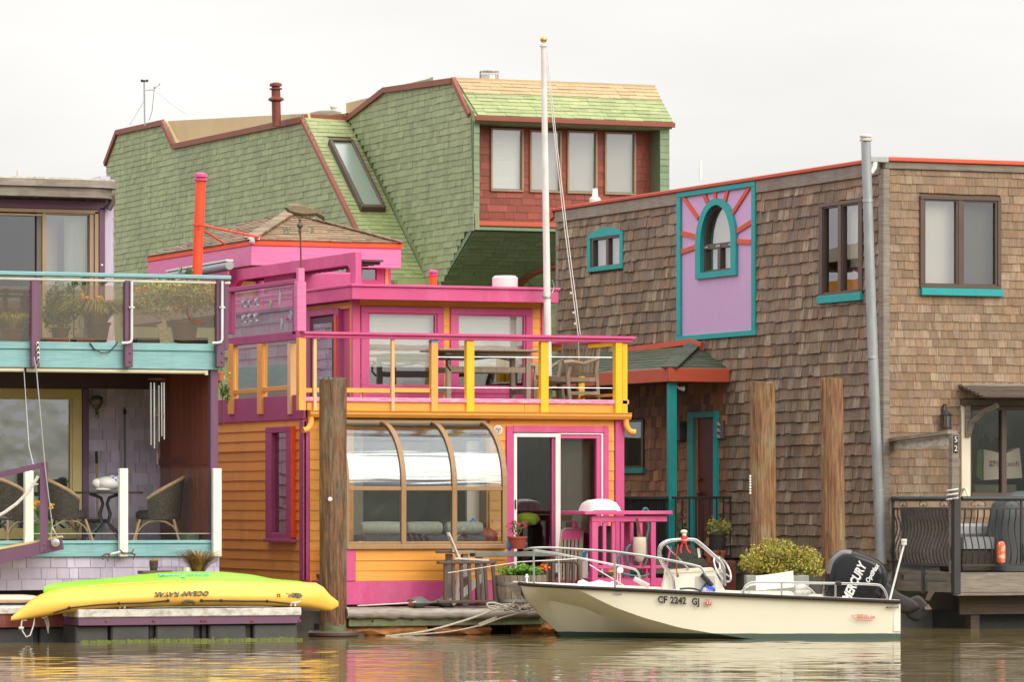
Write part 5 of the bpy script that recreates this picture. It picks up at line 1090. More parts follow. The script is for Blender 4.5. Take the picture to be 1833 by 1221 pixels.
txt('W', .11, M['verdigris'], wp(513, 413), (1, 0, 0), (0, 0, 1), wv, 'letter', .008, .004); txt('S', .10, M['verdigris'], wp(559, 413), (1, 0, 0), (0, 0, 1), wv, 'letter', .008, .004); txt('E', .09, M['verdigris'], wp(541, 412) + Vector((0, .1, 0)), (1, 0, 0), (0, 0, 1), wv, 'letter', .008, .004)
# upper storey
UVv = 61.0; uf = Fp(UVv); UL = uf.ab(632, 600)[0]; UR = uf.ab(977, 600)[0]; us = Sp(UL); UZ1 = uf.ab(800, 537)[1]
w1, w2 = uf.rect(645, 549, 793, 703), uf.rect(805, 552, 952, 705)
m = MB(); wall_cells(m, uf, UL, UR, DKZ - .005, UZ1, [grow(w1, -.1), grow(w2, -.1)], -.14, -.02); uw = part('upper_wall', m, M['orange'], orange)
lay(orange, uw, 'board', uf, courses(uf, [(UL, DKZ), (UR, DKZ), (UR, UZ1 - .06), (UL, UZ1 - .06)], [grow(w1, 0), grow(w2, 0), (UR - .07, UR, 0, 9)], .142, 2, 3), .014, M['orange'], over=1.05)
m = MB(); uf.box(m, UL, UR, UZ1 - .06, UZ1, -.02, .02); part('header_board', m, M['orange_trim'], orange)
for i, wq in enumerate(((645, 549, 793, 703), (805, 552, 952, 705))):
    W = window(orange, uf, wq, 12, M['pink'], M['glass_sky'], n=.04, depth=.1, inner=M['pink'], blind=((wq[0] + 12, wq[1] + 13, wq[2] - 10, 657 + 5 * i), M['blind']), bn=-.09)
m = MB(); uf.pb(m, 968, 539, 978, 716, -.02, .04, .005); part('corner_board', m, M['pink'], orange)
m = MB(); uf.box(m, UL - .02, UL + .1, DKZ, UZ1, -.02, .035, .005); part('corner_board', m, M['pink'], orange)
for xa, xb in ((656, 782), (816, 942)): m = MB(); uf.pb(m, xa - 8, 704, xb + 10, 716, -.02, .03, .005); part('apron_board', m, M['pink'], orange)
m = MB(); us.pb(m, 548, 539, 632, 722, -.14, -.02); m2 = m; sw_ = part('upper_side_wall', m, M['pink'], orange)
m = MB(); m.box(UL, UR, 66.3, 66.4, DKZ, UZ1); m.box(UR - .14, UR, UVv + .15, 66.3, DKZ, UZ1); m.box(UL + .15, UR - .15, 63.5, 63.6, DKZ, UZ1); m.box(UL, UL + .13, 63.0, 66.3, DKZ, UZ1); part('inner_wall', m, M['room_wall'], orange)
# side door of upper storey
ud0 = us.rect(558, 560, 612, 722)
m = MB()
for q in ((553, 556, 561, 722), (604, 552, 612, 722), (561, 554, 604, 565)): us.pb(m, *q, -.02, .06, .005)
ud_ = part('upper_door', m, M['magenta'], orange)
m = MB(); us.pb(m, 606, 565, 610, 722, .06, .075); part('edge_strip', m, M['red_orange'], ud_)
m = MB(); us.pb(m, 561, 568, 604, 722, .0, .03); us.pb(m, 565, 577, 600, 720, .03, .034); part('door_leaf', m, M['dark_purple'], ud_)
m = MB(); us.pb(m, 566, 579, 599, 712, .036, .042); part('pane', m, M['glass_sky'], ud_)
m = MB(); us.pb(m, 548, 545, 632, 556, -.02, .02); part('header_board', m, M['orange_trim'], orange)
# roof slab with fascia
rfp = Fp(60.62); R0, R1 = rfp.ab(630, 525)[0], rfp.ab(1000, 525)[0]; rz0, rz1 = rfp.ab(815, 539)[1], rfp.ab(815, 514)[1]
m = MB(); m.box(R0, R1, 60.62, 60.68, rz0, rz1 - .02, .006); part('roof_fascia', m, M['pink'], orange)
m = MB(); m.box(R0, R0 + .06, 60.682, 66.6, rz0, rz1 - .02, .006); part('roof_fascia', m, M['pink'], orange)
m = MB(); m.box(R1 - .06, R1, 60.682, 66.6, rz0, rz1 - .02, .006); part('roof_fascia', m, M['pink'], orange)
m = MB(); m.box(R0 - .02, R1 + .02, 60.59, 66.62, rz1 - .018, rz1 + .02, .006); part('roof_edge', m, M['pink'], orange)
m = MB(); m.box(R0 + .07, R1 - .07, 60.69, 72, rz0 + .02, rz1 - .02); part('roof', m, M['room_wall'], orange)
# pergola frame along the roof edge
pg = Sp(UL - .02)
perg = thing('pergola', 'bright pink arched pergola frame on the roof of the orange houseboat', 'pergola', pg.pp(630, 510))
def pgpt(x, y): return pg.hit(x, y)
pz0 = rz1 + .02; A = pgpt(640, 505); B = pgpt(413, 485); ztop = pgpt(640, 451).z; zin = ztop - .17; vA, vB = A.y, B.y
outer = [(-vB, pz0), (-vB, ztop), (-vA, ztop), (-vA, pz0)]
inn = [(-vB + .3, pz0)] + [(-vB + .3 + .28 * (1 - math.cos(t)), zin - .13 + .13 * math.sin(t)) for t in [i * math.pi / 8 for i in range(5)]] + [(-vA - .22 - .22 * (1 - math.sin(t)) , zin - .13 + .13 * math.cos(t)) for t in [i * math.pi / 8 for i in range(5)]] + [(-vA - .22, pz0)]
m = MB(); ring = outer + inn[::-1]; m.prism([pg.pt(a, b, .03) for a, b in ring], pg.N * -.09); part('arch', m, M['pink'], perg)
m = MB(); m.box(UL + .08, UL + .42, vA + .1, vB - .1, zin + .04, zin + .07)
for k in range(22): v_ = vA + .2 + (vB - vA - .4) * k / 21; m.box(UL + .09, UL + .41, v_, v_ + .07, zin - .0, zin + .038)
part('slat_roof', m, M['dark_purple'], perg)
for vv in (vB - 2.2, vB - .25): m = MB(); m.box(UL + .34, UL + .42, vv, vv + .1, pz0, zin + .04, .005); part('post', m, M['magenta'], perg)
m = MB(); m.box(UL + .1, UL + 1.2, vB - 2.6, vB - 1.2, pz0, pz0 + .34, .03); o = fixture('patio_heater_cover', 'low maroon chest under the pergola', 'chest', m, M['magenta'])
m = MB(); rg = random.Random(3)
pts_ = [[Vector((UL + .5 + .35 * math.cos(t), vB - 1.0 - k * .22 + .04 * rg.random(), pz0 + .36 + (.16 + .03 * math.sin(3 * t + k)) * max(0, math.sin(t)) + .02 * rg.random())) for t in [2 * math.pi * i / 14 for i in range(14)]] for k in range(8)]
m.loft(pts_); fixture('blue_tarp', 'dark blue tarpaulin bundle under the pink pergola', 'tarpaulin', m, M['tarp'])
# cupola
CUu, CV_ = 23.0, 66.2; cf_, cs_ = Fp(CV_), Sp(CUu)
cz1, cz0 = cf_.ab(447, 430)[1], cf_.ab(580, 481)[1] + .0; cR = cf_.ab(718, 450)[0]; cB = cs_.hit(265, 460).y
m = MB(); m.box(CUu, cR, CV_, CV_ + .05, cz0 + .03, cz1 - .08, .006); part('cupola_fascia', m, M['pink_pale'], orange)
m = MB(); m.box(CUu, CUu + .05, CV_ + .052, cB, cz0 + .03, cz1 - .08, .006); part('cupola_fascia', m, M['pink_pale'], orange)
m = MB(); m.box(CUu - .015, cR + .02, CV_ - .02, CV_ + .06, cz1 - .078, cz1, .005); m.box(CUu - .015, CUu + .06, CV_ + .061, cB + .02, cz1 - .078, cz1, .005); part('cupola_edge', m, M['red_orange'], orange)
ap0, ap1 = P(487, 381, 70 + 1.2), P(522, 384, 71.0)
apx = Vector(((CUu + cR) / 2, CV_ + 1.6, ap0.z)); apy = Vector(((CUu + cR) / 2, cB - 1.6, ap0.z))
apx = Fp(CV_ + 1.35).hit(520, 383); apy = Vector((apx.x, cB - 1.9, apx.z))
E = [Vector((CUu - .03, CV_ - .03, cz1)), Vector((cR + .03, CV_ - .03, cz1)), Vector((cR + .03, cB + .03, cz1)), Vector((CUu - .03, cB + .03, cz1))]
m = MB(); m.add([*E, apx, apy], [(0, 1, 4), (1, 2, 5, 4), (2, 3, 5), (3, 0, 4, 5), (3, 2, 1, 0)]); cr2 = part('cupola_roof', m, M['brown_roof'], orange)
for (e0, e1, tops) in ((E[0], E[1], [apx]), (E[3], E[0], [apx, apy])):
    A_ = (e1 - e0).normalized(); mid = (e0 + e1) / 2; Bv = tops[0] - mid; Bv = Bv - A_ * Bv.dot(A_); n_ = A_.cross(Bv).normalized(); n_ = n_ if n_.z > 0 else -n_
    pq = Pl(e0 + n_ * .004, A_, Bv, n_); poly = [(0, 0), ((e1 - e0).length, 0)] + [((t_ - e0).dot(A_), Bv.length) for t_ in tops]
    lay(orange, cr2, 'roof_tile', pq, courses(pq, poly, [], .1, .2, .5, rag=.012), .018, M['brown_roof'], over=1.2)
m = MB()
for k in range(12): m.beam(E[0].lerp(apx, k / 12) + Vector((0, 0, .03)), E[0].lerp(apx, (k + 1.1) / 12) + Vector((0, 0, .04)), .22, .025); m.beam(E[1].lerp(apx, k / 12) + Vector((0, 0, .02)), E[1].lerp(apx, (k + 1.1) / 12) + Vector((0, 0, .03)), .18, .02)
part('hip_cap', m, M['brown_roof'], cr2)
iw = .28; cwf, cws = Fp(CV_ + iw), Sp(CUu + iw)
cwu0, cwu1 = CUu + iw, cwf.ab(700, 500)[0]; CZb = rz1 + .0
m = MB(); wins_c = [cwf.rect(640, 470, 680, 508), cwf.rect(560, 472, 628, 508), cwf.rect(487, 474, 545, 508)]
wall_cells(m, cwf, cwu0, cwu1, CZb, cz0 + .1, [grow(q, -.04) for q in wins_c], -.1, -.0); cw = part('cupola_wall', m, M['pink'], orange)
m = MB(); m.box(CUu + iw, CUu + iw + .1, CV_ + iw + .1, cB - iw, CZb, cz0 + .1); m.box(cwu1 - .1, cwu1, CV_ + iw + .1, cB - iw, CZb, cz0 + .1); m.box(cwu0 + .1, cwu1 - .1, cB - iw - .1, cB - iw, CZb, cz0 + .1); part('cupola_wall', m, M['orange'], orange)
for q in ((640, 470, 680, 508), (560, 472, 628, 508), (487, 474, 545, 508)): window(orange, cwf, q, 7, M['pink'], M['glass_sky'], n=.03, depth=.08)
for x in (552, 634, 691): m = MB(); cwf.pb(m, x - 2, 470, x + 3, 512, .0, .02); part('corner_strip', m, M['orange_trim'], orange)
m = MB(); cws.pb(m, 300, 480, 330, 500, -.02, .02); part('side_trim', m, M['magenta'], orange)
ba = thing('rolled_awning', 'rolled grey and white awning beside the pink pergola', 'awning', pg.pp(370, 480))
q1, q2 = Sp(UL - .2).hit(303, 494), Sp(UL - .2).hit(411, 475); m = MB(); m.tube([q1, q2], .07, 10); part('roll', m, M['galvanised'], ba)
m = MB(); m.beam(q1 + Vector((0, 0, .08)), q2 + Vector((0, 0, .08)), .12, .03); part('cover_strip', m, M['white'], ba); m = MB(); m.beam(q1 + Vector((-.02, 0, -.16)), q2 + Vector((-.02, 0, -.16)), .04, .14); part('pink_board', m, M['magenta'], ba)
# chimneys and roof vents
rc = chim('chimney_pipe', 'tall orange red stove pipe with a pink cap beside the tiled cupola', 'chimney', (360, 353), 309, 486, 66.5, 9, M['red_orange'], M['pink'])
m = MB(); a = P(357, 402, 66.4); b = P(470, 426, 70.2); m.tube([a, b], .018, 6); m.tube([P(357, 408, 66.4), P(402, 436, 69)], .015, 6); part('stay', m, M['red_orange'], rc)
m = MB(); m.lathe([(.088, -.015), (.088, .015)], P(356.5, 403, 66.5), 16); part('clamp', m, M['red_orange'], rc)
m = MB(); m.box(*[CUu - .06, CUu + .12, CV_ - .08, CV_ + .1, cz1 + .01, cz1 + .05]); m.ball((CUu, CV_ - .05, cz1 - .02), .05, 8, 6); fixture('stay_bracket', 'pale bracket on the cupola corner holding the stove pipe stays', 'bracket', m, M['dirty_white'])
chim('roof_vent', 'short red vent pipe with a pink cap on the pink roof edge', 'vent', (775, 775), 483, 520, 66.5, 6.5, M['red_orange'], M['pink'])
m = MB(); b = P(904, 518, 66); m.lathe([(.19, 0), (.19, .17), (.16, .19), (.16, .2)], b, 24); fixture('roof_drum', 'white cylindrical vent drum on the pink roof', 'vent', m, M['white_plastic'])
# flagpole
FPy = 60.35; fpl_ = Fp(FPy)
fp = thing('flagpole', 'tall white flagpole with a gold ball rising from the upper deck', 'flagpole', fpl_.pp(982, 714))
m = MB(); m.tube([fpl_.pp(982, 716), fpl_.pp(977.5, 400), fpl_.pp(973, 78)], [.056, .05, .04], 16); part('pole', m, M['white_plastic'], fp)
m = MB(); m.ball(fpl_.pp(973, 70), .05, 14, 10); part('ball', m, M['gold'], fp)
m = MB(); m.lathe([(.03, 0), (.06, .01), (.06, .03), (.02, .035)], fpl_.pp(973, 84), 12); part('truck', m, M['white'], fp)
m = MB(); m.lathe([(.07, -.012), (.07, .012)], fpl_.pp(979, 532), 14); m.beam(fpl_.pp(972, 532, .06), fpl_.pp(968, 531, .0), .02, .02); part('bracket', m, M['dull_steel'], fp)
m = MB(); c = fpl_.pp(986, 513, .05); m.tube([c + Vector((0, 0, -.1)), c + Vector((.03, 0, -.04)), c + Vector((.03, 0, .04)), c + Vector((0, 0, .1))], .01, 6); part('cleat', m, M['steel'], fp)
m = MB(); m.tube([fpl_.pp(976, 92), fpl_.pp(993, 250), fpl_.pp(1012, 420), fpl_.pp(1030, 600, .1), fpl_.pp(1034, 690, .12)], .007, 5); m.tube([fpl_.pp(979, 92), fpl_.pp(996, 250), fpl_.pp(1016, 420), fpl_.pp(1034, 600, .1)], .007, 5)
for t in (525, 560, 580): m.ball(fpl_.pp(1022 + (t - 525) * .13, t), .02, 6, 5)
part('halyard', m, M['rope_white'], fp)
# upper deck table and bench
tk = M['teak']
tb = thing('bar_table', 'tall weathered teak table on the upper deck', 'table', Fp(59.9).pp(860, 716))
T0, T1 = Fp(59.55), Fp(60.25); tz = DKZ
tu0, tu1 = T0.ab(785, 625)[0], T1.ab(931, 624)[0]; tzt = T0.ab(850, 625)[1]
m = MB(); m.box(tu0, tu1, 59.5, 60.3, tzt - .03, tzt, .006); part('table_top', m, tk, tb)
for uu in (tu0 + .14, tu1 - .18):
    for vv in (59.58, 60.16): m = MB(); m.box(uu, uu + .07, vv, vv + .07, tz, tzt - .03, .005); part('leg', m, tk, tb)
m = MB()
for vv in (59.59, 60.19): m.box(tu0 + .21, tu1 - .18, vv, vv + .04, tzt - .11, tzt - .03)
part('apron', m, tk, tb)
m = MB()
for vv in (59.6, 60.18): m.box(tu0 + .21, tu1 - .18, vv, vv + .045, tz + .42, tz + .5)
for uu in (tu0 + .15, tu1 - .17): m.box(uu, uu + .04, 59.65, 60.16, tz + .12, tz + .19)
part('stretcher', m, tk, tb)
m = MB(); T = lambda x, y: Fp(59.5).pp(x, y); m.tube([T(786, 642), T(800, 636), T(845, 634), T(875, 638), T(913, 645)], .02, 6, flat=.5); m.tube([T(786, 643), T(850, 643), T(878, 640)], .018, 6); m.tube([T(800, 644), T(800, 655), T(807, 664)], .014, 6); m.ball(T(803, 640), .03, 8, 6); fixture('black_strap', 'black strap tied round the legs of the teak table', 'strap', m, M['black'])
bn_ = thing('garden_chair', 'weathered teak slatted armchair facing the flagpole on the upper deck', 'chair', Fp(60.2).pp(1010, 715))
Bp = Fp(59.6); Bq = Fp(60.3)
def dk_(x, y, v): return Fp(v).pp(x, y)
zd = DKZ
# right arm side (towards the viewer), left arm side, slatted back between x 1008 and 1075
for x0, v0 in ((1018, 59.55), (1000, 60.35)): m = MB(); m.tube([dk_(x0 + 2, 716, v0), dk_(x0 - 2, 675, v0), dk_(x0 + 3, 648, v0)], .033, 4, smooth=False); part('leg', m, tk, bn_)
for x0, v0, v1 in ((1071, 59.75, 59.75), (1008, 60.75, 60.75)): m = MB(); m.tube([dk_(x0, 716, v0), dk_(x0 - 4, 668, v0), dk_(x0 + 1, 615, v0)], .033, 4, smooth=False); part('leg', m, tk, bn_)
for k in range(9):
    t = (k + .5) / 9; x = 1013 + 56 * t; v = 60.72 - .95 * t; m = MB(); m.tube([dk_(x - 3, 668, v), dk_(x, 624, v)], .032, 4, smooth=False); part('slat', m, tk, bn_)
m = MB(); m.beam(dk_(1009, 620, 60.75), dk_(1072, 620, 59.75), .04, .09); m.beam(dk_(1006, 670, 60.75), dk_(1069, 670, 59.75), .04, .06); part('back_rail', m, tk, bn_)
m = MB(); m.tube([dk_(1008, 650, 59.5), dk_(1022, 648, 59.52), dk_(1045, 652, 59.6), dk_(1071, 642, 59.75)], [.045, .04, .03, .03], 6); part('armrest', m, tk, bn_)
m = MB(); m.tube([dk_(945, 654, 60.0), dk_(958, 656, 60.2), dk_(985, 658, 60.5), dk_(1008, 645, 60.75)], [.045, .04, .03, .03], 6); part('armrest', m, tk, bn_)
m = MB(); m.tube([dk_(957, 716, 60.1), dk_(957, 680, 60.1), dk_(960, 656, 60.15)], .03, 4, smooth=False); part('leg', m, tk, bn_)
m = MB(); m.prism([dk_(962, 683, 60.1), dk_(1018, 676, 59.55), dk_(1071, 676, 59.75), dk_(1006, 682, 60.75)], (0, 0, -.06)); m.beam(dk_(1020, 704, 59.6), dk_(1070, 704, 59.75), .03, .05); m.beam(dk_(960, 676, 60.1), dk_(1018, 680, 59.55), .03, .07); part('seat', m, tk, bn_)
# ------------------------------------------------------------------ lavender houseboat at the left edge
PV, PW, PU, PL_ = 57.3, 59.6, 19.46, 13.0
pf, pw_ = Fp(PV), Fp(PW)
purple = thing('houseboat', 'lavender shingled houseboat with purple posts and teal beams, at the left edge', 'houseboat', (PU, PV, 0), HG_)
def fp_(name, mat, x0, y0, x1, y1, n0, n1, pl=None, parent=None, bev=.006, label=None):
    m = MB(); (pl or pf).pb(m, x0, y0, x1, y1, n0, n1, bev); return part(name, m, M[mat], parent or purple, label)
zz = lambda y, pl=None: (pl or pf).ab(200, y)[1]
# lower skirt with shingles, teal deck beam
sk0, sk1 = zz(1056), zz(998)
m = MB(); m.box(PL_, PU, PV + .02, PV + .14, sk0, sk1); m.box(PU - .12, PU, PV + .141, PW + 6, sk0, sk1); sk = part('skirt_wall', m, M['lavender_shingle'], purple)
q0 = pf.ab(-20, 1020)[0]
lay(purple, sk, 'shingle', Fp(PV + .02), courses(pf, [(q0, sk0), (PU, sk0), (PU, sk1), (q0, sk1)], [], .149, .10, .34, gap=.008, rag=.002), .014, M['lavender_shingle'], over=1.06)
m = MB(); m.box(PL_, PU - .3, PV + .4, PW + 6, -.4, sk0); part('hull', m, M['black_plastic'], purple)
lb0, lb1 = zz(997), zz(974)
m = MB(); m.box(PL_, PU + .0, PV - .03, PV + .05, lb0, lb1, .006); part('deck_beam', m, M['teal_beam'], purple)
m = MB(); m.box(PL_, PU + .0, PV - .05, PV + .3, lb1 + .002, lb1 + .045, .006); part('deck_edge', m, M['teal_beam'], purple)
m = MB(); m.box(PL_, PU - .02, PV + .31, PW, lb1 - .1, lb1 + .03); part('porch_floor', m, M['teal_beam'], purple)
# white balustrade posts with clear glass
bal = thing('glass_balustrade', 'clear glass balustrade with white posts on the lower porch', 'balustrade', pf.pp(217, 998))
for x0, x1, y0 in ((39.5, 55, 843), (209, 224, 839), (376, 391, 839)):
    m = MB(); q = pf.rect(x0, y0, x1, 997); pf.box(m, q[0], q[1], q[2], q[3], .055, .14, .008); part('post', m, M['white_post'], bal)
for x0, x1 in ((-160, 38), (57, 208), (226, 375)): m = MB(); q = pf.rect(x0, 839, x1, 968); pf.box(m, q[0], q[1], q[2], q[3], .02, .028); part('glass_panel', m, M['glass_bal'], bal)
for x0, x1 in ((57, 208), (226, 375)): m = MB(); q = pf.rect(x0, 955, x1, 956.2); pf.box(m, q[0], q[1], q[2], q[3], .016, .032); part('clip_line', m, M['dull_steel'], bal)
# lower porch back wall, big window, red cedar end wall
cz = zz(664); fl = lb1 + .03
wq = (-160, 695, 145, 966); wr = pw_.rect(*wq)
m = MB(); wall_cells(m, pw_, PL_, PU, fl, cz + .4, [grow(wr, -.03)], -.14, -.02); bw_ = part('back_wall', m, M['lavender'], purple)
sx0, sx1 = pw_.ab(157, 800)[0], pw_.ab(293, 800)[0]
sz1 = pw_.ab(220, 697)[1]
lay(purple, bw_, 'shingle', pw_, courses(pw_, [(sx0, fl), (sx1, fl), (sx1, sz1), (sx0, sz1)], [], .155, .10, .32, gap=.007), .012, M['lavender_shingle'], over=1.06)
window(purple, pw_, wq, 17, M['cream_wood'], M['glass_wavy'], n=.05, depth=.12, name='picture_window', inner=M['cream_wood'])
m = MB(); q = pw_.rect(146, 697, 157, 970); pw_.box(m, q[0], q[1], q[2], q[3], -.02, .06, .006); part('trim_post', m, M['purple'], purple)
m = MB(); q = pw_.rect(-160, 664, 295, 695); pw_.box(m, PL_, q[1], q[2], q[3] + .3, -.02, .05, .006); part('header_board', m, M['dark_purple'], purple)
es = Sp(PU - .1)
m = MB(); m.box(PU - .09, PU - .02, PV + .12, PW - .02, fl, cz + .1); ew = part('end_wall', m, M['red_cedar_wall'], purple, 'red brown cedar end wall')
e0, e1 = es.hit(296, 800).y, es.hit(372, 800).y
nb = 9
for k in range(nb):
    v0 = PV + .15; v1 = PW - .03; m = MB(); a = v0 + (v1 - v0) * k / nb; b = v0 + (v1 - v0) * (k + 1) / nb - .006
    m.box(PU - .108, PU - .091, a, b, es.ab(335, 958)[1], cz + .05, .003); part('plank', m, M['red_cedar_wall'], ew)
m = MB(); m.box(PU - .125, PU - .109, PV + .15, PW - .03, es.ab(335, 832)[1], es.ab(335, 820)[1], .004); part('cross_plank', m, M['red_cedar_wall'], ew)
m = MB(); m.box(PU - .13, PU - .019, PV + .0, PV + .119, lb1 + .05, cz + .2, .008); part('corner_post', m, M['purple'], purple)
m = MB(); m.box(PU - .3, PU - .12, PV + .5, PV + .9, fl, fl + .1, .01); part('vent_block', m, M['mossy_wood'], purple)
# upper deck: beams, cream gutter, posts
bz0, bz1, bz2 = zz(660), zz(627), zz(613.5)
m = MB(); m.box(PL_, PU - .09, PV - .03, PV + .06, bz0, bz1 - .003, .006); part('deck_beam', m, M['teal_beam'], purple)
m = MB(); m.box(PL_, PU - .09, PV - .05, PV + .06, bz1, bz2, .006); part('deck_beam', m, M['teal_beam'], purple)
m = MB(); m.box(PU - .089, PU, PV - .03, PW + 18, bz0, bz2, .006); part('deck_beam', m, M['teal_beam'], purple)
m = MB(); m.box(PL_, PU - .1, PV + .061, PW + 18, bz0 + .06, bz2 - .03); part('upper_deck', m, M['dark_purple'], purple)
gz = zz(668)
u_a, u_b, u_c = pf.ab(43, 666)[0], pf.ab(48, 666)[0], pf.ab(371, 668)[0]
for a, b in ((PL_, u_a), (u_b, u_c)): m = MB(); m.tube([(a, PV + .02, bz0 - .03), (b, PV + .02, bz0 - .03)], .03, 10); part('gutter', m, M['cream'], purple)
m = MB(); m.box(u_c - .03, u_c + .01, PV - .005, PV + .045, bz0 - .07, bz0 - .002); part('gutter_stop', m, M['cream'], purple)
gr_ = thing('balcony_railing', 'teal capped balcony railing with smoked glass panels at upper left', 'railing', pf.pp(200, 655))
posts = ((51.5, 66), (218, 232.5), (382, 396.5))
for x0, x1 in posts:
    m = MB(); q = pf.rect(x0, 503, x1, 658); pf.box(m, q[0], q[1], q[2], q[3], .052, .14, .008); po = part('post', m, M['purple'], gr_)
    for yy in (632, 648): m = MB(); m.ball(pf.pp((x0 + x1) / 2 + 2, yy, .14), .018, 8, 6); part('bolt', m, M['purple'], po)
m = MB(); q = pf.rect(397.5, 503, 405, 640); pf.box(m, q[0], q[1], q[2] + .1, q[3], -.3, .1, .006); part('post', m, M['purple'], gr_)
m = MB(); m.box(PL_, pf.ab(407, 497)[0], PV - .17, PV + .02, zz(497), zz(490), .008); part('cap', m, M['teal_beam'], gr_)
m = MB(); m.tube([(PL_, PV - .1, zz(502.5)), (pf.ab(407, 502)[0], PV - .1, zz(503))], .022, 10); part('tube_rail', m, M['white_plastic'], gr_)
for x in (229, 390.5): m = MB(); F = lambda a, b: pf.pp(a, b, .17); m.tube([F(x, 504), F(x, 608), F(x - 2, 613), F(x - 7, 614.5), F(x - 18, 615)], .018, 10); m.lathe([(.028, -.01), (.028, .01)], F(x, 551), 10); m.beam(F(x - 5, 551), F(x + 5, 551), .012, .02); part('downpipe', m, M['white_plastic'], gr_)
for x0, x1 in ((-160, 50.5), (67, 217), (233, 381)): m = MB(); q = pf.rect(x0, 511, x1, 609); pf.box(m, q[0], q[1], q[2], q[3], .07, .078); part('smoked_panel', m, M['glass_smoke'], gr_)
m = MB(); pf.poly(m, [(329, 554), (334, 564), (340, 571), (351, 574), (364, 577), (362, 582), (350, 581), (345, 581), (338, 575), (332, 566)], .08, .084); fixture('bird_decal', 'brown soaring bird decal on the right smoked balcony panel', 'decal', m, M['bird_brown'])
for x0, x1, x2 in ((158, 168, 207), (-10, 0, 0)):
    if x0 > 0: m = MB(); F = lambda a, b: pf.pp(a, b, .065); m.tube([F(158, 614), F(165, 624), F(178, 632), F(192, 631), F(203, 620), F(208, 613)], .008, 6); fixture('drooping_hose', 'thin black hose drooping over the teal balcony beam', 'hose', m, M['black'])
# upper storey wall set back with sliding door
UR_ = pw_.ab(203, 430)[0]; uz0, uz1 = bz2, pw_.ab(100, 350)[1]
dq = (-160, 372, 175, 620); dr_ = pw_.rect(*dq)
m = MB(); wall_cells(m, pw_, PL_, UR_, uz0, uz1, [dr_], -.14, -.02); m.box(UR_ - .14, UR_, PW + .15, PW + 18, uz0, uz1 + .3); uw_ = part('upper_wall', m, M['lavender'], purple)
rw_ = Pl((UR_, 0, 0), (0, 1, 0), (0, 0, 1), (1, 0, 0))
lay(purple, uw_, 'side_shingle', rw_, courses(rw_, [(PW + .02, uz0), (PW + 18, uz0), (PW + 18, uz1), (PW + .02, uz1)], [], .18, .14, .4, gap=.01), .022, M['purple_shingle'], seen=lambda x, y: False)
rl_ = Pl((PU, 0, 0), (0, 1, 0), (0, 0, 1), (1, 0, 0)); m = MB(); m.box(PU - .12, PU - .02, PW + .1, PW + 18, sk0, bz0 - .01); lsw = part('side_wall', m, M['purple_shingle'], purple)
lay(purple, lsw, 'side_shingle', rl_, courses(rl_, [(PW + .1, sk0), (PW + 18, sk0), (PW + 18, bz0), (PW + .1, bz0)], [], .18, .14, .4, gap=.01), .022, M['purple_shingle'], seen=lambda x, y: False)
m = MB(); m.box(PL_, UR_ - .15, PW + 4, PW + 4.1, fl, uz1); m.box(PL_, PU - .2, PW + 3, PW + 3.1, fl, cz + .3); part('inner_wall', m, M['room_wall'], purple)
for k in range(12): x = 10 + k * 16; m = MB(); pw_.pb(m, x, 345, x + 14.5, 371, -.02, .0, .003); part('plank', m, M['grey_wood'] if x < 150 else M['lavender'], uw_)
m = MB(); pw_.pb(m, -160, 356, 186, 371.5, -.02, .06, .006); pw_.pb(m, 175.5, 372, 186, 620, -.02, .06, .006); part('trim_board', m, M['purple'], purple)
m = MB()
for q in ((-160, 372, 175, 379), (168, 379, 175, 620)): pw_.pb(m, *q, -.1, .045, .004)
for q in ((75, 380, 82.5, 620), (160, 380, 167.5, 620), (83, 380, 160, 384.5), (-160, 380, 74.5, 384)): pw_.pb(m, *q, -.1, .02, .004)
sd2 = part('balcony_door', m, M['tan_frame'], purple)
m = MB(); pw_.pb(m, 66, 380, 74.5, 620, -.08, .0); part('stile', m, M['dark_room'], sd2)
m = MB(); pw_.pb(m, 83, 385, 160, 620, -.05, -.044); part('pane', m, M['glass_sky'], sd2); m = MB(); pw_.pb(m, -160, 384, 66, 620, -.06, -.054); part('pane', m, M['glass_tint'], sd2)
m = MB()
a0, a1, b0, b1 = pw_.rect(122, 388, 159, 620); pts = []
for i in range(33): t = i / 32; pts.append((a0 + (a1 - a0) * t, PW + .16 + .03 * math.cos(i * math.pi / 2)))
vs = [Vector((x, y, z)) for x, y in pts for z in (b0, b1)]; m.add(vs, [(2 * i, 2 * i + 2, 2 * i + 3, 2 * i + 1) for i in range(32)], True); part('curtain', m, M['curtain'], sd2)
m = MB(); pw_.pb(m, 83, 385, 121, 620, -.5, -.49); part('inner_shade', m, M['shade'], sd2)
# curved roof edge
ro = Fp(PW - .4); rA = ro.ab(213, 335)[0]; z_a, z_b, z_c = ro.ab(100, 349)[1] - .02, ro.ab(100, 334)[1], ro.ab(100, 321)[1]
def roof_ring(z, ex):
    r = .38; P_ = [Vector((PL_, PW - .4 - ex, z))]
    P_ += [Vector((rA + ex - r + r * math.sin(t), PW - .4 - ex + r - r * math.cos(t), z)) for t in [i * math.pi / 16 for i in range(9)]]
    return P_ + [Vector((rA + ex, PW + 6, z)), Vector((PL_, PW + 6, z))]
m = MB(); m.prism(roof_ring(z_a, 0), (0, 0, z_b - z_a)); part('roof_fascia', m, M['grey_wood'], purple, 'rounded weathered roof fascia')
m = MB(); m.prism(roof_ring(z_b + .002, .05), (0, 0, z_c - z_b)); part('roof_edge', m, M['grey_wood'], purple)
m = MB(); m.prism(roof_ring(z_c + .004, .03), (0, 0, .025)); part('roof_membrane', m, M['dirty_white'], purple)
m = MB(); m.tube([ro.pp(211, 347, -.3), ro.pp(212, 360, -.3), ro.pp(207, 368, -.3), ro.pp(205, 372, -.3)], .05, 8); part('gutter_elbow', m, M['bronze'], purple)
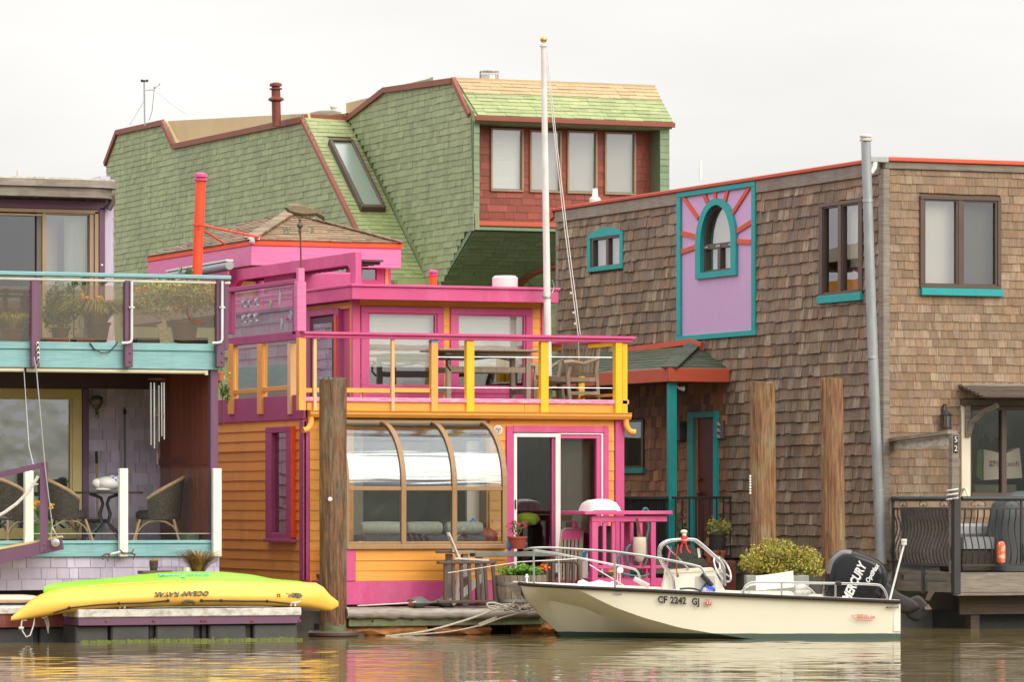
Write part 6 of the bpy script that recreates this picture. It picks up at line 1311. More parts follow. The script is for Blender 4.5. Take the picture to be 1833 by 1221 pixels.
fl_ = thing('security_light', 'black twin headed security light under the weathered roof edge', 'lamp', pw_.pp(70, 350))
m = MB(); pw_.pb(m, 66, 340, 77, 350, .0, .07, .01); part('base', m, M['black_plastic'], fl_)
for x, d in ((62, -.4), (81, .35)): m = MB(); c = pw_.pp(x, 346, .1); ax = Vector((d, -.8, -.35)).normalized(); m.lathe([(.035, -.06), (.06, .03), (.065, .07), (.055, .075)], c, 12, ax); hd = part('lamp_head', m, M['black_plastic'], fl_); m = MB(); m.lathe([(.05, .074), (.045, .08)], c, 12, ax); part('lens', m, M['shade'], hd)
m = MB(); m.ball(pw_.pp(180, 475, .06), .018, 8, 6); fixture('door_button', 'small white button on the purple balcony door trim', 'button', m, M['white'])
# balcony plants behind the smoked glass
pb_ = Fp(PV + .45)
def plant(name, label, cat, foliage, mat, stems=None, pot=None, group=None, extra=()):
    root = thing(name, label, cat, (pot[0] if pot else Vector(foliage.v[0])), group)
    part('foliage', foliage, mat, root)
    if stems: part('stem', stems, M['stem_brown'], root)
    if pot:
        m = MB(); c, r, h = pot[0], pot[1], pot[2]; m.lathe([(r * .72, 0), (r * .95, h * .85), (r * 1.05, h * .86), (r * 1.05, h), (r * .9, h)], c, 16); part('pot', m, pot[3], root)
    for nm, mm, mt in extra: part(nm, mm, mt, root)
    return root
B_ = lambda x, y: pb_.pp(x, y)
fl1 = leaf_cloud(B_(150, 533), (.10, .06, .10), 110, .03, 3); fl2 = leaf_cloud(B_(178, 538), (.09, .06, .08), 70, .026, 4)
c = B_(175, 612)
plant('potted_lily', 'yellow green grassy plant with yellow blooms behind the middle smoked panel', 'plant', blades(c + Vector((0, 0, .25)), 620, .84, .98, .016, 5, .8, .45), M['olive_grass'], pot=(c, .17, .26, M['bronze']), extra=(('bloom', fl1, M['yellow_flower']), ('bloom', fl2, M['yellow_flower'])))
plant('potted_shrub', 'dark leafy shrub behind the left of the middle smoked panel', 'plant', leaf_cloud(B_(108, 558), (.26, .16, .38), 900, .032, 7, .8), M['green_leaf'], pot=(B_(108, 613), .13, .2, M['bronze']))
plant('potted_fern', 'olive feathery plant behind the leftmost smoked panel', 'plant', blades(B_(22, 600), 300, .6, .6, .014, 9, .55, .5), M['olive_grass'], pot=(B_(22, 613), .15, .18, M['stem_brown']))
plant('potted_geranium', 'bushy red flowered plant spilling over the right smoked panel', 'plant', leaf_cloud(B_(318, 534), (.66, .18, .30), 2600, .026, 11, .9), M['olive_grass'], pot=(B_(330, 613), .2, .3, M['stem_brown']), extra=(('bloom', leaf_cloud(B_(262, 518), (.14, .1, .07), 26, .02, 12), M['santa_red']),))
for i, (x, y) in enumerate(((132, 508), (152, 507), (185, 508))): plant('balcony_sprig', ('small dark conifer sprig above the smoked panel, by the door frame', 'green leafy sprig above the smoked panel, before the curtain', 'low green leaf tuft above the smoked panel, near the lavender corner')[i], 'plant', leaf_cloud(pb_.pp(x, y), (.09, .08, .09), 90, .022, 20 + i), M['green_leaf'], stems=MB().tube([pb_.pp(x, 612), pb_.pp(x, y)], .01, 5))
plant('balcony_sprig', 'green sprig rising above the teal rail before the rolled awning', 'plant', leaf_cloud(pb_.pp(335, 484), (.12, .08, .09), 80, .024, 25), M['green_leaf'], stems=MB().tube([pb_.pp(335, 560), pb_.pp(336, 485)], .012, 5))
m = MB(); pb_.poly(m, [(286, 558), (293, 560), (298, 585), (301, 613), (282, 613), (285, 590), (279, 582), (290, 578)], .0, .02); fixture('paper_flag', 'crumpled printed paper hanging behind the right smoked panel', 'paper', m, M['dirty_white'])
for i, (x, w_) in enumerate(((16, 30), (100, 40), (150, 34), (262, 40), (346, 44))): m = MB(); pb_.pb(m, x - w_ / 2, 605, x + w_ / 2, 616, -.2, .1, .02); fixture('planter_tray', ('dark planter tray at the far left of the balcony', 'red brown planter tray under the dark shrub', 'low planter tray beside the grassy plant', 'black planter tray by the white downpipe', 'black planter tray at the right end of the balcony')[i], 'planter', m, M['rust_pipe'] if i in (1, 2) else M['black_plastic'])
# wall lamp, brooms, chimes
wl = thing('wall_lamp', 'old bronze glass wall lamp on the lavender porch shingles', 'lamp', pw_.pp(169, 742))
c = pw_.pp(169, 742, .12); m = MB(); m.lathe([(.012, 0), (.03, .02), (.02, .06), (.05, .09), (.095, .16), (.09, .22), (.06, .25), (.02, .26)], c, 14); part('lamp_glass', m, M['copper'], wl)
m = MB(); m.beam(c + Vector((0, 0, .2)), c + Vector((0, .12, .2)), .03, .03); m.tube([c + Vector((.01, 0, 0)), c + Vector((.03, 0, -.03)), c + Vector((0, 0, -.05)), c + Vector((-.03, 0, -.03)), c], .008, 5); part('bracket', m, M['bronze'], wl)
Pb = Fp(PW - .15)
br = thing('broom', 'push broom with a pale handle leaning on the porch wall', 'broom', Pb.pp(175, 940))
m = MB(); m.tube([Pb.pp(175, 932), Pb.pp(173, 830)], .017, 8); part('handle', m, M['rattan'], br); m = MB(); m.tube([Pb.pp(173, 830), Pb.pp(172.5, 808)], .02, 8); part('grip', m, M['black'], br); m = MB(); Pb.pb(m, 158, 930, 196, 937, -.04, .03, .006); part('head', m, M['black'], br)
bp_ = thing('boat_hook', 'long dark boat hook standing against the porch shingles', 'boat hook', Pb.pp(224, 966))
m = MB(); m.tube([Pb.pp(225, 968), Pb.pp(223, 735)], .016, 8); part('pole', m, M['cloth_grey'], bp_); m = MB(); m.tube([Pb.pp(223.5, 742), Pb.pp(223.3, 733)], .022, 8); m.ball(Pb.pp(223.2, 731), .015, 8, 6); part('tip', m, M['black'], bp_)
Pc = Fp(PV + .5)
ch = thing('wind_chime', 'large silver wind chime hanging at the right of the lower porch', 'wind chime', Pc.pp(281, 676))
m = MB(); m.lathe([(.12, 0), (.125, .01), (.12, .03)], Pc.pp(281, 681), 18); part('top_disc', m, M['stem_brown'], ch)
m = MB(); m.tube([Pc.pp(281, 676), Pc.pp(281, 664)], .006, 5); m.tube([Pc.pp(281, 682), Pc.pp(281, 812), Pc.pp(281, 830)], .004, 4); m.ball(Pc.pp(281, 744), .025, 8, 6); Pc.pb(m, 280, 810, 283, 832, -.004, .004); part('clapper', m, M['stem_brown'], ch)
for x, y0, y1, d in ((270, 685, 797, .05), (276, 685, 803, -.06), (284, 690, 791, .1), (289, 685, 781, -.02), (293.5, 685, 787, .06)): m = MB(); m.tube([Fp(PV + .5 + d).pp(x, y0), Fp(PV + .5 + d).pp(x + .5, y1)], .014, 8); part('chime_tube', m, M['steel'], ch)
# porch table, turtle ornament, wicker chairs
Pt = Fp(PV + 1.1)
tbl = thing('bistro_table', 'dark round cast iron bistro table on the lower porch', 'table', Pt.pp(187, 968))
c = Pt.pp(188, 968); zt_ = Pt.pp(188, 881).z - c.z
m = MB(); m.lathe([(.5, zt_ - .025), (.52, zt_ - .02), (.52, zt_), (.5, zt_ + .003)], c, 32); part('table_top', m, M['black_iron'], tbl)
for k in range(4):
    an = k * math.pi / 2 + .35; d = Vector((math.cos(an), math.sin(an), 0)); m = MB(); m.tube([c + d * .33, c + d * .2 + Vector((0, 0, .12)), c + d * .06 + Vector((0, 0, .24)), c + d * .1 + Vector((0, 0, .36)), c + d * .04 + Vector((0, 0, .5)), c + d * .08 + Vector((0, 0, .58)), c + d * .26 + Vector((0, 0, zt_ - .03))], .018, 6); part('leg', m, M['black_iron'], tbl)
m = MB(); m.tube([c + Vector((.24 * math.cos(t), .24 * math.sin(t), .09)) for t in [i * math.pi / 10 for i in range(20)]], .008, 5, closed=True); part('ring_brace', m, M['black_iron'], tbl)
tu = thing('turtle_ornament', 'cream shell ornament wearing a blue checked cloth on the bistro table', 'ornament', Pt.pp(196, 880))
m = MB(); m.ball(Pt.pp(193, 866), (.17, .13, .1), 16, 10); m.ball(Pt.pp(174, 866), (.08, .07, .07), 12, 8); m.ball(Pt.pp(221, 860, .0), (.06, .05, .04), 10, 8); m.ball(Pt.pp(186, 877), (.13, .1, .03), 12, 6); part('shell', m, M['white'], tu)
m = MB(); m.loft([[Pt.pp(206 + a, 861 + b, .0) + Vector((0, .105 * math.sin(t), .098 * math.cos(t))) for t in [i * math.pi / 8 - math.pi / 2 for i in range(9)]] for a, b in ((-11, 4), (-4, 2), (4, 4))], caps=False)
ck = bpy.data.materials.new('check_cloth'); ck.use_nodes = True; _n = ck.node_tree; _c = _n.nodes.new('ShaderNodeTexChecker'); _g = _n.nodes.new('ShaderNodeNewGeometry'); _c.inputs['Scale'].default_value = 24; _c.inputs[1].default_value = (.7, .72, .75, 1); _c.inputs[2].default_value = (.08, .2, .5, 1); _n.links.new(_g.outputs['Position'], _c.inputs[0]); _n.links.new(_c.outputs[0], _n.nodes['Principled BSDF'].inputs['Base Color'])
part('checked_cloth', m, ck, tu)
def wicker_chair(name, label, c, face, cushion=None):
    """low barrel-backed wicker armchair; face = direction the sitter looks"""
    o = thing(name, label, 'chair', c, 'wicker armchairs on the lower porch'); f = Vector((math.cos(face), math.sin(face), 0)); s_ = Vector((-f.y, f.x, 0)); up = Vector((0, 0, 1))
    rings = []
    for i in range(15):
        t = -1 + 2 * i / 14; an = t * 2.0; d = -f * math.cos(an) * .3 + s_ * math.sin(an) * .31; h = .88 - .30 * abs(t) ** 1.5
        lean = 1.22 - .1 * abs(t)
        rings.append([c + d + up * .3, c + d * lean + up * h, c + d * (lean - .09) + up * (h + .01), c + d * .92 + up * .3])
    m = MB(); m.loft(rings, smooth=True); part('barrel_back', m, M['wicker'], o)
    m = MB(); m.tube([r[1].lerp(r[2], .5) for r in rings], .026, 8); part('rim', m, M['rattan'], o)
    m = MB(); m.lathe([(.28, .3), (.31, .33), (.31, .4), (.26, .43)], c, 20); part('seat', m, cushion or M['wicker'], o)
    for a, b in ((.24, .24), (.24, -.24), (-.22, .22), (-.22, -.22)):
        m = MB(); p = c + f * a + s_ * b; m.tube([p * 1 + (f * a + s_ * b) * .35, p + up * .3], .02, 7); part('leg', m, M['rattan'], o)
    m = MB()
    for b in (.24, -.24): m.tube([c + f * (.27 * math.cos(t)) * 1.1 + s_ * b * 1.15 + up * (.02 + .27 * math.sin(t)) for t in [i * math.pi / 8 for i in range(9)]], .013, 6)
    m.tube([c + s_ * (.27 * math.cos(t)) * 1.1 + f * .29 + up * (.02 + .27 * math.sin(t)) for t in [i * math.pi / 8 for i in range(9)]], .013, 6); part('hoop', m, M['rattan'], o)
    return o
wicker_chair('wicker_chair', 'wicker armchair right of the bistro table, against the red end wall', Fp(PV + 1.0).pp(283, 970), math.pi - .35)
wicker_chair('wicker_chair', 'wicker armchair with tan arms left of the bistro table', Fp(PV + 1.05).pp(113, 970), .0)
wicker_chair('wicker_chair', 'dark wicker chair at the far left, behind the purple gangway', Fp(PV + .9).pp(14, 972), .5, M['cloth_grey'])
Pd = Fp(PV + .3)
plant('daffodil_pot', 'yellow daffodils in a green pot behind the gangway end', 'plant', blades(Pd.pp(72, 930), 70, .22, .14, .012, 31, .2), M['bright_leaf'], pot=(Pd.pp(72, 968), .16, .26, M['green_leaf']), extra=[('flower', leaf_cloud(Pd.pp(x, y), (.06, .05, .05), 26, .028, 40 + i), M['yellow_flower']) for i, (x, y) in enumerate(((62, 897), (72, 903), (62, 908), (88, 906), (80, 915)))])
# gangway (drawbridge) hanging on wires
gw = thing('gangway', 'purple timber gangway hanging on wires at the far left', 'gangway', P(60, 990, 58.6))
Gp = Pl(P(60, 900, 58.7), CR, CU, -CF)
m = MB(); m.beam(Gp.pp(-60, 864), Gp.pp(85, 831), .09, .07); part('top_rail', m, M['purple'], gw)
m = MB(); q = Gp.rect(72, 836, 85.5, 990); Gp.box(m, q[0], q[1], q[2], q[3], -.04, .05, .006); po = part('post', m, M['purple'], gw)
for yy in (975, 985): m = MB(); m.ball(Gp.pp(80, yy, .05), .017, 8, 6); part('bolt', m, M['purple'], po)
m = MB(); m.prism([Gp.pp(x, y, -.05) for x, y in ((-60, 1000), (110, 962), (114, 984), (-60, 1023))], Gp.N * .09); part('side_beam', m, M['purple'], gw)
m = MB(); m.beam(Gp.pp(-60, 994, -.35), Gp.pp(104, 962, -.35), .6, .03); part('walkway_plank', m, M['cream_wood'], gw)
m = MB(); m.lathe([(.03, -.04), (.055, -.03), (.055, .03), (.03, .04)], Gp.pp(101, 972, .09), 12, Gp.N); part('pulley', m, M['dull_steel'], gw)
m = MB(); ca = lambda x, y: Gp.pp(x, y, .08); m.tube([ca(62, 640), ca(66, 660), ca(82, 840), ca(95, 945)], .009, 6); m.tube([ca(95, 945), ca(92, 965), ca(96, 975)], .007, 5); m.tube([ca(95, 945), ca(103, 960), ca(101, 972)], .007, 5); part('wire', m, M['steel'], gw)
m = MB(); m.tube([pf.pp(42, 664, .02), pf.pp(48, 800, .1), pf.pp(52, 832, .2)], .006, 5); part('wire', m, M['steel'], gw)
m = MB(); c = pf.pp(62, 628, .16)
for k in range(4): cc = pf.pp(61.5 + k * .3, 618 + 9 * k, .165); m.tube([cc + Vector((.02 * math.cos(t), 0, .032 * math.sin(t))) for t in [i * math.pi / 5 for i in range(10)]], .006, 5, closed=True)
m.tube([pf.pp(62.5, 650, .165), ca(63, 660)], .008, 5); part('shackle', m, M['steel'], gw)
m = MB(); m.tube([Gp.pp(-20, 932, .02), Gp.pp(8, 918, .02), Gp.pp(30, 902, .02), Gp.pp(52, 880, .02), Gp.pp(69, 853, .04)], .022, 8); m.tube([Gp.pp(54, 862), Gp.pp(60, 868, .02), Gp.pp(69, 867, .03)], .012, 6); fixture('mooring_rope', 'thick white rope looping behind the gangway post', 'rope', m, M['rope_white'])
an_ = thing('anchor', 'small rusty folding anchor tied below the middle white porch post', 'anchor', pf.pp(205, 1000, .15))
A_ = lambda x, y: pf.pp(x, y, .16)
m = MB(); m.tube([A_(190, 993), A_(209, 988)], .016, 7); part('wrapped_shank', m, M['rope_white'], an_)
for pts in (((193, 992), (183, 992), (177, 996), (178, 1003)), ((190, 993), (186, 999), (187, 1006)), ((222, 990), (230, 990), (233, 983)), ((226, 990), (235, 993), (232, 1002)), ((208, 985), (213, 990), (224, 991))): m = MB(); m.tube([A_(x, y) for x, y in pts], [.014] * (len(pts) - 1) + [.006], 6); part('fluke', m, M['stem_brown'], an_)
# hanging pot in the gap, dried grass and pot below
hp = Fp(PV + .8)
plant('hanging_planter', 'small pink clay planter hanging beside the teal beam end', 'plant', leaf_cloud(hp.pp(398, 678), (.1, .1, .2), 110, .025, 50), M['olive_grass'], pot=(hp.pp(393, 682), .07, .12, M['clay']), stems=MB().tube([hp.pp(396, 640), hp.pp(396, 690)], .006, 5))
plant('creeper', 'trailing creeper below the hanging planter at the purple post', 'plant', leaf_cloud(hp.pp(399, 705), (.09, .09, .25), 150, .024, 52), M['green_leaf'], stems=MB().tube([hp.pp(399, 760), hp.pp(398, 690)], .008, 5))
dg = Fp(PV - .55)
plant('dried_grass', 'rusty dried ornamental grass in a planter behind the green kayak', 'plant', blades(dg.pp(355, 1026), 420, .62, .62, .009, 61, .55, .6), M['dry_grass'], pot=(dg.pp(355, 1050), .26, .14, M['bronze']))
o = thing('twig_pot', 'small woven pot of cut twig ends beside the dried grass', 'pot', dg.pp(275, 1024))
m = MB(); m.lathe([(.045, 0), (.06, .1), (.055, .14)], dg.pp(275, 1023), 12); part('pot', m, M['wicker'], o)
for k in range(6): m = MB(); m.tube([dg.pp(272 + k, 1010), dg.pp(267 + 3.4 * k, 1000 + (k % 2) * 2)], .014, 6); part('twig', m, M['rattan'], o)
m = MB(); dg.pb(m, 250, 1022, 304, 1028, -.1, .12, .005); fixture('shelf_board', 'dark shelf board under the woven twig pot', 'shelf', m, M['stem_brown'])
m = MB(); m.lathe([(.05, 0), (.055, .12), (.045, .14)], dg.pp(329, 1035, .1), 12); fixture('stump', 'small pale stump in front of the dried grass', 'stump', m, M['dirty_white'])
# ------------------------------------------------------------------ pilings
def piling(label, x0, x1, xb0, xb1, ytop, Y, mat, seed):
    c = P((x0 + x1) / 2, ytop, Y); r = (x1 - x0) / 2 / FPX * Y; cb = P((xb0 + xb1) / 2, 1100, Y); rb = (xb1 - xb0) / 2 / FPX * Y
    o = thing('piling', label, 'piling', (cb.x, cb.y, -.6), 'old timber mooring pilings'); rg = random.Random(seed); n = 72; rings = []
    K = 40; prof = [rg.uniform(-1, .6) - (1.6 if rg.random() < .1 else 0) for _ in range(n)]; wob = [rg.uniform(0, 6.28) for _ in range(n)]
    for k in range(K + 1):
        t = k / K; z = -.6 + (c.z + .6) * t; tz_ = min(1, max(0, (z - .0) / c.z)); cc = Vector((cb.x + (c.x - cb.x) * tz_, cb.y + (c.y - cb.y) * tz_, 0)); R = rb + (r - rb) * tz_
        rings.append([cc + Vector((math.cos(a) * R, math.sin(a) * R, z + (rg.uniform(-.03, .015) if k == K else 0))) * 1 + Vector((math.cos(a), math.sin(a), 0)) * R * (.03 * prof[i] * (1 + .6 * math.sin(k * .35 + wob[i])) + .012 * rg.uniform(-1, 1) + .03 * math.sin(2 * a + seed + k * .05)) for i, a in enumerate([2 * math.pi * i / n for i in range(n)])])
    m = MB(); m.loft(rings); part('trunk', m, mat, o)
    m = MB(); m.loft([[Vector((cb.x, cb.y, 0)) + Vector((math.cos(a) * rb, math.sin(a) * rb, 0)) * (1.055 - .03 * t + .012 * rg.uniform(-1, 1)) + Vector((0, 0, -.2 + (.33 + .025 * math.sin(5 * a + seed) + .05 * rg.random()) * t)) for a in [2 * math.pi * i / 36 for i in range(36)]] for t in (0, .4, .8, 1)]); part('tide_band', m, M['mossy_wood'], o); return o, rings
p0_, _ = piling('dark brown piling in front of the orange houseboat, with a round white reflector', 572, 620, 573, 620, 677, 60, M['pile_wood'], 1)
m = MB(); q = P(591, 894, 60 - .185); m.lathe([(.03, 0), (.03, .015), (.02, .02)], q, 12, -CF); part('reflector', m, M['white'], p0_)
p1_, _ = piling('left one of the paired orange brown pilings before the brown shingled wall', 1342.5, 1387, 1345, 1390, 684, 62, M['pile_wood_pale'], 2)
p2_, _ = piling('right one of the paired orange brown pilings, beside the grey vent pipe', 1468, 1509, 1472, 1515, 677, 62.3, M['pile_wood_pale'], 3)
m = MB()
for k in range(7): m.ball(P(1343, 853 + k * 5, 61.7), .017, 6, 5)
fixture('bead_string', 'short string of white beads hanging beside the left paired piling', 'beads', m, M['white'])
m = MB(); c = P(596, 1138, 60); m.tube([c + Vector((.3 * math.cos(t), .3 * math.sin(t), .02)) for t in [i * math.pi / 10 for i in range(20)]], .045, 8, closed=True); m.beam(c + CR * .2 + Vector((0, 0, .02)), c + CR * .42, .1, .05); fixture('piling_hoop', 'rusty mooring hoop round the foot of the dark piling at the water', 'hoop', m, M['bronze'])
# ------------------------------------------------------------------ kayak float and dock at the left
FD = Fp(54.85)
flt = thing('float_dock', 'black plastic float dock with purple side band and weathered white rim under the kayaks', 'dock', FD.pp(340, 1150))
fu0, fu1 = FD.ab(140, 1110)[0], FD.ab(540, 1110)[0]; f1, f2, f3 = FD.ab(340, 1090)[1], FD.ab(340, 1105)[1], FD.ab(340, 1119)[1]
m = MB(); m.box(fu0, fu1, 54.85, 56.6, f2 + .002, f1, .012); part('top_rim', m, M['dirty_white'], flt)
m = MB(); m.box(fu0 + .01, fu1 - .02, 54.87, 56.55, f3, f2, .006); part('side_band', m, M['purple'], flt)
for x in (192, 276, 362, 369, 452, 537): m = MB(); m.lathe([(.018, 0), (.018, .012), (.006, .015)], FD.pp(x, 1112, -.02), 8, (0, -1, 0)); part('bolt', m, M['rust_pipe'], flt)
xs = [203, 271, 283, 352, 378, 445, 458, 536]
for a, b in zip(xs[::2], xs[1::2]): m = MB(); u0_, u1_ = FD.ab(a, 1130)[0], FD.ab(b, 1130)[0]; m.box(u0_, u1_, 54.93, 56.4, -.25, f3 - .002, .02); part('float_tub', m, M['black_plastic'], flt)
m = MB(); m.box(FD.ab(142, 1130)[0], FD.ab(201, 1130)[0], 55.0, 56.4, -.25, f3 - .002, .02); part('float_tub', m, M['black_plastic'], flt)
m = MB(); m.box(fu0 + .1, fu1 - .1, 55.06, 56.3, -.2, f3 - .01); part('float_core', m, M['black_plastic'], flt)
for x in (278, 358, 372, 451): m = MB(); u0_ = FD.ab(x, 1130)[0]; m.box(u0_ - .03, u0_ + .03, 55.0, 55.05, -.2, f3 - .005); part('strap', m, M['rubber'], flt)
rg = random.Random(4); m = MB()
for i in range(420):
    u = rg.uniform(fu0 + .05, fu1 - .05); z = abs(rg.gauss(0, .018)) + .0; p = Vector((u, 54.925 - rg.uniform(0, .01), z)); s_ = rg.uniform(.008, .02); m.add([p + Vector((-s_, 0, 0)), p + Vector((s_, -.004, .004)), p + Vector((.004, -.01, -s_ * 1.5))], [(0, 1, 2)])
for u in np.arange(fu0 + .06, fu1 - .06, .1): m.beam((u, 54.92, .012), (u + .105, 54.92, .012 + rg.uniform(-.008, .008)), .025, .045)
part('algae_fringe', m, M['algae'], flt, kind='stuff')
def cleat(c, label, d=CR, mat='white_plastic', s_=1.0):
    o = thing('cleat', label, 'cleat', c); m = MB(); m.tube([c + d * -.1 * s_ + Vector((0, 0, .06)), c + d * -.05 * s_ + Vector((0, 0, .045)), c + d * .05 * s_ + Vector((0, 0, .045)), c + d * .1 * s_ + Vector((0, 0, .06))], .014 * s_, 7); part('horn', m, M[mat], o)
    m = MB()
    for k in (-.03, .03): m.lathe([(.014, 0), (.012, .04)], c + d * k * s_, 7)
    part('base', m, M[mat], o); return o
cleat(FD.pp(221, 1090, -.05), 'white dock cleat on the rim under the middle of the yellow kayak')
cleat(FD.pp(528, 1086, -.08), 'white dock cleat at the right end of the kayak float')
LD = Fp(55.5)
ld = thing('timber_dock', 'brown timber dock section on black floats at the bottom left corner', 'dock', LD.pp(70, 1150))
l1, l2, l3 = LD.ab(70, 1087)[1], LD.ab(70, 1100)[1], LD.ab(70, 1124)[1]; lu1 = LD.ab(138, 1120)[0]
m = MB(); m.box(13, lu1, 55.5, 57, l2 + .002, l1, .01); part('top_rim', m, M['dirty_white'], ld)
m = MB(); m.box(13, lu1, 55.53, 57, l3, l2, .006); part('side_board', m, M['rust_pipe'], ld, 'worn brown side board')
for a, b in ((-100, -4), (0, 66), (76, 136)): m = MB(); m.box(LD.ab(a, 1130)[0], LD.ab(b, 1130)[0], 55.6, 56.8, -.25, l3 - .003, .02); part('float_tub', m, M['black_plastic'], ld)
m = MB(); m.box(13, lu1 - .05, 55.7, 56.7, -.25, l3 - .01); part('float_core', m, M['black_plastic'], ld)
# kayaks and paddle board, lying upside down on the float
def kayak(name, label, pts, kv, halfw, mat, group=None):
    """pts: pixel columns (x, keel y, gunwale y) of the upturned hull"""
    KP = Fp(kv); o = thing(name, label, 'kayak', KP.pp(pts[len(pts) // 2][0], pts[len(pts) // 2][2]), group); xs_ = [p[0] for p in pts]; K = 44; rings = []
    for k in range(K + 1):
        x = xs_[0] + (xs_[-1] - xs_[0]) * k / K; yt = np.interp(x, xs_, [p[1] for p in pts]); yb = np.interp(x, xs_, [p[2] for p in pts]); t = k / K
        w_ = halfw * max(.03, (1 - abs(2 * t - 1) ** 2.6)) ** .8
        ring = []
        for a in [2 * math.pi * i / 24 for i in range(24)]:
            ca, sa = math.cos(a), math.sin(a); e = .75
            yy = math.copysign(abs(sa) ** e, sa); ww = math.copysign(abs(ca) ** .7, ca)
            if sa > 0: yy = .35 * sa + .65 * (1 - abs(ca)) ** .6
            ym = yb - (yb - yt) * .38
            ypix = ym - (ym - yt) * yy if sa > 0 else ym - (yb - ym) * yy
            ring.append(KP.pp(x, ypix) + Vector((0, ww * w_, 0)))
        rings.append(ring)
    m = MB(); m.loft(rings); part('hull', m, mat, o); return o
KY = 55.16
KPY = [(20, 1105, 1112), (40, 1088, 1110), (60, 1071, 1107), (80, 1061, 1104), (110, 1054.5, 1099), (160, 1049, 1093), (220, 1044, 1089), (300, 1041, 1086), (400, 1041, 1085), (480, 1042.5, 1086), (540, 1043, 1089), (573, 1044, 1093), (585, 1060, 1095), (595, 1070, 1094), (605, 1077, 1087)]
ky = kayak('kayak', 'yellow kayak lying upside down on the float dock', KPY, KY, .36, M['kayak_yellow'], 'kayaks stored upside down')
KPG = [(78, 1052, 1062), (90, 1046, 1066), (120, 1042, 1068), (170, 1037.5, 1068), (220, 1033, 1067), (280, 1026, 1066), (330, 1023.5, 1066), (400, 1024, 1066), (450, 1029, 1067), (490, 1037, 1068), (540, 1041, 1068), (580, 1052, 1064)]
kg = kayak('kayak', 'lime green kayak lying upside down behind the yellow one', KPG, 56.05, .36, M['kayak_green'], 'kayaks stored upside down')
def hull_d(pts, halfw, x, y):
    xs_ = [p[0] for p in pts]; yt = np.interp(x, xs_, [p[1] for p in pts]); yb = np.interp(x, xs_, [p[2] for p in pts]); t = (x - xs_[0]) / (xs_[-1] - xs_[0])
    w_ = halfw * max(.03, (1 - abs(2 * t - 1) ** 2.6)) ** .8; ym = yb - (yb - yt) * .38; q = (ym - y) / (ym - yt); best = 0
    for a in np.linspace(0, math.pi / 2, 200):
        if q >= 0 and .35 * math.sin(a) + .65 * (1 - math.cos(a)) ** .6 <= q: best = a
    return w_ * math.cos(best) ** .7
def on_kayak(s, x, y, size, mat, parent, Y, pts, shear=0, sx=1):
    d0, d1 = hull_d(pts, .36, x, y - 4), hull_d(pts, .36, x, y + 4); d = (d0 + d1) / 2 + .022; lean = -(d1 - d0) / (8 * 58.3 / FPX)
    yv = Vector((0, 1, 0)); ya = (-CU + yv * lean).normalized()
    return txt(s, size, mat, Fp(Y - d).pp(x, y), (-1, 0, 0), ya, parent, 'lettering', .01, .002, shear, sx)
on_kayak('OCEAN', 352, 1062.5, .085, M['decal_grey'], ky, KY, KPY, .25, 1.2); on_kayak('KAYAK', 300, 1064, .085, M['decal_grey'], ky, KY, KPY, .25, 1.2)
m = MB(); m.prism([Fp(KY - hull_d(KPY, .36, 328, y) - .022).pp(x, y) for x, y in ((322, 1066), (333, 1058), (328, 1064), (337, 1063), (326, 1068), (330, 1065))], -CF * .01); part('wave_logo', m, M['decal_grey'], ky)
on_kayak('PROWLER', 522, 1066, .075, M['decal_grey'], ky, KY, KPY, 0, .8); on_kayak('13', 499, 1066, .06, M['decal_grey'], ky, KY, KPY)
m = MB(); m.prism([Fp(KY - hull_d(KPY, .36, 528, y) - .02).pp(x, y) for x, y in ((512, 1070), (520, 1061), (534, 1062), (543, 1067), (534, 1071), (524, 1069))], -CF * .004); part('fish_logo', m, M['decal_grey'], ky)
on_kayak('OCEAN', 355, 1029.8, .075, M['decal_blue'], kg, 56.05, KPG, .2, 1.2); on_kayak('KAYAK', 303, 1030.8, .075, M['decal_blue'], kg, 56.05, KPG, .2, 1.2)
m = MB(); m.prism([Fp(56.05 - hull_d(KPG, .36, 328, y) - .02).pp(x, y) for x, y in ((324, 1034), (330, 1025), (332, 1033))], -CF * .008); part('wave_logo', m, M['decal_blue'], kg)
m = MB(); F = lambda x, y: Fp(KY - hull_d(KPY, .36, x, y) - .01).pp(x, y); m.tube([F(95, 1098), F(125, 1089), F(170, 1084), F(215, 1081), F(260, 1080), F(300, 1076)], .011, 6); part('deck_line', m, M['rubber'], ky)
m = MB(); m.tube([F(360, 1076), F(395, 1076), F(440, 1077), F(478, 1077), F(520, 1082)], .011, 6)
for x, y in ((124, 1089), (213, 1081), (301, 1076), (361, 1076), (396, 1076), (478, 1077)): m.ball(F(x, y), .022, 7, 5)
part('deck_line', m, M['rubber'], ky)
m = MB(); m.tube([F(327, 1081), F(330, 1078), F(337, 1077), F(345, 1078), F(349, 1081)], .022, 8); part('side_handle', m, M['bronze'], ky)
m = MB(); m.prism([Fp(KY).pp(x, 1112) + CF * d for x, d in ((40, -.02), (48, -.02), (48, .02), (40, .02))], CU * .02); F2 = lambda x, y: Fp(KY - .03).pp(x, y); m.tube([F2(40, 1105), F2(38, 1120), F2(40, 1130), F2(47, 1141), F2(54, 1138), F2(60, 1120), F2(62, 1106)], .009, 6); m.tube([F2(34, 1125), F2(42, 1125)], .018, 7); fixture('toggle_line', 'white toggle line dangling from the left tip of the yellow kayak', 'rope', m, M['rope_white'])
m = MB(); F2 = lambda x, y: Fp(55.4).pp(x, y); m.tube([F2(72, 1103), F2(78, 1108), F2(84, 1104), F2(87, 1118), F2(86, 1134), F2(84, 1120), F2(81, 1108)], .012, 6); m.tube([F2(114, 1100), F2(130, 1103), F2(146, 1108)], .012, 6); fixture('dock_rope', 'white knotted rope hanging from the brown timber dock edge', 'rope', m, M['rope_white'])
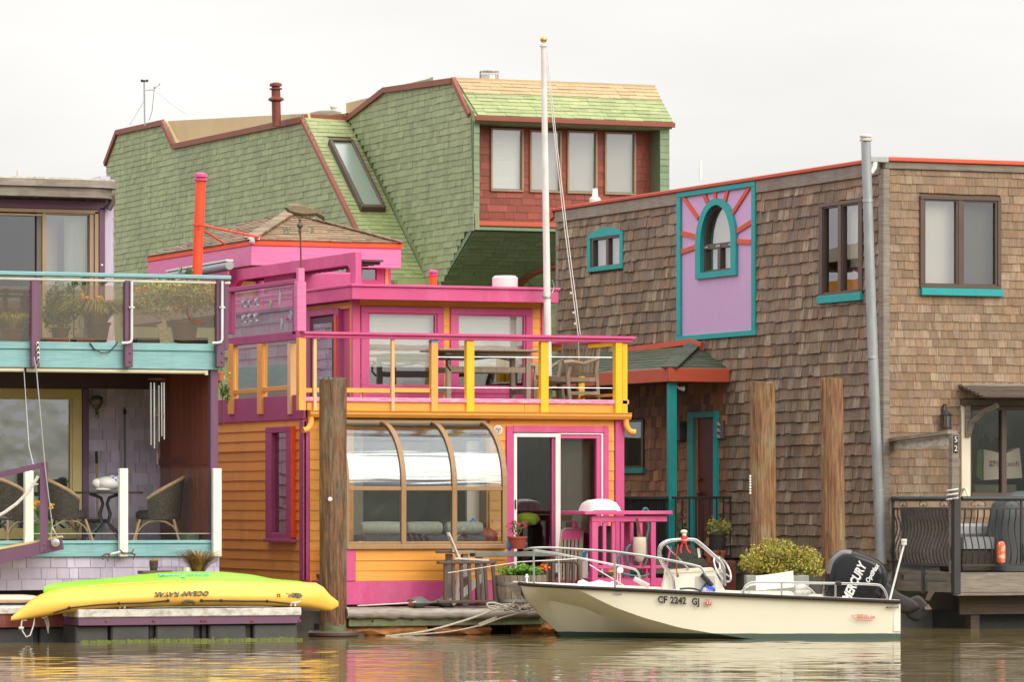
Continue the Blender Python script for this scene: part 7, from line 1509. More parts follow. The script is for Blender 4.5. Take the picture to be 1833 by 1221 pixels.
m = MB(); m.loft([[Fp(56.6).pp(x, 1073) + CF * (.3 * a) + CU * (b * h_ / 135) for a, b in ((-1, 0), (-.8, .75), (0, 1), (.8, .75), (1, 0), (.8, -.75), (0, -1), (-.8, -.75))] for x, h_ in ((-80, 7), (0, 8), (40, 8), (60, 6.5), (72, 3), (76, .8))]); fixture('paddle_board', 'pale peach paddle board behind the tip of the yellow kayak', 'paddle board', m, M['board_pale'])
# ------------------------------------------------------------------ main dock in front of the orange houseboat
QV = 56.25; QF = Fp(QV)
dk2 = thing('timber_dock', 'weathered grey timber dock with mossy beam before the orange houseboat', 'dock', QF.pp(800, 1140))
qz = QF.ab(800, 1091)[1]; qe = QF.ab(800, 1103)[1]; qb = QF.ab(800, 1121)[1]; qu0, qu1 = QF.ab(619, 1100)[0], QF.ab(968, 1105)[0]
nP = 40
for k in range(nP):
    a = qu0 + (qu1 + 3.4 - qu0) * k / nP; b = qu0 + (qu1 + 3.4 - qu0) * (k + 1) / nP - .008
    m = MB(); m.box(a, b, QV + .02, FV - .02, qz - .045, qz - .004 + random.uniform(-.004, .003), .003); part('plank', m, M['dock_wood'], dk2)
_r = random.Random(3); m = MB(); m.tube([Vector((u, QV + _r.uniform(-.012, .012), qz - .06 + .012 * math.sin(u * 1.3) + _r.uniform(-.008, .008))) for u in np.linspace(qu0, qu1, 30)], [_r.uniform(.06, .078) for _ in range(30)], 12); part('edge_log', m, M['dock_wood'], dk2)
m = MB(); m.box(qu0 + .05, qu1 - .02, QV + .02, QV + .12, qb, qe - .03, .008); part('beam', m, M['mossy_wood'], dk2)
m = MB(); m.box(qu1 - .0, qu1 + 2.6, QV + .25, QV + .35, qb, qe, .008); part('beam', m, M['dock_wood'], dk2)
m = MB(); m.box(qu1 - .03, qu1 + .07, QV + .02, QV + 1.4, qb, qe - .02, .006); part('beam', m, M['mossy_wood'], dk2)
for x0, x1 in ((624, 770), (782, 884), (940, 1000)):
    u0_, u1_ = QF.ab(x0, 1130)[0], QF.ab(x1, 1130)[0]; rg = random.Random(x0); rings = []
    for k in range(11): u = u0_ + (u1_ - u0_) * k / 10; rings.append([Vector((u, QV + .3 + .22 * math.cos(t) + rg.uniform(-.02, .02), .07 + .11 * math.sin(t) + rg.uniform(-.018, .018))) for t in [i * math.pi / 6 for i in range(12)]])
    m = MB(); m.loft(rings); part('foam_block', m, M['foam'], dk2)
m = MB(); m.box(qu0 + .2, qu1 + 2.6, QV + .6, FV + .1, -.2, qb); part('dark_float', m, M['rubber'], dk2)
for x, y in ((668, 1113), (738, 1110), (850, 1109)): m = MB(); m.lathe([(.015, 0), (.01, .02)], QF.pp(x, y, -.02), 7, (0, -1, 0)); part('bolt', m, M['rubber'], dk2)
def rope(pts, Y, r, label, mat='rope', name='mooring_rope'):
    m = MB(); P3 = [P(x, y, Y + (d[0] if d else 0)) for x, y, *d in pts]
    out = []                                        # Catmull-Rom smoothing
    for i in range(len(P3) - 1):
        a, b, c, d = P3[max(0, i - 1)], P3[i], P3[i + 1], P3[min(len(P3) - 1, i + 2)]
        for k in range(5): t = k / 5; out.append(.5 * ((2 * b) + (c - a) * t + (2 * a - 5 * b + 4 * c - d) * t * t + (3 * b - a - 3 * c + d) * t ** 3))
    out.append(P3[-1]); m.tube(out, r, 7); return fixture(name, label, 'rope', m, M[mat])
rope([(690, 1140), (760, 1131), (830, 1112), (880, 1094), (900, 1086), (884, 1080), (872, 1082), (880, 1090), (905, 1090), (925, 1075)], 60.2, .015, 'pale mooring rope looping over the dock edge into the water')
rope([(700, 1140), (800, 1132), (860, 1120), (900, 1106), (940, 1096), (968, 1090)], 60.3, .011, 'tan mooring rope running from the dock corner down to the water')
m = MB(); rg = random.Random(9)
for k in range(9): c = P(890 + k * 9, 1089 + rg.uniform(-3, 4), 60.4 + rg.uniform(-.1, .1)); m.tube([c + CR * (.11 * math.cos(t + k)) + CF * (.08 * math.sin(t)) + CU * (.02 * math.sin(2 * t + k) + .01) for t in [i * .6 for i in range(10)]], .014, 6)
fixture('rope_coil', 'heap of pale rope on the dock edge beside the boat bow', 'rope', m, M['rope'])
m = MB(); rg = random.Random(2)
for k in range(12): a, b = P(858 + k * 2.6, 1119 - k * 1.05, 60.25), P(861 + k * 2.6, 1117 - k, 60.25); m.tube([a + CU * .025, a - CU * .025 + CR * .01], .016, 5)
fixture('rope_whipping', 'coiled whipping knot on the tan mooring rope', 'rope', m, M['rope'])
rope([(621, 1088), (626, 1096), (621, 1104), (628, 1100), (624, 1112), (619, 1128)], 60.1, .012, 'white knotted line on the dock beside the dark piling', 'rope_white')
rope([(622, 1094), (629, 1102), (626, 1125), (625, 1140)], 60.15, .01, 'thin white line dropping from the dock end to the water', 'rope_white')
rope([(640, 1085), (680, 1083), (730, 1080), (745, 1078)], 61.2, .009, 'thin white line lying along the dock by the pink skirt', 'rope_white')
# things standing on the dock
Z0 = qz
def gp(x, v): h = Fp(v).hit(x, 1000); return Vector((h.x, v, Z0))
rgm = random.Random(8); m = MB(); c = gp(775, 57.2)
m.loft([[gp(735 + k * 9, 57.2) + Vector((0, .16 * math.cos(t), .06 + (.05 + .045 * math.sin(k * 1.1)) * math.sin(t) + .012 * rgm.random())) for t in [i * math.pi / 5 for i in range(10)]] for k in range(10)]); o = fixture('folded_tarpaulin', 'grey folded tarpaulin lying on the dock before the pink skirt', 'tarpaulin', m, M['cloth_grey'])
m = MB(); m.ball(gp(735, 57.1) + Vector((0, 0, .05)), (.05, .06, .05), 8, 6); fixture('rust_cap', 'small rust coloured cap at the end of the folded tarpaulin', 'cap', m, M['rust_pipe'])
ad = thing('adirondack_chair', 'weathered white plank chair facing right beside the sunroom', 'chair', gp(850, 57.3))
C_ = lambda x, y, v: Fp(v).pp(x, y)
for k in range(5):
    v = 57.05 + .11 * k; m = MB(); m.beam(C_(827, 1015, v), C_(802 + abs(k - 2) * 1.0, 954 + abs(k - 2) * 2.5, v), .095, .02, up=(1, 0, 0)); part('back_slat', m, M['weathered_white'], ad)
m = MB(); m.beam(C_(812, 985, 57.04), C_(812, 985, 57.54), .03, .06); part('back_brace', m, M['weathered_white'], ad)
for k in range(5): m = MB(); x = 828 + k * 9; m.beam(C_(x, 1032 - k * 2.2, 57.05), C_(x, 1032 - k * 2.2, 57.5), .07, .02); part('seat_slat', m, M['weathered_white'], ad)
for v in (57.0, 57.58):
    m = MB(); m.beam(C_(812, 1000, v), C_(873, 1003, v), .1, .025); part('armrest', m, M['weathered_white'], ad)
    m = MB(); m.beam(C_(866, 1080, v), C_(864, 1004, v), .03, .09); part('leg', m, M['weathered_white'], ad)
    m = MB(); m.beam(C_(808, 1080, v), C_(868, 1030, v), .03, .1, up=(0, 0, 1)); part('side_rail', m, M['weathered_white'], ad)
    m = MB(); m.beam(C_(815, 1078, v), C_(825, 1010, v), .03, .07); part('leg', m, M['weathered_white'], ad)
def slat_frame(name, label, x0, x1, y0, y1, v, n, slant=0):
    o = thing(name, label, 'railing', gp((x0 + x1) / 2, v)); q = Fp(v)
    m = MB(); q.pb(m, x0 - 14, y0, x1 + 4, y0 + 5, -.04, .06, .006); part('top_bar', m, M['bronze'], o)
    m = MB(); q.pb(m, x0 - 14, y1 - 5, x1 + 8, y1, -.03, .05, .006); part('bottom_bar', m, M['bronze'], o)
    for k in range(n): x = x0 + (x1 - x0) * k / (n - 1); m = MB(); m.beam(q.pp(x + slant * (k / n), y1 - 5), q.pp(x, y0 + 5), .04, .045); part('bar', m, M['bronze'], o)
    return o
slat_frame('slatted_railing', 'low dark slatted railing standing before the white plank chair', 797, 882, 1005, 1080, 56.75, 7, 5)
rr_ = thing('slatted_railing', 'low dark slatted railing behind the boat bow rail and grass barrel', 'railing', gp(1010, 57.2))
q = Fp(57.2); m = MB(); m.tube([q.pp(970, 1006), q.pp(1028, 1006), q.pp(1035, 1012), q.pp(1037, 1060)], .022, 8); part('top_bar', m, M['bronze'], rr_)
for x in (978, 989, 1014, 1026): m = MB(); q.pb(m, x - 2.5, 1008, x + 2.5, 1065, -.02, .03, .004); part('bar', m, M['bronze'], rr_)
br_ = thing('barrel_planter', 'grey half barrel planter with bright green grass by the boat bow', 'planter', gp(932, 56.75))
c = gp(932, 56.75); z1_ = C_(932, 1030, 56.75).z - Z0; R = .36
for k in range(24):
    a0_, a1_ = 2 * math.pi * k / 24 + .012, 2 * math.pi * (k + 1) / 24 - .012; rings = []
    for z, r in ((0, R * .84), (z1_ * .5, R * .96), (z1_, R)): rings.append([c + Vector((math.cos(a) * r_, math.sin(a) * r_, z)) for a, r_ in ((a0_, r), (a1_, r), (a1_, r - .03), (a0_, r - .03))])
    m = MB(); m.loft(rings, smooth=False); part('stave', m, M['barrel'], br_)
for z, r in ((z1_ * .22, R * .905), (z1_ * .74, R * .985)): m = MB(); m.lathe([(r, -.022), (r + .008, -.02), (r + .01, .02), (r, .022)], c + Vector((0, 0, z)), 32); part('hoop', m, M['dull_steel'], br_)
m = MB(); m.lathe([(R - .03, z1_ - .08), (.05, z1_ - .06)], c, 20); part('soil', m, M['stem_brown'], br_)
m = blades(c + Vector((0, 0, z1_ - .05)), 420, .24, .36, .012, 71, .5); part('grass', m, M['bright_leaf'], br_)
m = leaf_cloud(c + Vector((-.02, 0, z1_ + .05)), (.31, .28, .12), 900, .022, 72, .8); part('foliage', m, M['bright_leaf'], br_)
m = leaf_cloud(C_(972, 1016, 56.9), (.1, .08, .09), 60, .03, 73); plant('orange_blooms', 'orange flowers peeping behind the half barrel planter', 'plant', m, M['orange_flower'], stems=MB().tube([gp(972, 56.95), C_(972, 1018, 56.95)], .012, 5))
gt_ = thing('dock_bench', 'long dark green bench below the sunroom window', 'bench', gp(870, 57.5))
q = Fp(57.6); m = MB(); q.pb(m, 846, 988, 998, 997, -.12, .1, .008); part('seat', m, M['cloth_grey'], gt_)
for x in (858, 985): m = MB(); q.pb(m, x - 4, 998, x + 4, 1085, -.08, .06, .006); part('leg', m, M['bronze'], gt_)
ts = thing('side_table', 'weathered brown side table left of the white plank chair', 'table', gp(800, 57.6))
m = MB(); q.pb(m, 786, 986, 846, 991, -.15, .1, .006); part('table_top', m, M['grey_wood'], ts)
for x in (804, 832): m = MB(); q.pb(m, x - 5, 992, x + 5, 1086, -.05, .04, .006); part('leg', m, M['grey_wood'], ts)
pc = C_(926, 983, 57.55)
plant('flower_pot', 'pink flowering plant in a glazed red pot on the dark green bench', 'plant', leaf_cloud(pc + Vector((0, 0, .27)), (.13, .12, .11), 110, .018, 80, .9), M['green_leaf'], pot=(pc, .135, .17, M['terracotta']), stems=MB().tube([pc + Vector((0, 0, .15)), pc + Vector((-.06, 0, .36))], .006, 5).tube([pc + Vector((0, 0, .15)), pc + Vector((.1, 0, .34))], .006, 5).tube([pc + Vector((0, 0, .15)), pc + Vector((.02, .03, .3))], .006, 5).tube([pc + Vector((0, 0, .15)), pc + Vector((-.1, 0, .3))], .006, 5), extra=[('bloom', leaf_cloud(pc + Vector((x, 0, z)), (.045, .04, .04), 16, .02, 81 + i), M['pink_flower']) for i, (x, z) in enumerate(((-.12, .33), (-.06, .39), (.08, .36), (.12, .31), (.01, .34), (-.09, .27)))])
m = MB(); m.ball(C_(912, 975, 57.62), (.04, .05, .09), 8, 6); fixture('blue_bag', 'small blue bag tucked behind the red flower pot', 'bag', m, M['logo_blue'])
fc = thing('folding_chair', 'folding slatted deck chair with a pink head pad beside the door', 'chair', gp(1022, 57.6))
q = Fp(57.6)
for k in range(6): m = MB(); x = 1001 + 6.6 * k; m.beam(C_(x + 2, 1040, 57.55), C_(x + 4.5, 966, 57.75), .035, .018); part('slat', m, M['teak'], fc)
m = MB(); m.prism([C_(x, y, 57.74) for x, y in ((1004, 967), (1005, 955), (1010, 950), (1036, 949), (1042, 954), (1042, 967))], (0, .03, 0)); part('head_pad', m, M['pink'], fc)
m = MB(); m.tube([C_(999, 1070, 57.5), C_(1002, 990, 57.68), C_(1005, 952, 57.77), C_(1011, 948, 57.78), C_(1036, 947, 57.78), C_(1043, 953, 57.77), C_(1041, 990, 57.68), C_(1036, 1070, 57.5)], .018, 8); part('frame', m, M['teak'], fc)
m = MB(); Fp(57.7).pb(m, 1040, 985, 1054, 1050, -.2, .0, .02); o = fixture('paper_sack', 'white and blue printed sack beside the pink barbecue stand', 'sack', m, M['white'])
m = MB(); Fp(57.7).poly(m, [(1043, 990), (1052, 985), (1046, 1003), (1041, 1003)], .0, .01); part('print', m, M['logo_blue'], o)
# pink barbecue stand with grill, hose and fender
SV = 57.2; SF = Fp(SV)
st = thing('barbecue_stand', 'bright pink railed barbecue stand on the dock', 'stand', SF.pp(1120, 1060))
def sp2(name, mat, x0, y0, x1, y1, n0, n1): m = MB(); SF.pb(m, x0, y0, x1, y1, n0, n1, .006); return part(name, m, M[mat], st)
m = MB(); q = SF.rect(1042, 915, 1199, 921.5); SF.box(m, q[0], q[1], q[2], q[3], -.75, .1, .006); part('top', m, M['pink'], st)
sp2('rail', 'pink', 1058, 924, 1193, 934.5, -.05, .03)
sp2('post', 'pink', 1058, 935, 1068.5, 1075, -.06, .04); sp2('post', 'pink', 1163, 935, 1172, 1050, -.06, .045); sp2('post', 'pink', 1186, 935, 1191, 1020, -.6, -.5)
for x in (1082, 1098, 1114, 1131, 1147): sp2('baluster', 'pink', x - 3, 935, x + 3, 1014, -.04, .01)
sp2('lower_rail', 'pink', 1069, 1013, 1191, 1018.5, -.05, .03)
sp2('base_panel', 'pink', 1069, 1036, 1185, 1068, -.7, .02)
m = MB(); SF.pb(m, 1060, 935, 1066, 1075, -.72, -.62, .004); SF.pb(m, 1188, 935, 1194, 1075, -.72, -.62, .004); part('post', m, M['pink'], st)
m = MB(); SF.pb(m, 1150, 935, 1162, 1036, -.7, -.66); part('side_board', m, M['magenta'], st)
gl_ = thing('grill', 'white domed barbecue grill on the pink stand', 'grill', SF.pp(1090, 915))
q0 = SF.pp(1060, 917, -.1); q1_ = SF.pp(1118, 917, -.1); rings = []
for k in range(9):
    t = -math.pi / 2 + math.pi * k / 8; d = .24 * math.sin(t); hs2 = .55 + .45 * math.cos(t) ** .5 if abs(t) < 1.55 else .55
    rings.append([SF.pp(1090 + (x - 1090) * (.9 + .1 * math.cos(t)), 917 + (y - 917) * hs2, -.3) + Vector((0, d, 0)) for x, y in ((1060, 917), (1061, 909), (1066, 899), (1073, 895), (1085, 893.5), (1100, 894), (1109, 898), (1115, 907), (1118, 917))])
m = MB(); m.loft(rings); part('lid', m, M['white_plastic'], gl_)
m = MB(); SF.pb(m, 1065, 914.0, 1106, 916.6, -.06, -.035); part('vent_slot', m, M['black'], gl_)
m = MB(); SF.pb(m, 1058, 915, 1121, 917.5, -.58, -.03); part('tray', m, M['white_plastic'], gl_)
fn = thing('fender', 'pale pink boat fender hanging on the barbecue stand', 'fender', SF.pp(1138, 1010, .12))
c = SF.pp(1138, 1004, .13); hgt = SF.pp(1138, 962, .13).z - c.z; m = MB(); m.lathe([(.02, -.02), (.05, 0), (.095, .1), (.092, hgt - .02), (.088, hgt)], c, 16); part('body', m, M['fender'], fn)
m = MB(); T = lambda x, y: SF.pp(x, y, .12); m.tube([T(1136, 962), T(1133, 930), T(1134, 928), T(1142, 962)], .012, 6); part('hanging_chain', m, M['rust_pipe'], fn)
hs3 = thing('garden_hose', 'teal garden hose hung on the barbecue stand', 'hose', SF.pp(1140, 1030, .06)); H = lambda x, y: SF.pp(x, y, .07)
def smooth(pts, k=5):
    out = []
    for i in range(len(pts) - 1):
        a, b, c, d = pts[max(0, i - 1)], pts[i], pts[i + 1], pts[min(len(pts) - 1, i + 2)]
        for j in range(k): t = j / k; out.append(.5 * ((2 * b) + (c - a) * t + (2 * a - 5 * b + 4 * c - d) * t * t + (3 * b - a - 3 * c + d) * t ** 3))
    return out + [pts[-1]]
m = MB(); m.tube(smooth([H(1155, 933), H(1157, 945), H(1153, 970), H(1154, 1000), H(1150, 1012)]), .016, 7); part('loop', m, M['hose'], hs3)
m = MB(); m.tube(smooth([H(1125, 976), H(1118, 985), H(1120, 1005), H(1124, 1012)]), .016, 7); m.tube(smooth([H(1110, 992), H(1103, 1000), H(1104, 1020), H(1115, 1028), H(1145, 1032), H(1158, 1028)]), .016, 7); part('loop', m, M['hose'], hs3)
m = MB(); m.tube(smooth([SF.pp(1156, 916, -.1), SF.pp(1158, 911, -.1), SF.pp(1163, 911, -.1), SF.pp(1167, 916, -.1)]), .014, 7); part('loop', m, M['hose'], hs3)
m = MB(); Fp(SV + .3).pb(m, 1080, 942, 1100, 1012, -.2, 0, .02); fixture('gas_bottle_cover', 'dark covered gas bottle inside the barbecue stand', 'gas bottle', m, M['black_plastic'])
# plants and pots by the brown porch
Pp = Fp(62.6)
plant('porch_plant', 'leafy plant in a black pot behind the porch railing', 'plant', leaf_cloud(Pp.pp(1285, 945), (.21, .18, .24), 420, .026, 90), M['olive_grass'], pot=(Pp.pp(1285, 985), .15, .26, M['black_plastic']))
plant('porch_plant', 'thin green plant behind the teal porch post', 'plant', leaf_cloud(Fp(63.6).pp(1222, 940), (.1, .1, .26), 120, .022, 91), M['green_leaf'], pot=(Fp(63.6).pp(1222, 985), .1, .18, M['black_plastic']))
for i, x in enumerate((1277, 1288, 1264)): m = MB(); m.lathe([(.04, 0), (.055, .09), (.06, .09), (.06, .12)], Pp.pp(x, 1000 if i < 2 else 1006, .1), 12); fixture('clay_pot', ('left small clay pot below the leafy porch plant', 'right small clay pot below the leafy porch plant', 'lower small clay pot beside the steering wheel')[i], 'pot', m, M['clay'])
m = MB(); Fp(62.0).pb(m, 1262, 1006, 1318, 1080, -.3, .0, .01); fixture('porch_step', 'dark red brown step box below the brown porch railing', 'step', m, M['rust_pipe'])
bsY = 61.6
bsh = thing('bush_planter', 'yellow green rounded bush in a pale planter between the paired pilings', 'bush', P(1398, 1070, bsY))
lc = MB()
for i, (x, y, rx, rz_, n) in enumerate(((1385, 996, .40, .25, 1500), (1432, 1004, .30, .21, 950), (1352, 1006, .20, .17, 420), (1410, 1018, .42, .14, 700), (1455, 1020, .12, .1, 140))):
    lcm = leaf_cloud(P(x, y, bsY), (rx, .3, rz_), int(n * 1.25), .021 + .004 * (i % 3), 100 + i, 1.0); lc.v, off_ = lc.v + lcm.v, len(lc.v); lc.f += [tuple(off_ + j for j in f) for f in lcm.f]; lc.sm += lcm.sm
part('crown', lc, M['bush_leaf'], bsh)
m = MB(); rg = random.Random(6)
for k in range(16): a = P(1395 + rg.uniform(-12, 12), 1030, bsY); m.tube([a, a + Vector((rg.uniform(-.2, .2), rg.uniform(-.1, .1), .16)), a + Vector((rg.uniform(-.4, .4), rg.uniform(-.2, .2), .32))], [.014, .01, .005], 5)
part('branch', m, M['stem_brown'], bsh)
m = MB(); q = Pl(P(1398, 1040, bsY), CR, CU, -CF); q.pb(m, 1334, 1030, 1446, 1085, -.28, .22, .015); part('planter_box', m, M['concrete'], bsh)
# ------------------------------------------------------------------ motor boat
BY = 59.25; SCB = FPX / BY
bx = lambda px: (px - 930) / SCB
bz = lambda py: ZC - (py - 900) / SCB
boat = thing('motor_boat', 'cream open motor boat with centre console moored in front of the dock', 'boat', (0, 0, 0))
def T_(tab, x): return float(np.interp(x, [bx(p[0]) for p in tab], [p[1] for p in tab]))
GZ = [(p, bz(y)) for p, y in ((930, 1047), (950, 1048.5), (1050, 1053), (1170, 1058), (1290, 1064), (1450, 1071), (1612, 1078))]
HB = [(930, .16), (940, .34), (960, .52), (990, .68), (1040, .84), (1120, .96), (1250, 1.02), (1450, 1.02), (1612, .97)]
KZ = [(930, bz(1062)), (940, bz(1076)), (950, bz(1088)), (970, bz(1108)), (990, bz(1126)), (1003, bz(1140)), (1030, -.10), (1100, -.17), (1612, -.18)]
L2 = [(930, bz(1060)), (946, bz(1077)), (990, bz(1077)), (1048, bz(1090)), (1090, bz(1109)), (1132, bz(1128)), (1170, bz(1141)), (1230, -.07), (1400, -.1), (1612, -.12)]
L1 = [(930, bz(1051)), (950, bz(1053)), (1036, bz(1056)), (1070, bz(1073)), (1100, bz(1087)), (1150, bz(1105)), (1215, bz(1123)), (1280, bz(1134)), (1340, -.0), (1420, -.04), (1612, -.07)]
def section(x):
    b, g, k, l2, l1 = T_(HB, x), T_(GZ, x), T_(KZ, x), T_(L2, x), T_(L1, x)
    l1 = min(l1, g - .03); t = min(1, max(0, (x - .3) / 2.2))
    y1 = b * (.985 - .03 * t); y2 = b * (.52 + .1 * t)
    return [(y1 + .02, g), (y1, l1), ((y1 + y2) / 2, (l1 + l2) / 2 - .01), (y2, l2), (y2 / 2, (k + l2) / 2 - .02), (0, k)]
st_x = list(np.linspace(0.0, .35, 8)) + list(np.linspace(.45, 5.0, 46)); st_x.append(5.02)
rings = []
for x in st_x:
    s_ = section(x); R_ = [Vector((x, -y, z)) for y, z in s_] + [Vector((x, y, z)) for y, z in s_[-2::-1]]; rings.append(R_)
for i, p in enumerate(rings[-1]): p.x += .0
m = MB(); n_ = len(rings[0]); vs = [p for r in rings for p in r]
m.add(vs, [(i * n_ + j, (i + 1) * n_ + j, (i + 1) * n_ + j + 1, i * n_ + j + 1) for i in range(len(rings) - 1) for j in range(n_ - 1)], True)
m.sharp = 17; m.add(rings[-1], [tuple(range(n_))]); m.add(rings[0], [tuple(range(n_))[::-1]])
hm = paint('hull_gelcoat', (.80, .765, .62), (.77, .73, .585), scale=1.3, rough=.25, bump=0, rnd=0)
_nt = hm.node_tree; _g = _nt.nodes.new('ShaderNodeNewGeometry'); _s = _nt.nodes.new('ShaderNodeSeparateXYZ'); _nt.links.new(_g.outputs['Position'], _s.inputs[0])
_nz = _nt.nodes.new('ShaderNodeTexNoise'); _nz.inputs['Scale'].default_value = 3; _nt.links.new(_g.outputs['Position'], _nz.inputs['Vector'])
_a = _nt.nodes.new('ShaderNodeMath'); _a.operation = 'MULTIPLY_ADD'; _a.inputs[1].default_value = .02; _a.inputs[2].default_value = .062; _nt.links.new(_nz.outputs[0], _a.inputs[0])
_l = _nt.nodes.new('ShaderNodeMath'); _l.operation = 'LESS_THAN'; _nt.links.new(_s.outputs[2], _l.inputs[0]); _nt.links.new(_a.outputs[0], _l.inputs[1])
_m = _nt.nodes.new('ShaderNodeMixRGB'); _m.inputs[2].default_value = (.075, .12, .10, 1); _b2 = _nt.nodes['Principled BSDF']; _src = _b2.inputs['Base Color'].links[0].from_socket
_nt.links.new(_src, _m.inputs[1]); _nt.links.new(_l.outputs[0], _m.inputs[0]); _nt.links.new(_m.outputs[0], _b2.inputs['Base Color'])
part('hull', m, hm, boat)
m = MB(); rl3 = []
for x in st_x: b, g = T_(HB, x), T_(GZ, x); rl3.append(Vector((x, -(b + .02), g + .005)))
full = rl3[::-1] + [Vector((p.x, -p.y, p.z)) for p in rl3]; m.tube(full, .026, 8); part('rub_rail', m, M['rubber'], boat)
m = MB()                                            # gunwale cap, inner sides and floor
for sg in (-1, 1):
    rows = []
    for x in st_x[3:]:
        b, g = T_(HB, x), T_(GZ, x); fz = .26; w_ = .17 if x > 1.3 else .17 + (1.3 - x) * .3
        rows.append([Vector((x, sg * b, g + .022)), Vector((x, sg * max(.02, b - w_), g + .03)), Vector((x, sg * max(.02, b - w_ - .01), max(fz, g - .3, T_(L1, x) + .015)))])
    vs = [p for r in rows for p in r]; m.add(vs, [(i * 3 + j, i * 3 + j + 1, i * 3 + j + 4, i * 3 + j + 3) for i in range(len(rows) - 1) for j in (0, 1)])
rows = [[Vector((x, -T_(HB, x) + .14, max(.28, T_(L1, x) + .02))), Vector((x, T_(HB, x) - .14, max(.28, T_(L1, x) + .02)))] for x in st_x[9:]]; m.add([p for r in rows for p in r], [(2 * i, 2 * i + 1, 2 * i + 3, 2 * i + 2) for i in range(len(rows) - 1)])
rows = [[Vector((x, -T_(HB, x) * .96, T_(GZ, x) + .026)), Vector((x, T_(HB, x) * .96, T_(GZ, x) + .026))] for x in np.linspace(.02, .75, 10)]; m.add([p for r in rows for p in r], [(2 * i, 2 * i + 1, 2 * i + 3, 2 * i + 2) for i in range(9)])
m.box(4.93, 5.02, -.95, .95, .1, T_(GZ, 5) + .02); part('liner', m, M['boat_white'], boat)
m = MB(); m.loft([[Vector((x, y * w_, z0)) for y, z0 in ((-1, a), (1, a), (1, b), (-1, b))] for x, w_, a, b in ((-.14, .05, bz(1056), bz(1047)), (-.05, .12, bz(1068), bz(1045)), (.02, .2, bz(1076), bz(1046)))], smooth=False); part('bow_block', m, M['grey_wood'], boat, 'worn wooden bow block')
m = MB(); m.tube([Vector((.0 + .02, .0, bz(1045))), Vector((-.08, -.05, bz(1044))), Vector((-.12, 0, bz(1052)))], .018, 6); part('bow_rope', m, M['rope'], boat)
m = MB(); m.lathe([(.03, 0), (.02, .03), (.015, .06), (.035, .07), (.02, .11)], Vector((bx(943), -.1, bz(1047) + .02)), 10); part('bow_light', m, M['steel'], boat)
# rails
def brail(pts, r, name='bow_rail', y=None): m = MB(); m.tube(smooth([Vector((bx(p[0]), p[2] if len(p) > 2 else y, bz(p[1]))) for p in pts], 4), r, 8); return part(name, m, M['steel'], boat)
brail([(939, 985, -.4), (953, 982, -.55), (985, 981, -.72), (1040, 984, -.88), (1099, 988, -.95), (1170, 998, -.98), (1240, 1012, -.99), (1254, 1018, -.99), (1262, 1031, -.99)], .017)
for px, y0, y1, yy in ((955, 983, 1047, -.5), (1099, 988, 1056, -.93)): m = MB(); m.tube([Vector((bx(px), yy, bz(y0))), Vector((bx(px + 1), yy, bz(y1)))], .015, 8); part('stanchion', m, M['steel'], boat)
brail([(957, 987, .45), (1000, 994, .7), (1045, 1003, .88), (1080, 1010, .93), (1130, 1020, .97), (1146, 1026, .98), (1152, 1040, .98), (1154, 1053, .98)], .016)
m = MB(); m.tube([Vector((bx(1001), .7, bz(994))), Vector((bx(1003), .72, bz(1048)))], .014, 8); part('stanchion', m, M['steel'], boat)
m = MB(); m.tube([Vector((bx(1056), -.2, bz(1012))), Vector((bx(1128), -.1, bz(1056)))], .007, 5); m.tube([Vector((bx(800), .3, bz(1028))), Vector((bx(930), .3, bz(1008))), Vector((bx(1035), .3, bz(1002)))], .007, 5); part('bow_line', m, M['rope_white'], boat)
m = MB(); c = Vector((bx(1115), .9, bz(1024))); m.lathe([(.02, -.02), (.045, -.015), (.045, .015), (.02, .02)], c, 12, (0, 1, 0)); part('fog_horn', m, M['white_plastic'], boat)
m = MB(); m.tube([c + Vector((-.03, 0, 0)), c + Vector((-.035, 0, -.12)), c + Vector((-.02, 0, -.22))], .006, 5); m.tube([c + Vector((0, 0, 0)), c + Vector((0, 0, -.2))], .006, 5); part('horn_line', m, M['rope_white'], boat)
m = MB(); rg = random.Random(12); m.loft([[Vector((bx(1035) + .07 * k, -.3 + .25 * math.cos(t), T_(GZ, .9) + .03 + max(0, math.sin(t)) * (.05 + .02 * math.sin(k * 1.9)) + .01 * rg.random())) for t in [i * math.pi / 6 for i in range(12)]] for k in range(8)]); part('folded_cover', m, M['white'], boat)
m = MB(); m.tube([Vector((bx(1138), .2, bz(1038))), Vector((bx(1165), .2, bz(1052)))], .035, 10); part('rolled_chart', m, M['white_plastic'], boat)
# console, windscreen, arch rail, wheel
CY0, CY1 = -.33, .33
con = [(1186, 1062), (1193, 1028), (1280, 1022), (1303, 1064)]
m = MB(); m.prism([Vector((bx(x), CY0, bz(y))) for x, y in con] , (0, CY1 - CY0, 0)); m.prism([Vector((bx(x), CY0 + .01, bz(y))) for x, y in ((1186, 1062), (1303, 1064), (1306, 1085), (1183, 1085))], (0, CY1 - CY0 - .02, 0)); cons = part('console', m, M['boat_white'], boat)
m = MB(); m.prism([Vector((bx(x), CY0 - .015, bz(y))) for x, y in ((1192, 1028), (1194, 1021), (1278, 1018), (1281, 1023))], (0, CY1 - CY0 + .03, 0)); part('dash_trim', m, M['cream'], cons)
m = MB(); m.prism([Vector((bx(x), CY0 - .012, bz(y))) for x, y in ((1247, 1033), (1281, 1032), (1283, 1062), (1246, 1062))], (0, .012, 0)); part('locker_door', m, M['shade'], cons)
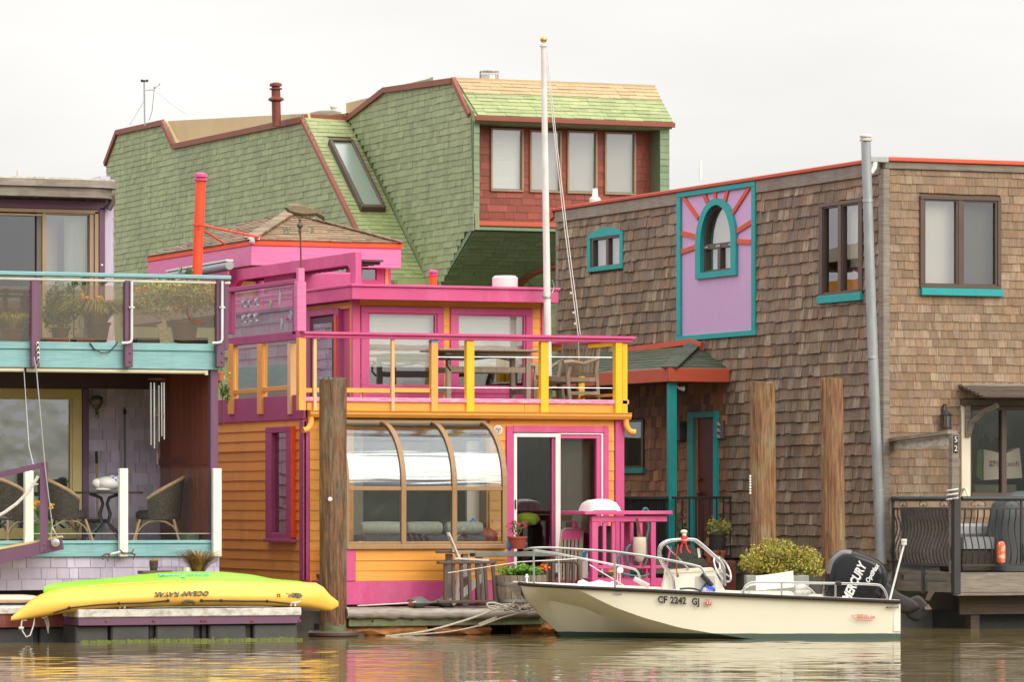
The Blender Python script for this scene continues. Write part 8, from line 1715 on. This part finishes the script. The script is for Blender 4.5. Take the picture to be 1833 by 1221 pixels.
m = MB(); m.prism([Vector((bx(x), CY0 + .0, bz(y))) for x, y in ((1195, 1021), (1204, 979), (1245, 976), (1241, 1018))], (0, .012, 0)); m.prism([Vector((bx(1195), CY0 + .013, bz(1021))), Vector((bx(1204), CY0 + .013, bz(979))), Vector((bx(1204), CY1, bz(979))), Vector((bx(1195), CY1, bz(1021)))], (.012, 0, 0)); m.prism([Vector((bx(x), CY1, bz(y))) for x, y in ((1195, 1021), (1204, 979), (1245, 976), (1275, 1015))], (0, .012, 0)); part('windscreen', m, M['glass_tint'], cons)
m = MB(); m.prism([Vector((bx(x), CY0 - .005, bz(y))) for x, y in ((1249, 982), (1254, 983), (1256, 998), (1252, 1000))], (0, .03, 0)); part('screen_tab', m, M['white_plastic'], cons)
for yy in (CY0 - .06, CY1 + .06):
    m = MB(); m.tube(smooth([Vector((bx(x), yy, bz(y))) for x, y in ((1208, 1056), (1204, 1034), (1189, 1010), (1183, 992), (1186, 979), (1196, 971), (1210, 968), (1240, 967), (1252, 971), (1285, 1000), (1296, 1014), (1298, 1026), (1299, 1050))], 4), .02, 8); part('grab_rail', m, M['steel'], cons)
m = MB()
for x, y in ((1194, 972), (1246, 969)): m.tube([Vector((bx(x), CY0 - .06, bz(y))), Vector((bx(x), CY1 + .06, bz(y)))], .015, 8)
m.tube([Vector((bx(1194), CY0 - .05, bz(977))), Vector((bx(1234), CY0 - .03, bz(1020)))], .012, 7); part('cross_rail', m, M['steel'], cons)
wc = Vector((bx(1297), 0, bz(1020))); wa = Vector((.86, 0, .5)).normalized(); u_, v_ = Vector((0, 1, 0)), wa.cross(Vector((0, 1, 0)))
wa = Vector((.74, -.42, .42)).normalized(); u_ = wa.orthogonal().normalized(); v_ = wa.cross(u_)
m = MB(); m.tube([wc + u_ * (.19 * math.cos(t)) + v_ * (.19 * math.sin(t)) for t in [i * math.pi / 14 for i in range(28)]], .014, 8, closed=True); sw2 = part('steering_wheel', m, M['steel'], boat)
m = MB()
for k in range(3): t = k * 2.09 + .4; m.tube([wc - wa * .04, wc + u_ * (.18 * math.cos(t)) + v_ * (.18 * math.sin(t))], .009, 6)
m.lathe([(.035, -.06), (.035, -.03)], wc, 10, wa); m.tube([wc - wa * .05, wc - wa * .2], .02, 7); part('spokes', m, M['steel'], sw2)
fig = thing('figurine', 'little red and white figurine tied to the console rail', 'figurine', (0, 0, 0))
FO = Vector((bx(1226), CY0 - .06, bz(968)))
m = MB(); m.lathe([(.03, -.05), (.042, -.02), (.045, .03), (.03, .06)], FO, 10); part('body', m, M['santa_red'], fig)
m = MB(); m.lathe([(.046, -.005), (.046, .012)], FO, 10); m.ball(FO + Vector((0, 0, .085)), .03, 10, 8); part('head', m, M['skin'], fig)
m = MB(); m.ball(FO + Vector((-.005, 0, .115)), (.048, .04, .026), 10, 7); m.ball(FO + Vector((0, -.02, .07)), (.028, .02, .02), 8, 6); part('hat', m, M['cream'], fig)
m = MB()
for d in (-.03, .02): m.tube([FO + Vector((d, 0, -.05)), FO + Vector((d * 1.8, -.02, -.12)), FO + Vector((d * 2.4 + .03, -.02, -.17))], .014, 6)
part('leg', m, M['santa_red'], fig)
m = MB(); m.tube([FO + Vector((-.08, -.02, -.05)), FO + Vector((-.11, -.03, -.2)), FO + Vector((-.1, -.03, -.42)), FO + Vector((-.09, -.03, -.48))], .009, 6); m.ball(FO + Vector((-.09, -.03, -.47)), .022, 7, 6); part('cord', m, M['terracotta'], fig)
bgb = MB(); bgb.ball(Vector((bx(1268), CY0 - .12, bz(1057))), (.10, .05, .055), 12, 8); part('blue_sack', bgb, M['blue_bag'], boat)
m = MB(); m.tube(smooth([Vector((bx(x), CY0 - .1, bz(y))) for x, y in ((1252, 1062), (1263, 1048), (1270, 1040), (1268, 1052), (1274, 1064))]), .016, 6); m.tube([Vector((bx(1258), CY0 - .05, bz(1030))), Vector((bx(1276), CY0 - .08, bz(1050)))], .035, 8); part('shoulder_strap', m, M['black'], boat)
m = MB(); m.ball(Vector((bx(1260), CY0 - .06, bz(1031))), (.03, .03, .03), 8, 6); m.tube(smooth([Vector((bx(x), -.95, bz(y))) for x, y in ((1215, 1054), (1235, 1053), (1250, 1057), (1258, 1064))]), .014, 6); part('hose_end', m, M['black'], boat)
# seat, stern rails, stern light
m = MB(); m.loft([[Vector((bx(x), y_, bz(yy))) for x, yy in ((1357, 1059), (1357, 1033), (1390, 1029), (1424, 1023.5), (1425, 1053))] for y_ in (-.12, 0)], smooth=False); se = part('seat_back', m, M['boat_white'], boat)
m = MB(); m.box(bx(1345), bx(1420), -.45, .45, bz(1068), bz(1061), .02); m.box(bx(1352), bx(1412), -.4, .4, .28, bz(1068) - .002); part('seat_box', m, M['boat_white'], boat)
m = MB()
for yy in (-.1, -.02): m.tube([Vector((bx(1330), yy, bz(1062))), Vector((bx(1345), yy, bz(1050))), Vector((bx(1360), yy, bz(1048)))], .014, 7)
part('seat_hinge', m, M['steel'], boat)
brail([(1328, 1066, -.97), (1330, 1052, -.97), (1338, 1045, -.97), (1352, 1042, -.97), (1420, 1043, -.97), (1490, 1044, -.96), (1560, 1046, -.96), (1575, 1051, -.96), (1583, 1065, -.95), (1584, 1076, -.95)], .017, 'stern_rail')
for px in (1396, 1492): m = MB(); m.tube([Vector((bx(px), -.97, bz(1043))), Vector((bx(px), -.97, bz(1073)))], .014, 8); part('stanchion', m, M['steel'], boat)
m = MB(); m.lathe([(.03, -.04), (.03, .04)], Vector((bx(1497), -.96, bz(1044))), 10, (1, 0, 0)); part('rod_clamp', m, M['rubber'], boat)
brail([(1378, 1073, .9), (1382, 1060, .9), (1395, 1054, .9), (1440, 1053, .9), (1462, 1058, .9), (1476, 1074, .9)], .014, 'stern_rail')
m = MB(); m.ball(Vector((bx(1443), .3, bz(1056))), (.09, .07, .06), 10, 7); m.ball(Vector((bx(1446), .3, bz(1064))), (.11, .08, .05), 10, 7); m.ball(Vector((bx(1438), .27, bz(1066))), (.07, .07, .06), 10, 7); part('crumpled_towel', m, M['rope_white'], boat)
m = MB(); m.tube([Vector((bx(1589), -.88, bz(1076))), Vector((bx(1615), -.88, bz(975)))], .014, 8); sl_ = part('stern_light', m, M['white_plastic'], boat)
m = MB(); m.lathe([(.032, 0), (.036, .02), (.036, .045), (.04, .05), (.04, .075), (.03, .08)], Vector((bx(1615), -.88, bz(976))), 12); part('lamp', m, M['white'], sl_)
# outboard engine
ob = thing('outboard_engine', 'big black outboard engine tilted up on the boat stern', 'outboard engine', (0, 0, 0))
OYc = -.05
def pillow(poly, yc, hw, steps=((-1, .72), (-.96, .82), (-.8, .93), (-.4, 1), (.4, 1), (.8, .93), (.96, .82), (1, .72))):
    cx = sum(p[0] for p in poly) / len(poly); cy = sum(p[1] for p in poly) / len(poly)
    return [[Vector((bx(cx + (x - cx) * s_), yc + hw * d, bz(cy + (y - cy) * s_))) for x, y in poly] for d, s_ in steps]
def rounded(poly, k=4):
    n = len(poly); out = []
    for i in range(n):
        a, b, c = poly[i - 1], poly[i], poly[(i + 1) % n]
        p0 = ((a[0] + b[0] * 2) / 3, (a[1] + b[1] * 2) / 3); p2 = ((c[0] + b[0] * 2) / 3, (c[1] + b[1] * 2) / 3)
        for j in range(k + 1): t = j / k; out.append(((1 - t) ** 2 * p0[0] + 2 * t * (1 - t) * b[0] + t * t * p2[0], (1 - t) ** 2 * p0[1] + 2 * t * (1 - t) * b[1] + t * t * p2[1]))
    return out
cowl = rounded([(1476, 1076), (1481, 1030), (1489, 1000), (1510, 984), (1536, 987), (1585, 1006), (1596, 1034), (1578, 1084), (1520, 1090)])
m = MB(); m.loft(pillow(cowl, OYc, .29)); cw_ = part('cowling', m, M['gloss_black'], ob)
m = MB(); m.loft(pillow(rounded([(1482, 1024), (1490, 999), (1511, 983.2), (1530, 985), (1534, 994), (1527, 1008), (1513, 1003), (1500, 1018), (1494, 1040), (1484, 1040)]), OYc, .265)); part('cowl_cap', m, M['grey_gloss'], cw_)
tp_ = Vector((bx(1535), OYc - .315, bz(1043))); dirx = (Vector((bx(1548), 0, bz(1009))) - Vector((bx(1517), 0, bz(1075)))).normalized(); diry = Vector((0, -1, 0)).cross(dirx) * -1
diry = Vector((-dirx.z, 0, dirx.x))
txt('MERCURY', .165, M['decal_white'], Vector((bx(1532), OYc - .302, bz(1044))), dirx, diry, cw_, 'lettering', .006, .006, .25, .72)
txt('OptiMax', .085, M['decal_white'], Vector((bx(1564), OYc - .302, bz(1028))), (dirx + Vector((.12, 0, 0))).normalized(), Vector((-(dirx.z), 0, dirx.x + .12)).normalized(), cw_, 'lettering', .006, .003, .2, .9)
m = MB(); m.loft(pillow(rounded([(1556, 1060), (1590, 1040), (1612, 1062), (1650, 1080), (1655, 1092), (1632, 1104), (1588, 1090)]), OYc, .13)); part('midsection', m, M['rubber'], ob)
m = MB(); m.loft(pillow(rounded([(1622, 1080), (1650, 1066), (1664, 1078), (1672, 1094), (1650, 1118), (1628, 1108)]), OYc, .07)); part('gearcase', m, M['rubber'], ob)
m = MB(); c = Vector((bx(1668), OYc, bz(1082)))
for k in range(3): t = k * 2.09; d = Vector((.25 * math.cos(t), math.sin(t), math.cos(t))).normalized(); m.prism([c + d * .03, c + d * .16 + Vector((.05, 0, 0)), c + d * .17 - Vector((.03, 0, 0)), c + d * .05 - Vector((.05, 0, 0))], (.012, .012, 0))
part('propeller', m, M['bronze'], ob)
m = MB(); m.box(bx(1585), bx(1612), OYc - .14, OYc + .14, bz(1096), bz(1070), .02); part('clamp_bracket', m, M['rubber'], ob)
# registration letters
for s_, px, py, sz in (('CF', 1184, 1073.5, .125), ('2242', 1212, 1075, .125), ('GJ', 1243, 1077, .125)):
    x = bx(px); txt(s_, sz, M['decal_black'], Vector((x, -(T_(HB, x) * .985 + .026), bz(py))), (1, 0, -.05), (0, 0, 1), boat, 'lettering', .002, .004, 0, .85)
x = bx(1265); m = MB(); m.obox((x, -(T_(HB, x) + .016), bz(1078)), (.042, 0, -.003), (0, 0, .038), (0, .004, 0)); stk = part('sticker', m, M['decal_red'], boat)
txt("'17", .065, M['decal_white'], Vector((x, -(T_(HB, x) + .023), bz(1078))), (1, 0, 0), (0, 0, 1), stk, 'lettering', .002, .002)
x = bx(1593); txt('MONTAUK', .034, M['decal_black'], Vector((x, -(T_(HB, x) + .012), bz(1087))), (1, 0, 0), (0, 0, 1), boat, 'lettering', .002, .001)
x = bx(1546); txt('WHALER', .05, M['decal_red'], Vector((x, -(T_(HB, x) + .012), bz(1105))), (1, 0, 0), (0, 0, 1), boat, 'lettering', .002, .001, 0, 1.2); txt('BOSTON', .03, M['decal_red'], Vector((x - .05, -(T_(HB, x) + .012), bz(1101))), (1, 0, 0), (0, 0, 1), boat, 'lettering', .002, .0005, 0, 1.1)
m = MB(); yb = -(T_(HB, x) + .012); m.tube([Vector((bx(a), yb, bz(b))) for a, b in ((1520, 1100), (1523, 1106), (1530, 1109.5), (1558, 1110))], .004, 5); m.tube([Vector((bx(a), yb, bz(b))) for a, b in ((1520, 1100.5), (1540, 1100.2))], .003, 5); part('boat_logo', m, M['decal_red'], boat)
# hull intake fitting and seat the boat, engine and figurine in the water
m = MB(); x = bx(1105); m.obox((x, -(T_(HB, x) + .004), bz(1062)), (.05, 0, -.003), (0, 0, .012), (0, .004, 0)); part('vent_plate', m, M['dull_steel'], boat)
bow = P(930, 1000, BY); bow.z = 0
bmid = bow + CF * .6
for o in (boat, ob, fig):
    o.location = bmid + CF * 1.0 * 0; o.rotation_euler = (0, 0, -YAW)
finish_pieces()
